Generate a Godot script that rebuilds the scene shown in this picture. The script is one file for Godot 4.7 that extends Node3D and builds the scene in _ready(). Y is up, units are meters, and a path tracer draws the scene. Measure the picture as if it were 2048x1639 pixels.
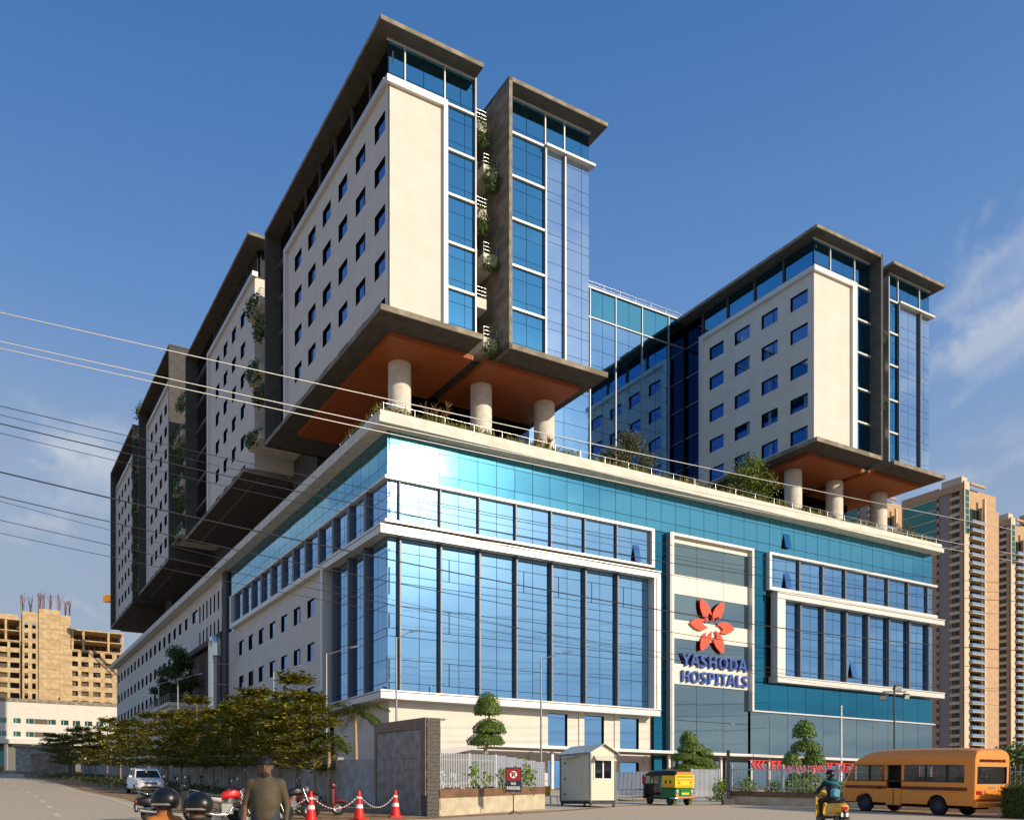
extends Node3D
# A hospital on a corner site, seen from across the road. y up, metres; the camera stands at the origin, eye 1.6 m up.

class MB:
	var p := PackedVector3Array()
	var n := PackedVector3Array()
	var c := PackedColorArray()
	var i := PackedInt32Array()
	var col := Color(1, 1, 1)
	var xf := Transform3D.IDENTITY
	func tri(a: Vector3, b: Vector3, d: Vector3, na: Vector3, nb: Vector3, nd: Vector3):
		var k := p.size()
		p.append(xf * a); p.append(xf * b); p.append(xf * d)
		n.append((xf.basis * na).normalized()); n.append((xf.basis * nb).normalized()); n.append((xf.basis * nd).normalized())
		c.append(col); c.append(col); c.append(col)
		i.append(k); i.append(k + 2); i.append(k + 1)
	func quad(a: Vector3, b: Vector3, d: Vector3, e: Vector3, nn := Vector3.ZERO):
		var m := nn
		if m == Vector3.ZERO:
			m = (b - a).cross(d - a)
			if m.length_squared() < 1e-14: m = (d - a).cross(e - a)
			m = m.normalized()
		var k := p.size()
		var mw := (xf.basis * m).normalized()
		for q in [a, b, d, e]:
			p.append(xf * q); n.append(mw); c.append(col)
		i.append(k); i.append(k + 2); i.append(k + 1)
		i.append(k); i.append(k + 3); i.append(k + 2)
	func squad(a: Vector3, b: Vector3, d: Vector3, e: Vector3, na: Vector3, nb: Vector3, nd: Vector3, ne: Vector3):
		var k := p.size()
		p.append(xf * a); p.append(xf * b); p.append(xf * d); p.append(xf * e)
		for q in [na, nb, nd, ne]:
			n.append((xf.basis * q).normalized()); c.append(col)
		i.append(k); i.append(k + 2); i.append(k + 1)
		i.append(k); i.append(k + 3); i.append(k + 2)
	func box(a: Vector3, b: Vector3):
		var x0 := minf(a.x, b.x); var x1 := maxf(a.x, b.x)
		var y0 := minf(a.y, b.y); var y1 := maxf(a.y, b.y)
		var z0 := minf(a.z, b.z); var z1 := maxf(a.z, b.z)
		quad(Vector3(x0, y0, z1), Vector3(x1, y0, z1), Vector3(x1, y1, z1), Vector3(x0, y1, z1))
		quad(Vector3(x1, y0, z0), Vector3(x0, y0, z0), Vector3(x0, y1, z0), Vector3(x1, y1, z0))
		quad(Vector3(x1, y0, z1), Vector3(x1, y0, z0), Vector3(x1, y1, z0), Vector3(x1, y1, z1))
		quad(Vector3(x0, y0, z0), Vector3(x0, y0, z1), Vector3(x0, y1, z1), Vector3(x0, y1, z0))
		quad(Vector3(x0, y1, z1), Vector3(x1, y1, z1), Vector3(x1, y1, z0), Vector3(x0, y1, z0))
		quad(Vector3(x0, y0, z0), Vector3(x1, y0, z0), Vector3(x1, y0, z1), Vector3(x0, y0, z1))
	# box with chamfered vertical and top edges
	func cbox(a: Vector3, b: Vector3, e := 0.03):
		var x0 := minf(a.x, b.x); var x1 := maxf(a.x, b.x)
		var y0 := minf(a.y, b.y); var y1 := maxf(a.y, b.y)
		var z0 := minf(a.z, b.z); var z1 := maxf(a.z, b.z)
		prism(PackedVector2Array([Vector2(x0 + e, z0), Vector2(x1 - e, z0), Vector2(x1, z0 + e), Vector2(x1, z1 - e), Vector2(x1 - e, z1), Vector2(x0 + e, z1), Vector2(x0, z1 - e), Vector2(x0, z0 + e)]), y0, y1 - e, e)
	# polygon in (x, z) raised from y0 to y1, top edge chamfered inwards by e
	func prism(poly: PackedVector2Array, y0: float, y1: float, e := 0.0):
		var m := poly.size()
		var ctr := Vector2.ZERO
		for q in poly: ctr += q / m
		var area := 0.0
		for k in m: area += poly[k].cross(poly[(k + 1) % m])
		var q2 := poly.duplicate()
		if area > 0: q2.reverse()
		var top := PackedVector2Array()
		for q in q2:
			var dd := ctr - q
			top.append(q + Vector2(signf(dd.x) * minf(e, absf(dd.x)), signf(dd.y) * minf(e, absf(dd.y))))
		for k in m:
			var u := q2[k]; var v := q2[(k + 1) % m]
			quad(Vector3(u.x, y0, u.y), Vector3(v.x, y0, v.y), Vector3(v.x, y1, v.y), Vector3(u.x, y1, u.y))
			if e > 0.0:
				var s := top[k]; var t := top[(k + 1) % m]
				quad(Vector3(u.x, y1, u.y), Vector3(v.x, y1, v.y), Vector3(t.x, y1 + e, t.y), Vector3(s.x, y1 + e, s.y))
		var ids := Geometry2D.triangulate_polygon(top)
		for k in range(0, ids.size(), 3):
			var a := top[ids[k]]; var b := top[ids[k + 1]]; var d := top[ids[k + 2]]
			var yt := y1 + e
			if (b - a).cross(d - a) > 0: tri(Vector3(a.x, yt, a.y), Vector3(d.x, yt, d.y), Vector3(b.x, yt, b.y), Vector3.UP, Vector3.UP, Vector3.UP)
			else: tri(Vector3(a.x, yt, a.y), Vector3(b.x, yt, b.y), Vector3(d.x, yt, d.y), Vector3.UP, Vector3.UP, Vector3.UP)
		ids = Geometry2D.triangulate_polygon(q2)
		for k in range(0, ids.size(), 3):
			var a := q2[ids[k]]; var b := q2[ids[k + 1]]; var d := q2[ids[k + 2]]
			if (b - a).cross(d - a) > 0: tri(Vector3(a.x, y0, a.y), Vector3(b.x, y0, b.y), Vector3(d.x, y0, d.y), Vector3.DOWN, Vector3.DOWN, Vector3.DOWN)
			else: tri(Vector3(a.x, y0, a.y), Vector3(d.x, y0, d.y), Vector3(b.x, y0, b.y), Vector3.DOWN, Vector3.DOWN, Vector3.DOWN)
	func tube(a: Vector3, b: Vector3, r0: float, r1: float, sides := 8, cap := true):
		path([a, b], [r0, r1], sides, cap)
	func path(pts: Array, rad: Array, sides := 8, cap := true):
		var m := pts.size()
		var prev := Vector3.ZERO
		var rings := []
		var nrm := []
		for k in m:
			var t: Vector3 = (pts[mini(k + 1, m - 1)] - pts[maxi(k - 1, 0)]).normalized()
			var s := prev - t * prev.dot(t)
			if s.length() < 0.01:
				s = t.cross(Vector3.UP)
				if s.length() < 0.01: s = t.cross(Vector3.RIGHT)
			s = s.normalized(); prev = s
			var w := t.cross(s)
			var ring := []; var nn := []
			for j in sides:
				var a := TAU * j / sides
				var dd := s * cos(a) + w * sin(a)
				nn.append(dd); ring.append(pts[k] + dd * float(rad[k] if rad.size() > 1 else rad[0]))
			rings.append(ring); nrm.append(nn)
		for k in m - 1:
			for j in sides:
				var j2 := (j + 1) % sides
				squad(rings[k][j], rings[k][j2], rings[k + 1][j2], rings[k + 1][j], nrm[k][j], nrm[k][j2], nrm[k + 1][j2], nrm[k + 1][j])
		if cap:
			for e in [0, m - 1]:
				var t: Vector3 = (pts[1] - pts[0]).normalized() * -1.0 if e == 0 else (pts[m - 1] - pts[m - 2]).normalized()
				for j in sides:
					var j2 := (j + 1) % sides
					if e == 0: tri(pts[0], rings[0][j2], rings[0][j], t, t, t)
					else: tri(pts[m - 1], rings[e][j], rings[e][j2], t, t, t)
	# profile of (radius, y) turned about the y axis
	func lathe(prof: Array, sides := 16, at := Vector3.ZERO, flat := false):
		for k in prof.size() - 1:
			var a: Vector2 = prof[k]; var b: Vector2 = prof[k + 1]
			var s := (b - a)
			var nr := Vector2(s.y, -s.x).normalized()
			for j in sides:
				var t0 := TAU * j / sides; var t1 := TAU * (j + 1) / sides
				var d0 := Vector3(cos(t0), 0, -sin(t0)); var d1 := Vector3(cos(t1), 0, -sin(t1))
				var n0 := d0 * nr.x + Vector3.UP * nr.y; var n1 := d1 * nr.x + Vector3.UP * nr.y
				squad(at + d0 * a.x + Vector3.UP * a.y, at + d1 * a.x + Vector3.UP * a.y, at + d1 * b.x + Vector3.UP * b.y, at + d0 * b.x + Vector3.UP * b.y, n0, n1, n1, n0)
	func ball(at: Vector3, r: Vector3, seg := 12, rings := 8, t0 := 0.0, t1 := PI):
		for k in rings:
			var a := t0 + (t1 - t0) * k / rings; var b := t0 + (t1 - t0) * (k + 1) / rings
			for j in seg:
				var e := TAU * j / seg; var g := TAU * (j + 1) / seg
				var v := []
				for q in [[a, e], [b, e], [b, g], [a, g]]:
					v.append(Vector3(sin(q[0]) * cos(q[1]), cos(q[0]), -sin(q[0]) * sin(q[1])))
				squad(at + v[0] * r, at + v[1] * r, at + v[2] * r, at + v[3] * r, v[0] / r, v[1] / r, v[2] / r, v[3] / r)
	# rings of points joined into a smooth skin; rings run counter clockwise seen from the start, looking along the run
	func loft(rings: Array, cap := true, smooth := true):
		var m := rings.size(); var s: int = rings[0].size()
		var nn := []
		for k in m:
			var row := []
			for j in s:
				var du: Vector3 = rings[k][(j + 1) % s] - rings[k][(j + s - 1) % s]
				var dv: Vector3 = rings[mini(k + 1, m - 1)][j] - rings[maxi(k - 1, 0)][j]
				row.append(du.cross(dv).normalized())
			nn.append(row)
		for k in m - 1:
			for j in s:
				var j2 := (j + 1) % s
				if smooth: squad(rings[k][j], rings[k][j2], rings[k + 1][j2], rings[k + 1][j], nn[k][j], nn[k][j2], nn[k + 1][j2], nn[k + 1][j])
				else: quad(rings[k][j], rings[k][j2], rings[k + 1][j2], rings[k + 1][j])
		if cap:
			for e in [0, m - 1]:
				var ctr := Vector3.ZERO
				for q in rings[e]: ctr += q / s
				for j in s:
					var j2 := (j + 1) % s
					var a: Vector3 = rings[e][j]; var b: Vector3 = rings[e][j2]
					if e == 0:
						var t := (b - ctr).cross(a - ctr).normalized()
						tri(ctr, b, a, t, t, t)
					else:
						var t := (a - ctr).cross(b - ctr).normalized()
						tri(ctr, a, b, t, t, t)
	# one leaf: a folded diamond
	func leaf(at: Vector3, dir: Vector3, nor: Vector3, l: float, w: float):
		var s := dir.cross(nor).normalized() * w * 0.5
		var tip := at + dir * l
		var mid := at + dir * l * 0.45 + nor * w * 0.12
		tri(at, mid + s, tip, nor + s.normalized() * 0.3, nor + s.normalized() * 0.5, nor + s.normalized() * 0.3)
		tri(at, tip, mid - s, nor - s.normalized() * 0.3, nor - s.normalized() * 0.3, nor - s.normalized() * 0.5)
	func mesh(colored := false) -> ArrayMesh:
		var m := ArrayMesh.new()
		add(m, colored)
		return m
	func add(m: ArrayMesh, colored := false):
		if p.is_empty(): return
		var a := []
		a.resize(Mesh.ARRAY_MAX)
		a[Mesh.ARRAY_VERTEX] = p; a[Mesh.ARRAY_NORMAL] = n; a[Mesh.ARRAY_INDEX] = i
		if colored: a[Mesh.ARRAY_COLOR] = c
		m.add_surface_from_arrays(Mesh.PRIMITIVE_TRIANGLES, a)

var M := {}
var rng := RandomNumberGenerator.new()
var used := {}
var cache := {}
var hosp: Node3D
const EYE := 1.6

func V(x: float, y: float, z: float) -> Vector3: return Vector3(x, y, z)

func ground_y(x: float, d: float) -> float:
	var dd := clampf(d, -80.0, 300.0)
	var xx := clampf(x, -160.0, 160.0)
	return 0.0412 * dd - 0.0104 * xx

func at(x: float, d: float, lift := 0.0) -> Vector3: return Vector3(x, ground_y(x, d) + lift, -d)

func numbered(called: String) -> String:
	if not used.has(called):
		used[called] = 0
		return called
	used[called] += 1
	return "%s_%03d" % [called, used[called]]

func meta(o: Node, label := "", category := "", group := "", kind := ""):
	if label: o.set_meta("label", label)
	if category: o.set_meta("category", category)
	if group: o.set_meta("group", group)
	if kind: o.set_meta("kind", kind)

func thing(called: String, label: String, category: String, where := Vector3.ZERO, turn := 0.0, group := "") -> Node3D:
	var o := Node3D.new()
	o.name = numbered(called)
	add_child(o)
	o.position = where
	o.rotation.y = turn
	meta(o, label, category, group)
	return o

func node(parent: Node, called: String, where := Vector3.ZERO) -> Node3D:
	var o := Node3D.new()
	o.name = called
	parent.add_child(o, true)
	o.position = where
	return o

func part(parent: Node, called: String, m: Mesh, mat, where := Vector3.ZERO, basis := Basis.IDENTITY) -> MeshInstance3D:
	var o := MeshInstance3D.new()
	o.name = called
	o.mesh = m
	parent.add_child(o, true)
	if mat is Array:
		for k in mat.size(): o.set_surface_override_material(k, M[mat[k]])
	elif mat is String: o.material_override = M[mat]
	else: o.material_override = mat
	o.transform = Transform3D(basis, where)
	return o

func single(called: String, m: Mesh, mat, label: String, category: String, where := Vector3.ZERO, basis := Basis.IDENTITY, group := "", kind := "") -> MeshInstance3D:
	var o := part(self, "tmp_" + str(get_child_count()), m, mat, where, basis)
	o.name = numbered(called)
	meta(o, label, category, group, kind)
	return o

func copy(o: Node3D, where: Vector3, turn: float, label := "") -> Node3D:
	var c: Node3D = o.duplicate()
	var base := String(o.name)
	if base.length() > 4 and base[-4] == "_" and base.substr(base.length() - 3).is_valid_int(): base = base.substr(0, base.length() - 4)
	c.name = numbered(base)
	add_child(c)
	c.position = where
	c.rotation.y = turn
	if label: c.set_meta("label", label)
	return c

# ---------------------------------------------------------------- materials
func noise_image(size: int, seed_: int, freq: float, oct: int, kind := FastNoiseLite.TYPE_SIMPLEX_SMOOTH) -> Image:
	var f := FastNoiseLite.new()
	f.seed = seed_; f.frequency = freq; f.fractal_octaves = oct; f.noise_type = kind
	return f.get_seamless_image(size, size)

func tinted(im: Image, a: Color, b: Color, sharp := 1.0) -> ImageTexture:
	var s := im.get_width()
	var o := Image.create(s, s, false, Image.FORMAT_RGB8)
	for y in s:
		for x in s:
			var t := clampf((im.get_pixel(x, y).r - 0.5) * sharp + 0.5, 0, 1)
			o.set_pixel(x, y, a.lerp(b, t))
	return ImageTexture.create_from_image(o)

func rgb(r: int, g: int, b: int) -> Color: return Color(r / 255.0, g / 255.0, b / 255.0)

func mat(called: String, c: Color, rough := 0.8, metal := 0.0) -> StandardMaterial3D:
	var m := StandardMaterial3D.new()
	m.resource_name = called
	m.albedo_color = c; m.roughness = rough; m.metallic = metal
	M[called] = m
	return m

func textured(called: String, tex: Texture2D, rough: float, scale: float, bump: Texture2D = null, strength := 1.0) -> StandardMaterial3D:
	var m := mat(called, Color.WHITE, rough)
	m.albedo_texture = tex
	m.uv1_triplanar = true; m.uv1_world_triplanar = true
	m.uv1_scale = Vector3.ONE * scale
	if bump:
		m.normal_enabled = true; m.normal_texture = bump; m.normal_scale = strength
	return m

func make_materials():
	var soft := noise_image(256, 3, 0.012, 5)
	var fine := noise_image(256, 9, 0.06, 4)
	var blot := noise_image(256, 21, 0.02, 4, FastNoiseLite.TYPE_PERLIN)
	var nim := noise_image(256, 5, 0.05, 4)
	nim.convert(Image.FORMAT_RGBA8)
	nim.bump_map_to_normal_map(3.0)
	var grain := ImageTexture.create_from_image(nim)
	var wim := noise_image(256, 15, 0.012, 2)
	wim.convert(Image.FORMAT_RGBA8)
	wim.bump_map_to_normal_map(2.0)
	var wave := ImageTexture.create_from_image(wim)
	textured("white_render", tinted(soft, rgb(210, 205, 193), rgb(220, 216, 206), 1.4), 0.85, 0.12, grain, 0.12)
	textured("cream_wall", tinted(soft, rgb(210, 205, 192), rgb(219, 215, 204), 1.4), 0.8, 0.15, grain, 0.1)
	textured("concrete", tinted(blot, rgb(118, 110, 96), rgb(160, 150, 132), 1.8), 0.9, 0.22, grain, 0.4)
	textured("dark_concrete", tinted(blot, rgb(72, 70, 68), rgb(88, 86, 83), 1.5), 0.85, 0.2, grain, 0.25)
	textured("soffit", tinted(blot, rgb(84, 80, 74), rgb(98, 94, 87), 1.4), 0.85, 0.2)
	textured("wood", tinted(fine, rgb(168, 88, 42), rgb(190, 108, 58), 1.4), 0.6, 0.5)
	textured("cornice", tinted(blot, rgb(208, 202, 188), rgb(228, 223, 211), 1.6), 0.75, 0.25, grain, 0.15)
	mat("alu_panel", rgb(213, 210, 204), 0.38, 0.2)
	mat("alu_grey", rgb(150, 150, 152), 0.4, 0.4)
	mat("fin_grey", rgb(96, 100, 108), 0.45, 0.3)
	mat("dark_metal", rgb(38, 40, 44), 0.5, 0.2)
	mat("backing", rgb(20, 24, 30), 0.7)
	mat("steel", rgb(205, 205, 205), 0.28, 0.95)
	mat("pipe_steel", rgb(222, 218, 208), 0.24, 1.0)
	var g := mat("glass_teal", rgb(96, 168, 192), 0.035, 1.0)
	var g2 := mat("glass_blue", rgb(134, 180, 216), 0.03, 1.0)
	var g3 := mat("glass_silver", rgb(178, 204, 228), 0.03, 1.0)
	var g4 := mat("glass_tower", rgb(88, 158, 194), 0.03, 1.0)
	var g5 := mat("glass_window", rgb(98, 128, 172), 0.04, 1.0)
	var g6 := mat("glass_dark", rgb(34, 48, 74), 0.05, 1.0)
	for q in [g, g2, g3, g4, g5, g6]:
		q.normal_enabled = true; q.normal_texture = wave; q.normal_scale = 0.035
		q.uv1_triplanar = true; q.uv1_world_triplanar = true; q.uv1_scale = Vector3.ONE * 0.16
	g5.normal_scale = 0.02
	var clear := mat("glass_clear", Color(0.52, 0.6, 0.62, 0.32), 0.03, 1.0)
	clear.transparency = BaseMaterial3D.TRANSPARENCY_ALPHA
	clear.metallic_specular = 0.9
	var tealc := mat("glass_atrium", Color(0.2, 0.5, 0.6, 0.65), 0.03, 1.0)
	tealc.transparency = BaseMaterial3D.TRANSPARENCY_ALPHA
	tealc.metallic_specular = 0.9
	var grey_g := mat("glass_sign", Color(0.5, 0.58, 0.58, 0.7), 0.05, 1.0)
	grey_g.transparency = BaseMaterial3D.TRANSPARENCY_ALPHA
	mat("balustrade", Color(0.55, 0.66, 0.8, 0.6), 0.05).transparency = BaseMaterial3D.TRANSPARENCY_ALPHA
	mat("blind", rgb(196, 208, 190), 0.8)
	mat("slab_teal", rgb(70, 150, 160), 0.6)
	mat("interior", rgb(120, 118, 108), 0.9)
	mat("interior_dark", rgb(112, 114, 110), 0.9)
	mat("sign_white", rgb(222, 216, 204), 0.5)
	mat("orange_logo", rgb(240, 62, 10), 0.5)
	mat("blue_letter", rgb(16, 70, 156), 0.45)
	mat("red_sign", rgb(205, 10, 18), 0.45)
	textured("road", tinted(fine, rgb(190, 168, 138), rgb(208, 187, 156), 1.6), 0.92, 0.35, grain, 0.35)
	textured("pavement", tinted(fine, rgb(186, 170, 148), rgb(204, 189, 166), 1.5), 0.92, 0.3, grain, 0.3)
	textured("soil", tinted(blot, rgb(132, 98, 64), rgb(178, 140, 96), 2.2), 0.97, 0.3, grain, 0.9)
	mat("road_paint", rgb(226, 210, 180), 0.8)
	textured("stone_grey", tinted(blot, rgb(112, 104, 96), rgb(152, 144, 136), 2.0), 0.45, 0.5, grain, 0.15)
	textured("stone_dark", tinted(fine, rgb(70, 66, 64), rgb(110, 104, 98), 2.2), 0.8, 0.9, grain, 0.8)
	textured("stone_brown", tinted(blot, rgb(104, 76, 56), rgb(132, 100, 76), 1.6), 0.5, 0.5)
	textured("plaster_beige", tinted(blot, rgb(176, 164, 138), rgb(204, 192, 166), 1.8), 0.88, 0.4, grain, 0.3)
	textured("compound_white", tinted(blot, rgb(150, 148, 142), rgb(190, 186, 178), 2.0), 0.88, 0.3, grain, 0.2)
	mat("fence_paint", rgb(186, 190, 196), 0.45)
	mat("panel_grey", rgb(150, 156, 168), 0.45)
	mat("booth_cream", rgb(208, 206, 184), 0.5)
	mat("booth_grey", rgb(110, 114, 118), 0.5)
	mat("roof_sheet", rgb(150, 152, 152), 0.4, 0.4)
	textured("raw_concrete", tinted(blot, rgb(176, 150, 112), rgb(206, 182, 142), 2.2), 0.95, 0.12, grain, 0.5)
	mat("rebar", rgb(128, 62, 36), 0.8)
	textured("tower_beige", tinted(soft, rgb(186, 152, 118), rgb(200, 168, 134), 1.4), 0.85, 0.1)
	textured("tower_cream", tinted(soft, rgb(210, 190, 160), rgb(220, 202, 174), 1.4), 0.85, 0.1)
	mat("tower_grey", rgb(168, 158, 152), 0.8)
	mat("dark_hole", rgb(104, 94, 80), 0.95)  # mid concrete tone for surfaces seen through openings
	mat("dim_glass", rgb(52, 62, 60), 0.12, 0.5)
	mat("green_glass", rgb(64, 118, 112), 0.12, 0.6)
	mat("bark", rgb(122, 96, 68), 0.95)
	mat("pale_bark", rgb(170, 146, 112), 0.9)
	var lf := mat("leaf", Color.WHITE, 0.55)
	lf.vertex_color_use_as_albedo = true
	lf.backlight_enabled = true
	lf.backlight = Color(0.4, 0.45, 0.2)
	lf.cull_mode = BaseMaterial3D.CULL_DISABLED
	var sk := mat("painted", Color.WHITE, 0.7)
	sk.vertex_color_use_as_albedo = true
	mat("bus_orange", rgb(236, 140, 8), 0.32).clearcoat_enabled = true
	mat("bus_stripe", rgb(112, 46, 16), 0.4)
	mat("rubber", rgb(26, 25, 25), 0.85)
	mat("rim_grey", rgb(70, 70, 70), 0.6, 0.3)
	mat("black_paint", rgb(18, 19, 22), 0.35)
	mat("black_cloth", rgb(20, 22, 24), 0.8)
	mat("seat_black", rgb(24, 23, 23), 0.6)
	mat("car_white", rgb(226, 226, 222), 0.22).clearcoat_enabled = true
	mat("car_glass", rgb(18, 28, 34), 0.06, 0.4)
	var vg := mat("vehicle_glass", Color(0.12, 0.15, 0.15, 0.45), 0.05)
	vg.transparency = BaseMaterial3D.TRANSPARENCY_ALPHA
	mat("lamp_lens", rgb(200, 200, 196), 0.1, 0.3)
	mat("red_lens", rgb(190, 24, 18), 0.25)
	mat("amber_lens", rgb(240, 120, 20), 0.3)
	mat("chrome", rgb(215, 215, 215), 0.15, 1.0)
	mat("maroon", rgb(96, 20, 30), 0.3)
	mat("bike_red", rgb(196, 16, 20), 0.35)
	mat("bike_grey", rgb(120, 120, 118), 0.35, 0.3)
	mat("scooter_yellow", rgb(236, 178, 16), 0.3).clearcoat_enabled = true
	mat("rick_yellow", rgb(236, 204, 10), 0.5)
	mat("rick_green", rgb(18, 112, 58), 0.4)
	mat("rick_orange", rgb(240, 130, 30), 0.5)
	mat("teal_cloth", rgb(10, 110, 112), 0.8)
	mat("bag_blue", rgb(90, 160, 176), 0.7)
	mat("cone_red", rgb(232, 28, 22), 0.5)
	mat("white_band", rgb(225, 222, 214), 0.5)
	mat("chain_red", rgb(196, 60, 52), 0.5)
	mat("sign_navy", rgb(24, 30, 52), 0.4)
	mat("sign_red", rgb(150, 18, 24), 0.4)
	mat("plain_white", rgb(232, 230, 224), 0.5)
	mat("wire_dark", rgb(34, 36, 42), 0.7)
	mat("wire_light", rgb(196, 194, 190), 0.45, 0.6)
	mat("crane_yellow", rgb(236, 150, 20), 0.5)
	mat("crane_blue", rgb(60, 160, 210), 0.5)
	mat("lawn_green", rgb(70, 96, 34), 0.95)
	mat("cow_brown", rgb(176, 104, 40), 0.9)
	mat("grille_black", rgb(14, 14, 15), 0.5)
	mat("garland", rgb(200, 150, 40), 0.8)

# ---------------------------------------------------------------- sky and light
const SUN := Vector3(0.774, 0.343, 0.532)

func make_sky() -> Sky:
	var w := 2048; var h := 1024
	var im := Image.create(w, h, false, Image.FORMAT_RGBF)
	var big := FastNoiseLite.new()
	big.seed = 11; big.frequency = 0.34; big.fractal_octaves = 3; big.noise_type = FastNoiseLite.TYPE_SIMPLEX_SMOOTH
	var wisp := FastNoiseLite.new()
	wisp.seed = 4; wisp.frequency = 1.15; wisp.fractal_octaves = 6; wisp.fractal_gain = 0.56; wisp.noise_type = FastNoiseLite.TYPE_SIMPLEX_SMOOTH
	wisp.domain_warp_enabled = true; wisp.domain_warp_amplitude = 0.55; wisp.domain_warp_frequency = 0.9
	var top := Vector3(0.040, 0.160, 0.430)
	var mid := Vector3(0.125, 0.275, 0.580)
	var low := Vector3(0.340, 0.430, 0.560)
	var sun := SUN.normalized()
	for y in h / 2 + 4:
		var el := PI * 0.5 - PI * (y + 0.5) / h
		var se := sin(el); var ce := cos(el)
		for x in w:
			var az := TAU * (x + 0.5) / w
			var d := Vector3(sin(az) * ce, se, -cos(az) * ce)
			var t := clampf(se, 0.0, 1.0)
			var c := low.lerp(mid, smoothstep(0.16, 0.50, t)).lerp(top, smoothstep(0.40, 0.70, t))
			if se > 0.0:
				var k := 1.0 / (se + 0.10)
				var px := d.x * k; var pz := d.z * k
				var cov := big.get_noise_2d(px + 3.1, pz - 7.7)
				# the weather is clearer to the north west (ahead, left) and streaky towards the sun
				var east := clampf(0.5 + 0.5 * sin(az - 0.12), 0.0, 1.0)
				var v := wisp.get_noise_2d(px * 1.25, pz * 0.8 + 5.0)
				var dens := smoothstep(0.02, 0.62, v * 0.85 + cov * 0.5 + east * 0.6 - 0.29 - 0.55 * smoothstep(0.42, 0.7, se))
				var veil := smoothstep(-0.1, 0.7, cov) * 0.16
				var cw := clampf(dens * 0.78 + veil, 0.0, 0.92) * smoothstep(0.0, 0.07, se)
				c = c.lerp(Vector3(0.62, 0.66, 0.72), cw)
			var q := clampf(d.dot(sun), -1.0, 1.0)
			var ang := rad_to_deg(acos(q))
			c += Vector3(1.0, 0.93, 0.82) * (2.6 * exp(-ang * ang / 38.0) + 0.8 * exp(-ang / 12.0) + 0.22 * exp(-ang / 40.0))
			im.set_pixel(x, y, Color(c.x, c.y, c.z))
	for y in range(h / 2 + 4, h):
		for x in range(0, w): im.set_pixel(x, y, Color(0.30, 0.27, 0.22))
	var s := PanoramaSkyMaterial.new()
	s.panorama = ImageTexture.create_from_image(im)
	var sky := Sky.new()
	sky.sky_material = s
	return sky

func make_camera_and_light():
	var cam := Camera3D.new()
	cam.name = "camera"
	cam.position = Vector3(0, EYE, 0)
	var near := 0.5
	cam.set_frustum(1639.0 / 1835.0 * near, Vector2(0, 795.5 / 1835.0 * near), near, 3000.0)
	add_child(cam)
	cam.current = true
	var e := Environment.new()
	e.background_mode = Environment.BG_SKY
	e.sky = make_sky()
	e.tonemap_mode = Environment.TONE_MAPPER_LINEAR
	e.tonemap_exposure = 0.98
	e.sdfgi_enabled = true; e.ssao_enabled = true; e.ssil_enabled = true
	var we := WorldEnvironment.new()
	we.name = "environment"
	we.environment = e
	add_child(we)
	var l := DirectionalLight3D.new()
	l.name = "sun"
	l.light_energy = 1.4
	l.light_color = Color(1.0, 0.93, 0.82)
	l.light_angular_distance = 0.5
	l.shadow_enabled = true
	add_child(l)
	l.look_at_from_position(SUN * 100.0, Vector3.ZERO)

# ---------------------------------------------------------------- building helpers; (u along the front, h up, v back along the side)
func hbox(parent: Node, called: String, m, u0: float, u1: float, h0: float, h1: float, v0: float, v1: float) -> MeshInstance3D:
	var b := MB.new()
	var ctr := V((u0 + u1) / 2, h0, -(v0 + v1) / 2)
	b.box(V(u0, h0, -v0) - ctr, V(u1, h1, -v1) - ctr)
	return part(parent, called, b.mesh(), m, ctr)

func pane_mesh(w: float, h: float) -> Mesh:
	var key := "pane%.2fx%.2f" % [w, h]
	if not cache.has(key):
		var b := MB.new()
		b.box(V(-w / 2, -h / 2, -0.03), V(w / 2, h / 2, 0.0))
		cache[key] = b.mesh()
	return cache[key]

func face_basis(face: String) -> Basis:
	return Basis.IDENTITY if face == "F" else Basis(Vector3.UP, -PI / 2)

func on_face(face: String, plane: float, a: float, h: float) -> Vector3:
	return V(a, h, -plane) if face == "F" else V(plane, h, -a)

func cuts(a: float, step: float, b: float) -> Array:
	var o := []
	var k := a
	while k < b - 0.05:
		o.append(snappedf(k, 0.001)); k += step
	o.append(b)
	return o

# a sheet of panes with open joints in front of a dark backing; each pane hangs a touch out of true
func glazing(parent: Node, face: String, plane: float, ca: Array, ch: Array, m, called := "glass_pane", joined := false, gap := 0.05, tilt := 0.0022, back := true):
	var big := MB.new()
	var fb := face_basis(face)
	for i in ca.size() - 1:
		for j in ch.size() - 1:
			var w: float = ca[i + 1] - ca[i] - gap
			var h: float = ch[j + 1] - ch[j] - gap
			if w < 0.05 or h < 0.05: continue
			var ctr := on_face(face, plane, (ca[i] + ca[i + 1]) / 2, (ch[j] + ch[j + 1]) / 2)
			var bs := fb * Basis.from_euler(V(rng.randfn(0, tilt), rng.randfn(0, tilt), 0))
			var nm := called
			if called == "glass_pane" and h < 1.3: nm = "spandrel_pane"
			if joined:
				big.xf = Transform3D(bs, ctr)
				big.box(V(-w / 2, -h / 2, -0.03), V(w / 2, h / 2, 0))
			else: part(parent, nm, pane_mesh(w, h), m, ctr, bs)
	if joined:
		var o := part(parent, "glazing", big.mesh(), m)
		o.set_meta("kind", "stuff")
	if back:
		var a0: float = ca[0]; var a1: float = ca[-1]; var h0: float = ch[0]; var h1: float = ch[-1]
		if face == "F": hbox(parent, "mullion_backing", "backing", a0, a1, h0, h1, plane + 0.07, plane + 0.2)
		else: hbox(parent, "mullion_backing", "backing", plane + 0.07, plane + 0.2, h0, h1, a0, a1)

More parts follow.
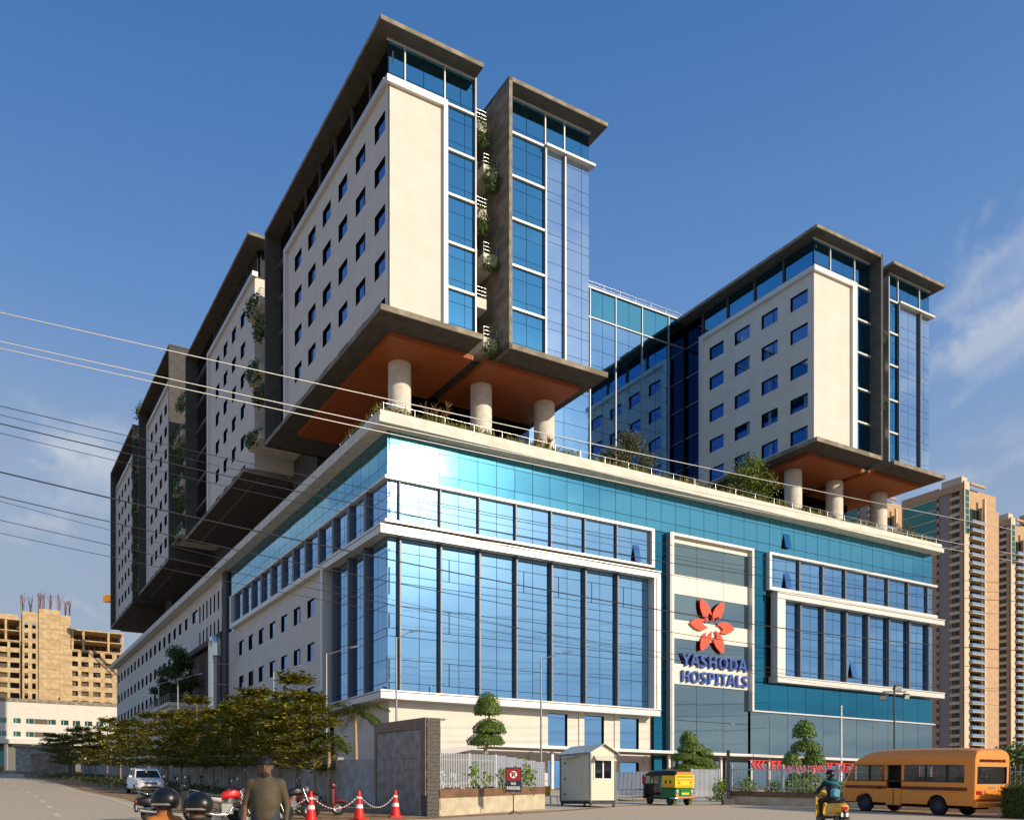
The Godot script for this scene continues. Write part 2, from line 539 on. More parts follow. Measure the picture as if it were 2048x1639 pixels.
func fins(parent: Node, face: String, plane: float, list: Array, h0: float, h1: float, depth := 0.28, width := 0.14, m = "fin_grey"):
	var key := "fin%.2f %.2f %.2f" % [h1 - h0, depth, width]
	if not cache.has(key):
		var b := MB.new()
		b.box(V(-width / 2, 0, -0.02), V(width / 2, h1 - h0, depth))
		cache[key] = b.mesh()
	for a in list: part(parent, "mullion_fin", cache[key], m, on_face(face, plane, a, h0), face_basis(face))

# a wall of width w and height h in its own xy plane with window openings; reveals go back by deep
func wall_mesh(w: float, h: float, rects: Array, deep: float) -> Mesh:
	var b := MB.new()
	var xs := [0.0, w]; var ys := [0.0, h]
	for r in rects:
		for q in [r.position.x, r.end.x]:
			if q > 0 and q < w and not xs.has(q): xs.append(q)
		for q in [r.position.y, r.end.y]:
			if q > 0 and q < h and not ys.has(q): ys.append(q)
	xs.sort(); ys.sort()
	for j in ys.size() - 1:
		var run := -1.0
		for i in xs.size():
			var solid := false
			if i < xs.size() - 1:
				solid = true
				var mid := Vector2((xs[i] + xs[i + 1]) / 2, (ys[j] + ys[j + 1]) / 2)
				for r in rects:
					if r.has_point(mid): solid = false; break
			if solid and run < 0: run = xs[i]
			if not solid and run >= 0:
				b.quad(V(run, ys[j], 0), V(xs[i], ys[j], 0), V(xs[i], ys[j + 1], 0), V(run, ys[j + 1], 0))
				run = -1.0
	for r in rects:
		var x0: float = maxf(r.position.x, 0); var x1: float = minf(r.end.x, w); var y0: float = maxf(r.position.y, 0); var y1: float = minf(r.end.y, h)
		b.quad(V(x0, y0, 0), V(x0, y0, -deep), V(x1, y0, -deep), V(x1, y0, 0), Vector3.UP)
		b.quad(V(x0, y1, 0), V(x1, y1, 0), V(x1, y1, -deep), V(x0, y1, -deep), Vector3.DOWN)
		b.quad(V(x0, y0, 0), V(x0, y1, 0), V(x0, y1, -deep), V(x0, y0, -deep), Vector3.RIGHT)
		b.quad(V(x1, y0, 0), V(x1, y0, -deep), V(x1, y1, -deep), V(x1, y1, 0), Vector3.LEFT)
	return b.mesh()

# window: dark frame with an optional upright at a third, and its glass
func window_mesh(w: float, h: float, split: int) -> Mesh:
	var key := "win%.2f %.2f %d" % [w, h, split]
	if not cache.has(key):
		var m := ArrayMesh.new()
		var f := MB.new(); var g := MB.new()
		var t := 0.05
		f.box(V(-w / 2, -h / 2, -0.03), V(w / 2, -h / 2 + t, 0.03)); f.box(V(-w / 2, h / 2 - t, -0.03), V(w / 2, h / 2, 0.03))
		f.box(V(-w / 2, -h / 2, -0.03), V(-w / 2 + t, h / 2, 0.03)); f.box(V(w / 2 - t, -h / 2, -0.03), V(w / 2, h / 2, 0.03))
		if split == 1: f.box(V(-w / 2 + w * 0.34, -h / 2, -0.03), V(-w / 2 + w * 0.34 + 0.09, h / 2, 0.035))
		if split == 2: f.box(V(w / 2 - w * 0.34, -h / 2, -0.03), V(w / 2 - w * 0.34 + 0.09, h / 2, 0.035))
		g.quad(V(-w / 2, -h / 2, 0), V(w / 2, -h / 2, 0), V(w / 2, h / 2, 0), V(-w / 2, h / 2, 0))
		f.add(m); g.add(m)
		cache[key] = m
	return cache[key]

# punched wall with its windows. list: [a0, a1, h0, h1, split]; face L runs a downwards along x of the wall
func punched(parent: Node, face: String, plane: float, a0: float, a1: float, h0: float, h1: float, list: Array, m, deep := 0.22, glass := "glass_window"):
	var rects := []
	for q in list:
		rects.append(Rect2(q[0] - a0, q[2] - h0, q[1] - q[0], q[3] - q[2]) if face == "F" else Rect2(a1 - q[1], q[2] - h0, q[1] - q[0], q[3] - q[2]))
	part(parent, "wall", wall_mesh(a1 - a0, h1 - h0, rects, deep), m, on_face(face, plane, a0 if face == "F" else a1, h0), face_basis(face))
	for q in list:
		var bs := face_basis(face) * Basis.from_euler(V(rng.randfn(0, 0.003), rng.randfn(0, 0.003), 0))
		part(parent, "window", window_mesh(q[1] - q[0], q[3] - q[2], q[4]), ["dark_metal", glass], on_face(face, plane + deep - 0.04, (q[0] + q[1]) / 2, (q[2] + q[3]) / 2), bs)

func railing(parent: Node, called: String, pts: Array, h: float, step: float, rails: Array, r := 0.022, m = "steel"):
	var b := MB.new()
	for k in pts.size() - 1:
		var a: Vector3 = pts[k]; var e: Vector3 = pts[k + 1]
		var n := maxi(1, int(round(a.distance_to(e) / step)))
		for i in n + 1:
			if k > 0 and i == 0: continue
			var q := a.lerp(e, float(i) / n)
			b.tube(q, q + Vector3.UP * h, r, r, 5)
		for t in rails: b.tube(a + Vector3.UP * t, e + Vector3.UP * t, r, r, 5)
	return part(parent, called, b.mesh(), m)

# leaves in a clump: an uneven half ball that hangs over the edge of its planter
func leaf_color(a: Color, b: Color) -> Color:
	var c := a.lerp(b, rng.randf())
	var k := rng.randf_range(0.75, 1.2)
	return Color(c.r * k, c.g * k, c.b * k)

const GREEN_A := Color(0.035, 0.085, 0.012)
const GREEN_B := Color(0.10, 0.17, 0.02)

func clump(b: MB, ctr: Vector3, r: Vector3, count: int, size: float, ca := GREEN_A, cb := GREEN_B, shell := 0.55):
	for k in count:
		var d := V(rng.randfn(), rng.randfn(), rng.randfn()).normalized()
		var q := d * (shell + (1.0 - shell) * sqrt(rng.randf())) 
		var lump := 1.0 + 0.16 * sin(q.x * 7.0 + ctr.x * 3.0) * cos(q.z * 6.0 + ctr.y) + 0.1 * sin(q.y * 9.0)
		var pnt := ctr + q * r * lump
		var nor := (d + V(rng.randfn(), rng.randfn() + 0.5, rng.randfn()) * 0.6).normalized()
		var dir := nor.cross(V(rng.randfn(), rng.randfn(), rng.randfn())).normalized()
		b.col = leaf_color(ca, cb)
		b.leaf(pnt, dir, nor, size * rng.randf_range(0.7, 1.3), size * rng.randf_range(0.45, 0.7))

# ---------------------------------------------------------------- the hospital
const FL := [60.06, 56.23, 52.42, 48.29, 44.46, 40.6]

func tower_front_strip(t: Node, u0: float, u1: float, mid: float):
	for k in 5:
		var lo: float = FL[k + 1]; var hi: float = FL[k]
		glazing(t, "F", 0.5, [u0, mid, u1], [lo + 0.12, lo + 0.85, lo + 2.75, hi - 0.1], "glass_tower", "glass_pane", false, 0.04)
		hbox(t, "floor_band", "alu_panel", u0, u1, hi - 0.09, hi + 0.09, 0.3, 0.5)

func slab_piece(t: Node, u0: float, u1: float, v0: float, v1: float, h0: float, h1: float, m_top := "concrete"):
	# fascia of rough concrete, thin darker grey soffit sheet below
	hbox(t, "roof_slab", m_top, u0, u1, h0 + 0.04, h1, v0, v1)
	hbox(t, "soffit", "soffit", u0 + 0.02, u1 - 0.02, h0, h0 + 0.04, v0 + 0.02, v1 - 0.02)

func wood_ceiling(t: Node, u0: float, u1: float, v0: float, v1: float):
	hbox(t, "wood_ceiling", "wood", u0 + 0.06, u1 - 0.06, 39.6, 39.97, v0 + 0.06, v1)
	var b := MB.new()
	var n := int((u1 - u0) / 0.16)
	for k in n: b.box(V(u0 + 0.16 * k, 39.56, -v0), V(u0 + 0.16 * k + 0.1, 39.97, -v0 - 0.06))
	n = int((v1 - v0) / 0.16)
	for k in n: b.box(V(u0, 39.56, -v0 - 0.16 * k - 0.1), V(u0 + 0.06, 39.97, -v0 - 0.16 * k - 0.2))
	part(t, "wood_battens", b.mesh(), "wood").set_meta("kind", "stuff")

func round_column(t: Node, u: float, v: float):
	var b := MB.new()
	b.lathe([Vector2(1.02, 0), Vector2(1.02, 8.6)], 28)
	part(t, "column", b.mesh(), "cornice", V(u, 31.0, -v))

func balcony_box(t: Node, u0: float, u1: float, v0: float, v1: float, h: float, green: float, side := "F"):
	hbox(t, "balcony_box", "cornice", u0, u1, h - 0.35, h + 0.55, v0, v1)
	railing(t, "balcony_rail", [V(u0 + 0.05, h + 0.55, -v1), V(u0 + 0.05, h + 0.55, -v0 - 0.05), V(u1 - 0.05, h + 0.55, -v0 - 0.05), V(u1 - 0.05, h + 0.55, -v1)], 0.95, 1.3, [0.3, 0.62, 0.95], 0.025)
	if green > 0.0:
		var b := MB.new()
		var n := int(700 * green)
		if side == "F": clump(b, V((u0 + u1) / 2, h + 0.2 - 0.9 * green, -v0 + 0.15), V((u1 - u0) * 0.55, 1.35 * green, 0.75), n, 0.2)
		else: clump(b, V(u0 - 0.1, h + 0.2 - 0.7 * green, -(v0 + v1) / 2), V(0.8, 1.2 * green, (v1 - v0) * 0.52), n, 0.26)
		part(t, "hanging_greenery", b.mesh(true), "leaf").set_meta("kind", "stuff")

func side_windows(starts: Array, tops: Array, w: float, h: float) -> Array:
	var o := []
	for i in starts.size():
		for j in tops.size():
			var split := 0
			if i % 6 == 1: split = 2
			if i % 6 == 4: split = 1
			if i % 6 == 5: split = 1
			o.append([starts[i], starts[i] + w, tops[j] - h, tops[j], split])
	return o

func build_tower_a():
	var t := node(hosp, "tower")
	var roof := 63.66
	hbox(t, "core", "backing", 0.75, 20.3, 40.5, 63.2, 4.4, 31.0)
	hbox(t, "core", "backing", 0.75, 8.2, 40.5, 63.2, 0.75, 4.4)
	hbox(t, "core", "backing", 11.4, 20.3, 40.5, 63.2, 0.75, 4.4)
	# roofs and bottom slabs
	slab_piece(t, -1.04, 8.43, -1.04, 31.6, 63.28, roof)
	slab_piece(t, 10.97, 21.68, -1.04, 31.6, 63.28, roof)
	hbox(t, "roof_slab", "dark_concrete", 8.43, 10.97, 62.6, 63.3, 3.2, 31.6)
	slab_piece(t, -1.04, 8.35, -1.04, 31.6, 39.98, 40.47)
	slab_piece(t, 10.97, 21.68, -1.04, 31.6, 39.98, 40.47)
	hbox(t, "bottom_slab", "dark_concrete", 8.35, 10.97, 39.98, 40.5, 3.6, 31.6)
	wood_ceiling(t, 0.92, 9.0, 1.7, 26.0)
	wood_ceiling(t, 10.07, 20.52, 1.7, 26.0)
	for q in [[3.75, 6.0], [12.1, 6.0], [19.2, 6.0]]: round_column(t, q[0], q[1])
	# white end wall, its trim and the glass corner above
	punched(t, "F", 0.5, 0.4, 5.25, 40.47, 59.6, [], "white_render")
	hbox(t, "trim", "alu_panel", 0.05, 5.62, 59.6, 60.18, 0.15, 0.75)
	hbox(t, "trim", "alu_panel", 5.25, 5.62, 40.47, 59.6, 0.15, 0.75)
	glazing(t, "F", 0.5, [0.3, 1.7, 3.5, 5.4, 7.0, 8.4], [60.2, 60.6, 62.35, 63.25], "glass_tower", "glass_pane", false, 0.05)
	fins(t, "F", 0.5, [1.75, 5.45, 8.37], 60.2, 63.25, 0.12, 0.1, "alu_panel")
	hbox(t, "head_trim", "alu_panel", 0.1, 8.4, 63.16, 63.27, 0.3, 0.48)
	tower_front_strip(t, 5.64, 8.3, 7.4)
	hbox(t, "strip_edge", "alu_grey", 8.3, 8.42, 40.47, 63.25, 0.2, 4.4)
	# right hand piece: blade, teal strip, silver bay with its L shaped trim
	hbox(t, "blade", "concrete", 10.97, 11.3, 39.98, 63.66, -1.04, 4.6)
	tower_front_strip(t, 11.32, 15.6, 13.7)
	glazing(t, "F", 0.5, [11.32, 13.7, 15.6, 17.75, 19.7, 20.62], [60.2, 60.6, 62.35, 63.25], "glass_tower", "glass_pane", false, 0.05)
	fins(t, "F", 0.5, [15.68, 17.78], 60.2, 63.25, 0.12, 0.1, "alu_panel")
	hbox(t, "head_trim", "alu_panel", 11.32, 20.7, 63.16, 63.27, 0.3, 0.48)
	hbox(t, "trim", "alu_panel", 15.55, 21.0, 59.98, 60.18, -0.05, 0.7)
	fins(t, "F", 0.5, [15.64, 17.78], 40.47, 59.98, 0.3, 0.16, "alu_grey")
	var rows := [40.5]
	for k in 5:
		rows.append(FL[4 - k] - 2.6); rows.append(FL[4 - k] - 0.75); rows.append(FL[4 - k])
	glazing(t, "F", 0.5, [15.7, 17.74, 19.75, 20.62], rows, "glass_silver", "glass_pane", false, 0.04)
	# right flank
	hbox(t, "flank_glass", "glass_silver", 20.3, 20.62, 40.5, 63.2, 0.75, 22.0)
	# left flank: white wall with staggered looking windows, trim, glass top floor, dark strip and far blade
	var ws := []
	for k in 6: ws.append(1.19 + 4.345 * k)
	punched(t, "L", 0.3, 0.5, 27.4, 40.47, 59.6, side_windows(ws, [57.95, 54.2, 50.2, 46.3, 42.4], 2.26, 1.62), "white_render", 0.24)
	hbox(t, "trim", "alu_panel", -0.05, 0.6, 59.6, 60.18, 0.75, 28.05)
	hbox(t, "trim", "alu_panel", -0.05, 0.6, 40.47, 59.6, 27.4, 28.05)
	glazing(t, "L", 0.55, cuts(0.5, 4.3, 28.0), [60.2, 61.0, 63.2], "glass_dark", "glass_pane", true)
	fins(t, "L", 0.5, [4.6, 8.9, 13.2, 17.5, 21.8, 26.1], 60.2, 63.25, 0.2, 0.25, "dark_concrete")
	glazing(t, "L", 0.6, [28.05, 31.0], [40.6, 44.4, 48.2, 52.3, 56.2, 60.0, 63.2], "glass_dark", "glass_pane", true)
	for k in 5: hbox(t, "floor_band", "alu_grey", 0.3, 0.6, FL[k] - 0.05, FL[k] + 0.05, 28.05, 31.0)
	hbox(t, "blade", "dark_concrete", -1.04, 6.0, 39.98, 63.7, 31.3, 31.62)
	# balconies in the front gap, alternately left and right
	hbox(t, "gap_wall", "dark_concrete", 8.42, 10.97, 40.5, 62.6, 4.4, 4.6)
	var bal := [[0, 60.0, 1.0], [1, 56.1, 1.0], [0, 52.3, 1.0], [1, 48.3, 0.55], [0, 44.4, 0.0], [1, 40.9, 0.6]]
	for q in bal:
		if q[0] == 0: balcony_box(t, 8.5, 10.0, 1.2, 4.4, q[1], q[2])
		else: balcony_box(t, 9.5, 10.9, 0.9, 4.4, q[1], q[2])
	# plant room ducts on the roof
	var b := MB.new()
	var arc := []
	for k in 9: arc.append(V(0.7 - 0.7 * cos(PI * k / 8.0), 1.4 + 0.7 * sin(PI * k / 8.0), 0))
	b.path([V(0, 0, 0)] + arc + [V(1.4, 0.0, 0)], [0.28], 10)
	part(t, "roof_duct", b.mesh(), "pipe_steel", V(11.2, 63.66, -10.0))
	hbox(t, "plant_room", "concrete", 8.6, 10.9, 63.3, 64.9, 6.0, 12.0)

func build_tower_e():
	var t := node(hosp, "tower")
	hbox(t, "core", "backing", 51.85, 71.7, 40.5, 63.2, 3.2, 40.0)
	hbox(t, "core", "backing", 51.85, 60.6, 40.5, 63.2, 0.75, 3.2)
	hbox(t, "core", "backing", 64.3, 71.7, 40.5, 63.2, 0.75, 3.2)
	slab_piece(t, 50.09, 61.2, -1.04, 40.0, 63.28, 63.66)
	slab_piece(t, 63.2, 72.9, -1.04, 40.0, 63.28, 63.66)
	hbox(t, "roof_slab", "dark_concrete", 61.2, 63.2, 62.9, 63.4, 2.4, 40.0)
	slab_piece(t, 50.09, 61.2, -1.04, 22.0, 39.98, 40.47)
	slab_piece(t, 63.2, 72.9, -1.04, 22.0, 39.98, 40.47)
	hbox(t, "bottom_slab", "concrete", 61.2, 63.2, 39.98, 40.5, 2.8, 22.0)
	wood_ceiling(t, 51.8, 61.3, 1.7, 20.0)
	wood_ceiling(t, 62.2, 71.8, 1.7, 20.0)
	for q in [[54.2, 6.0], [61.4, 6.0], [69.7, 6.0]]: round_column(t, q[0], q[1])
	punched(t, "F", 0.5, 51.4, 57.5, 40.47, 59.6, [], "white_render")
	hbox(t, "trim", "alu_panel", 51.1, 58.26, 59.6, 60.18, 0.15, 0.75)
	hbox(t, "trim", "alu_panel", 57.5, 58.26, 40.47, 59.6, 0.15, 0.75)
	glazing(t, "F", 0.5, [51.4, 54.0, 56.2, 58.1, 60.8], [60.2, 60.6, 62.35, 63.25], "glass_tower", "glass_pane", false, 0.05)
	fins(t, "F", 0.5, [54.0, 58.1], 60.2, 63.25, 0.12, 0.1, "alu_panel")
	hbox(t, "head_trim", "alu_panel", 51.2, 60.8, 63.16, 63.27, 0.3, 0.48)
	tower_front_strip(t, 58.28, 60.82, 59.6)
	hbox(t, "blade", "dark_concrete", 60.85, 61.2, 39.98, 63.66, -1.04, 3.4)
	tower_front_strip(t, 64.2, 65.85, 65.0)
	hbox(t, "strip_edge", "alu_grey", 64.05, 64.2, 40.47, 63.25, 0.3, 3.2)
	glazing(t, "F", 0.5, [64.2, 65.85, 67.9, 69.95, 71.0, 72.0], [60.2, 60.6, 62.35, 63.25], "glass_tower", "glass_pane", false, 0.05)
	fins(t, "F", 0.5, [65.9, 69.97], 60.2, 63.25, 0.12, 0.1, "alu_panel")
	hbox(t, "head_trim", "alu_panel", 64.1, 72.1, 63.16, 63.27, 0.3, 0.48)
	hbox(t, "trim", "alu_panel", 65.8, 72.4, 59.98, 60.18, -0.05, 0.7)
	fins(t, "F", 0.5, [65.9, 69.97], 40.47, 59.98, 0.3, 0.2, "fin_grey")
	var rows := [40.5]
	for k in 5:
		rows.append(FL[4 - k] - 2.6); rows.append(FL[4 - k] - 0.75); rows.append(FL[4 - k])
	glazing(t, "F", 0.5, [65.95, 67.9, 69.9, 71.0, 72.0], rows, "glass_silver", "glass_pane", false, 0.04)
	hbox(t, "flank_glass", "glass_silver", 71.7, 72.0, 40.5, 63.2, 0.75, 40.0)
	var ws := []
	for k in 4: ws.append(1.38 + 4.4 * k)
	punched(t, "L", 51.4, 0.5, 18.0, 40.47, 59.6, side_windows([ws[0], ws[1], ws[2], ws[3]], [58.15, 54.4, 50.35, 46.5, 42.85], 2.5, 1.62), "white_render", 0.24)
	hbox(t, "trim", "alu_panel", 51.05, 51.7, 59.6, 60.18, 0.75, 18.7)
	hbox(t, "trim", "alu_panel", 51.05, 51.7, 31.4, 59.6, 18.0, 18.7)
	glazing(t, "L", 51.6, cuts(0.5, 4.5, 18.5), [60.2, 60.6, 62.4, 63.2], "glass_tower", "glass_pane", false)
	fins(t, "L", 51.6, [5.0, 9.5, 14.0, 18.4], 60.2, 63.25, 0.2, 0.2, "dark_concrete")
	glazing(t, "L", 51.7, [18.7, 20.3, 21.75], [31.5, 36.5, 40.6, 44.46, 48.29, 52.42, 56.23, 60.06, 63.2], "glass_dark", "glass_pane", true)
	for k in 6: hbox(t, "floor_band", "alu_grey", 51.55, 51.72, FL[k] - 0.05, FL[k] + 0.05, 18.7, 21.7)
	hbox(t, "gap_wall", "dark_concrete", 61.2, 64.05, 40.5, 62.9, 3.2, 3.4)
	for q in [[56.1, 0.9], [52.3, 0.0], [48.3, 0.9], [44.4, 0.0]]: balcony_box(t, 62.3, 63.9, 1.0, 3.2, q[0], q[1])

func build_left_tower(v0: float, v1: float, wall0: float, wall1: float, roof: float, wins: Array, tops: Array, near_wall: bool):
	var t := node(hosp, "tower")
	hbox(t, "core", "backing", 0.7, 20.0, 40.5, roof - 0.5, wall0 + 0.3, v1 - 0.4)
	slab_piece(t, -1.04, 20.0, v0, v1, roof - 0.38, roof)
	slab_piece(t, -1.04, 20.0, v0 + (2.0 if not near_wall else 0.0), v1, 39.9, 40.45)
	hbox(t, "underside", "soffit", 0.9, 20.0, 39.5, 39.89, v0 + 2.6, v1 - 1.0)
	var top := roof - 3.9
	punched(t, "L", 0.3, wall0, wall1, 40.45, top, side_windows(wins, tops, 2.1, 1.65), "white_render", 0.24)
	punched(t, "F", wall0 + 0.02, 0.32, 9.0, 40.45, top, [], "white_render")
	hbox(t, "trim", "alu_panel", -0.05, 0.6, top, top + 0.55, wall0 - 0.3, wall1 + 0.6)
	hbox(t, "trim", "alu_panel", -0.05, 0.6, 40.45, top, wall1, wall1 + 0.6)
	glazing(t, "L", 0.9, cuts(wall0, 4.3, wall1 + 0.4), [top + 0.55, top + 1.3, roof - 0.4], "glass_dark", "glass_pane", true)
	var fl := []
	var q := wall0 + 4.3
	while q < wall1: fl.append(q); q += 4.3
	fins(t, "L", 0.8, fl, top + 0.55, roof - 0.4, 0.25, 0.3, "dark_concrete")
	if v1 - wall1 > 2.0:
		glazing(t, "L", 0.6, [wall1 + 0.62, v1 - 0.6], cuts(40.5, 3.84, roof - 0.4), "glass_dark", "glass_pane", true)
		for k in int((roof - 41) / 3.84): hbox(t, "floor_band", "alu_grey", 0.3, 0.6, 44.4 + 3.84 * k - 0.05, 44.4 + 3.84 * k + 0.05, wall1 + 0.62, v1 - 0.6)
	hbox(t, "blade", "dark_concrete", -1.04, 6.0, 39.9, roof + 0.02, v1 - 0.3, v1)
	if near_wall: hbox(t, "end_wall", "dark_concrete", -1.04, 9.0, 39.9, roof + 0.02, v0, v0 + 0.4)

func build_left_gaps():
	# recessed links with planted balconies between the blocks of the long wing
	for g in [[31.65, 40.3, 63.0, 5.0], [73.2, 85.8, 66.5, 6.0], [115.3, 121.9, 74.0, 5.0]]:
		var t := node(hosp, "link")
		hbox(t, "link_wall", "dark_concrete", g[3], 18.0, 31.0, g[2], g[0], g[1])
		var h := 42.6
		var k := 0
		while h < g[2] - 2.0:
			var odd := k % 2
			var a: float = g[0] + 0.5 + (0.0 if odd else (g[1] - g[0]) * 0.35)
			balcony_box(t, -0.6 if odd == 0 else 0.2, g[3], a, a + (g[1] - g[0]) * 0.55, h, 0.0)
			var b := MB.new()
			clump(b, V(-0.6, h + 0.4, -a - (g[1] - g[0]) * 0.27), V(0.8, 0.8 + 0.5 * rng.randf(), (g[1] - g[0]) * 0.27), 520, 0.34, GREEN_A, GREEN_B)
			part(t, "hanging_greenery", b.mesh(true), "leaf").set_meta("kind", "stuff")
			h += 3.84; k += 1
		if g[2] > 70.0:
			var b := MB.new()
			clump(b, V(0.5, 76.0, -118.5), V(1.6, 2.0, 1.8), 500, 0.5)
			part(t, "roof_plant", b.mesh(true), "leaf")

func build_link_block():
	var t := node(hosp, "glass_link_block")
	hbox(t, "core", "backing", 20.6, 51.4, 31.0, 63.4, 22.2, 40.0)
	var ca := [20.7, 24.6, 28.4, 32.3, 36.15, 38.1, 40.1, 42.2, 44.3, 46.5, 48.7, 51.3]
	var ch := [31.2, 33.2, 34.6, 36.6, 38.8, 40.6, 42.5, 44.4, 46.3, 48.2, 50.3, 52.3, 54.3, 56.2, 58.1, 60.0]
	glazing(t, "F", 21.8, ca, ch, "glass_blue", "glass_pane", false, 0.05)
	glazing(t, "F", 21.8, ca, [60.12, 63.55], "glass_teal", "glass_pane", false, 0.05)
	fins(t, "F", 21.8, [28.4, 36.15, 40.1, 44.3, 48.7], 31.2, 63.6, 0.14, 0.1, "alu_grey")
	hbox(t, "floor_band", "alu_grey", 20.7, 51.3, 60.0, 60.12, 21.66, 21.85)
	hbox(t, "roof_edge", "alu_grey", 20.7, 51.3, 63.55, 63.75, 21.6, 22.3)
	railing(t, "roof_rail", [V(21, 63.75, -22.0), V(51, 63.75, -22.0)], 0.9, 2.5, [0.45, 0.9], 0.03)
	hbox(t, "plant_room", "concrete", 47.5, 51.0, 63.7, 66.0, 26.0, 32.0)
	# the dark glazed storey set back under the towers
	hbox(t, "terrace_glazing", "glass_dark", 6.5, 20.6, 31.0, 39.9, 11.0, 148.0)
	hbox(t, "terrace_glazing", "glass_dark", 53.5, 70.0, 31.0, 39.9, 11.0, 40.0)

func fascia(t: Node, face: String, plane: float, a0: float, a1: float, h0: float, h1: float, thick: float, step := 1.866):
	# cladding panels with open joints on a carrier
	var n := maxi(1, int(round((a1 - a0) / step)))
	var w := (a1 - a0) / n
	var key := "fas%.3f %.3f %.3f" % [w, h1 - h0, thick]
	if not cache.has(key):
		var b := MB.new()
		b.box(V(-w / 2 + 0.012, 0, 0), V(w / 2 - 0.012, h1 - h0, thick))
		cache[key] = b.mesh()
	for k in n: part(t, "fascia_panel", cache[key], "alu_panel", on_face(face, plane, a0 + w * (k + 0.5), h0), face_basis(face))

func open_casement(t: Node, u: float, h0: float, h1: float, w: float, m: String):
	# a vent hung from the top, pushed out at the bottom
	var hh := h1 - h0
	hbox(t, "vent_shade_sheet", "grille_black", u - w / 2 - 0.02, u + w / 2 + 0.02, h0, h1, -0.02, 0.03)  # black sheet painted in for the unlit room behind the open vent
	part(t, "open_casement", pane_mesh(w, hh), m, V(u, (h0 + h1) / 2 + 0.01, 0.04 + sin(0.2) * hh / 2), Basis(Vector3.RIGHT, -0.2))

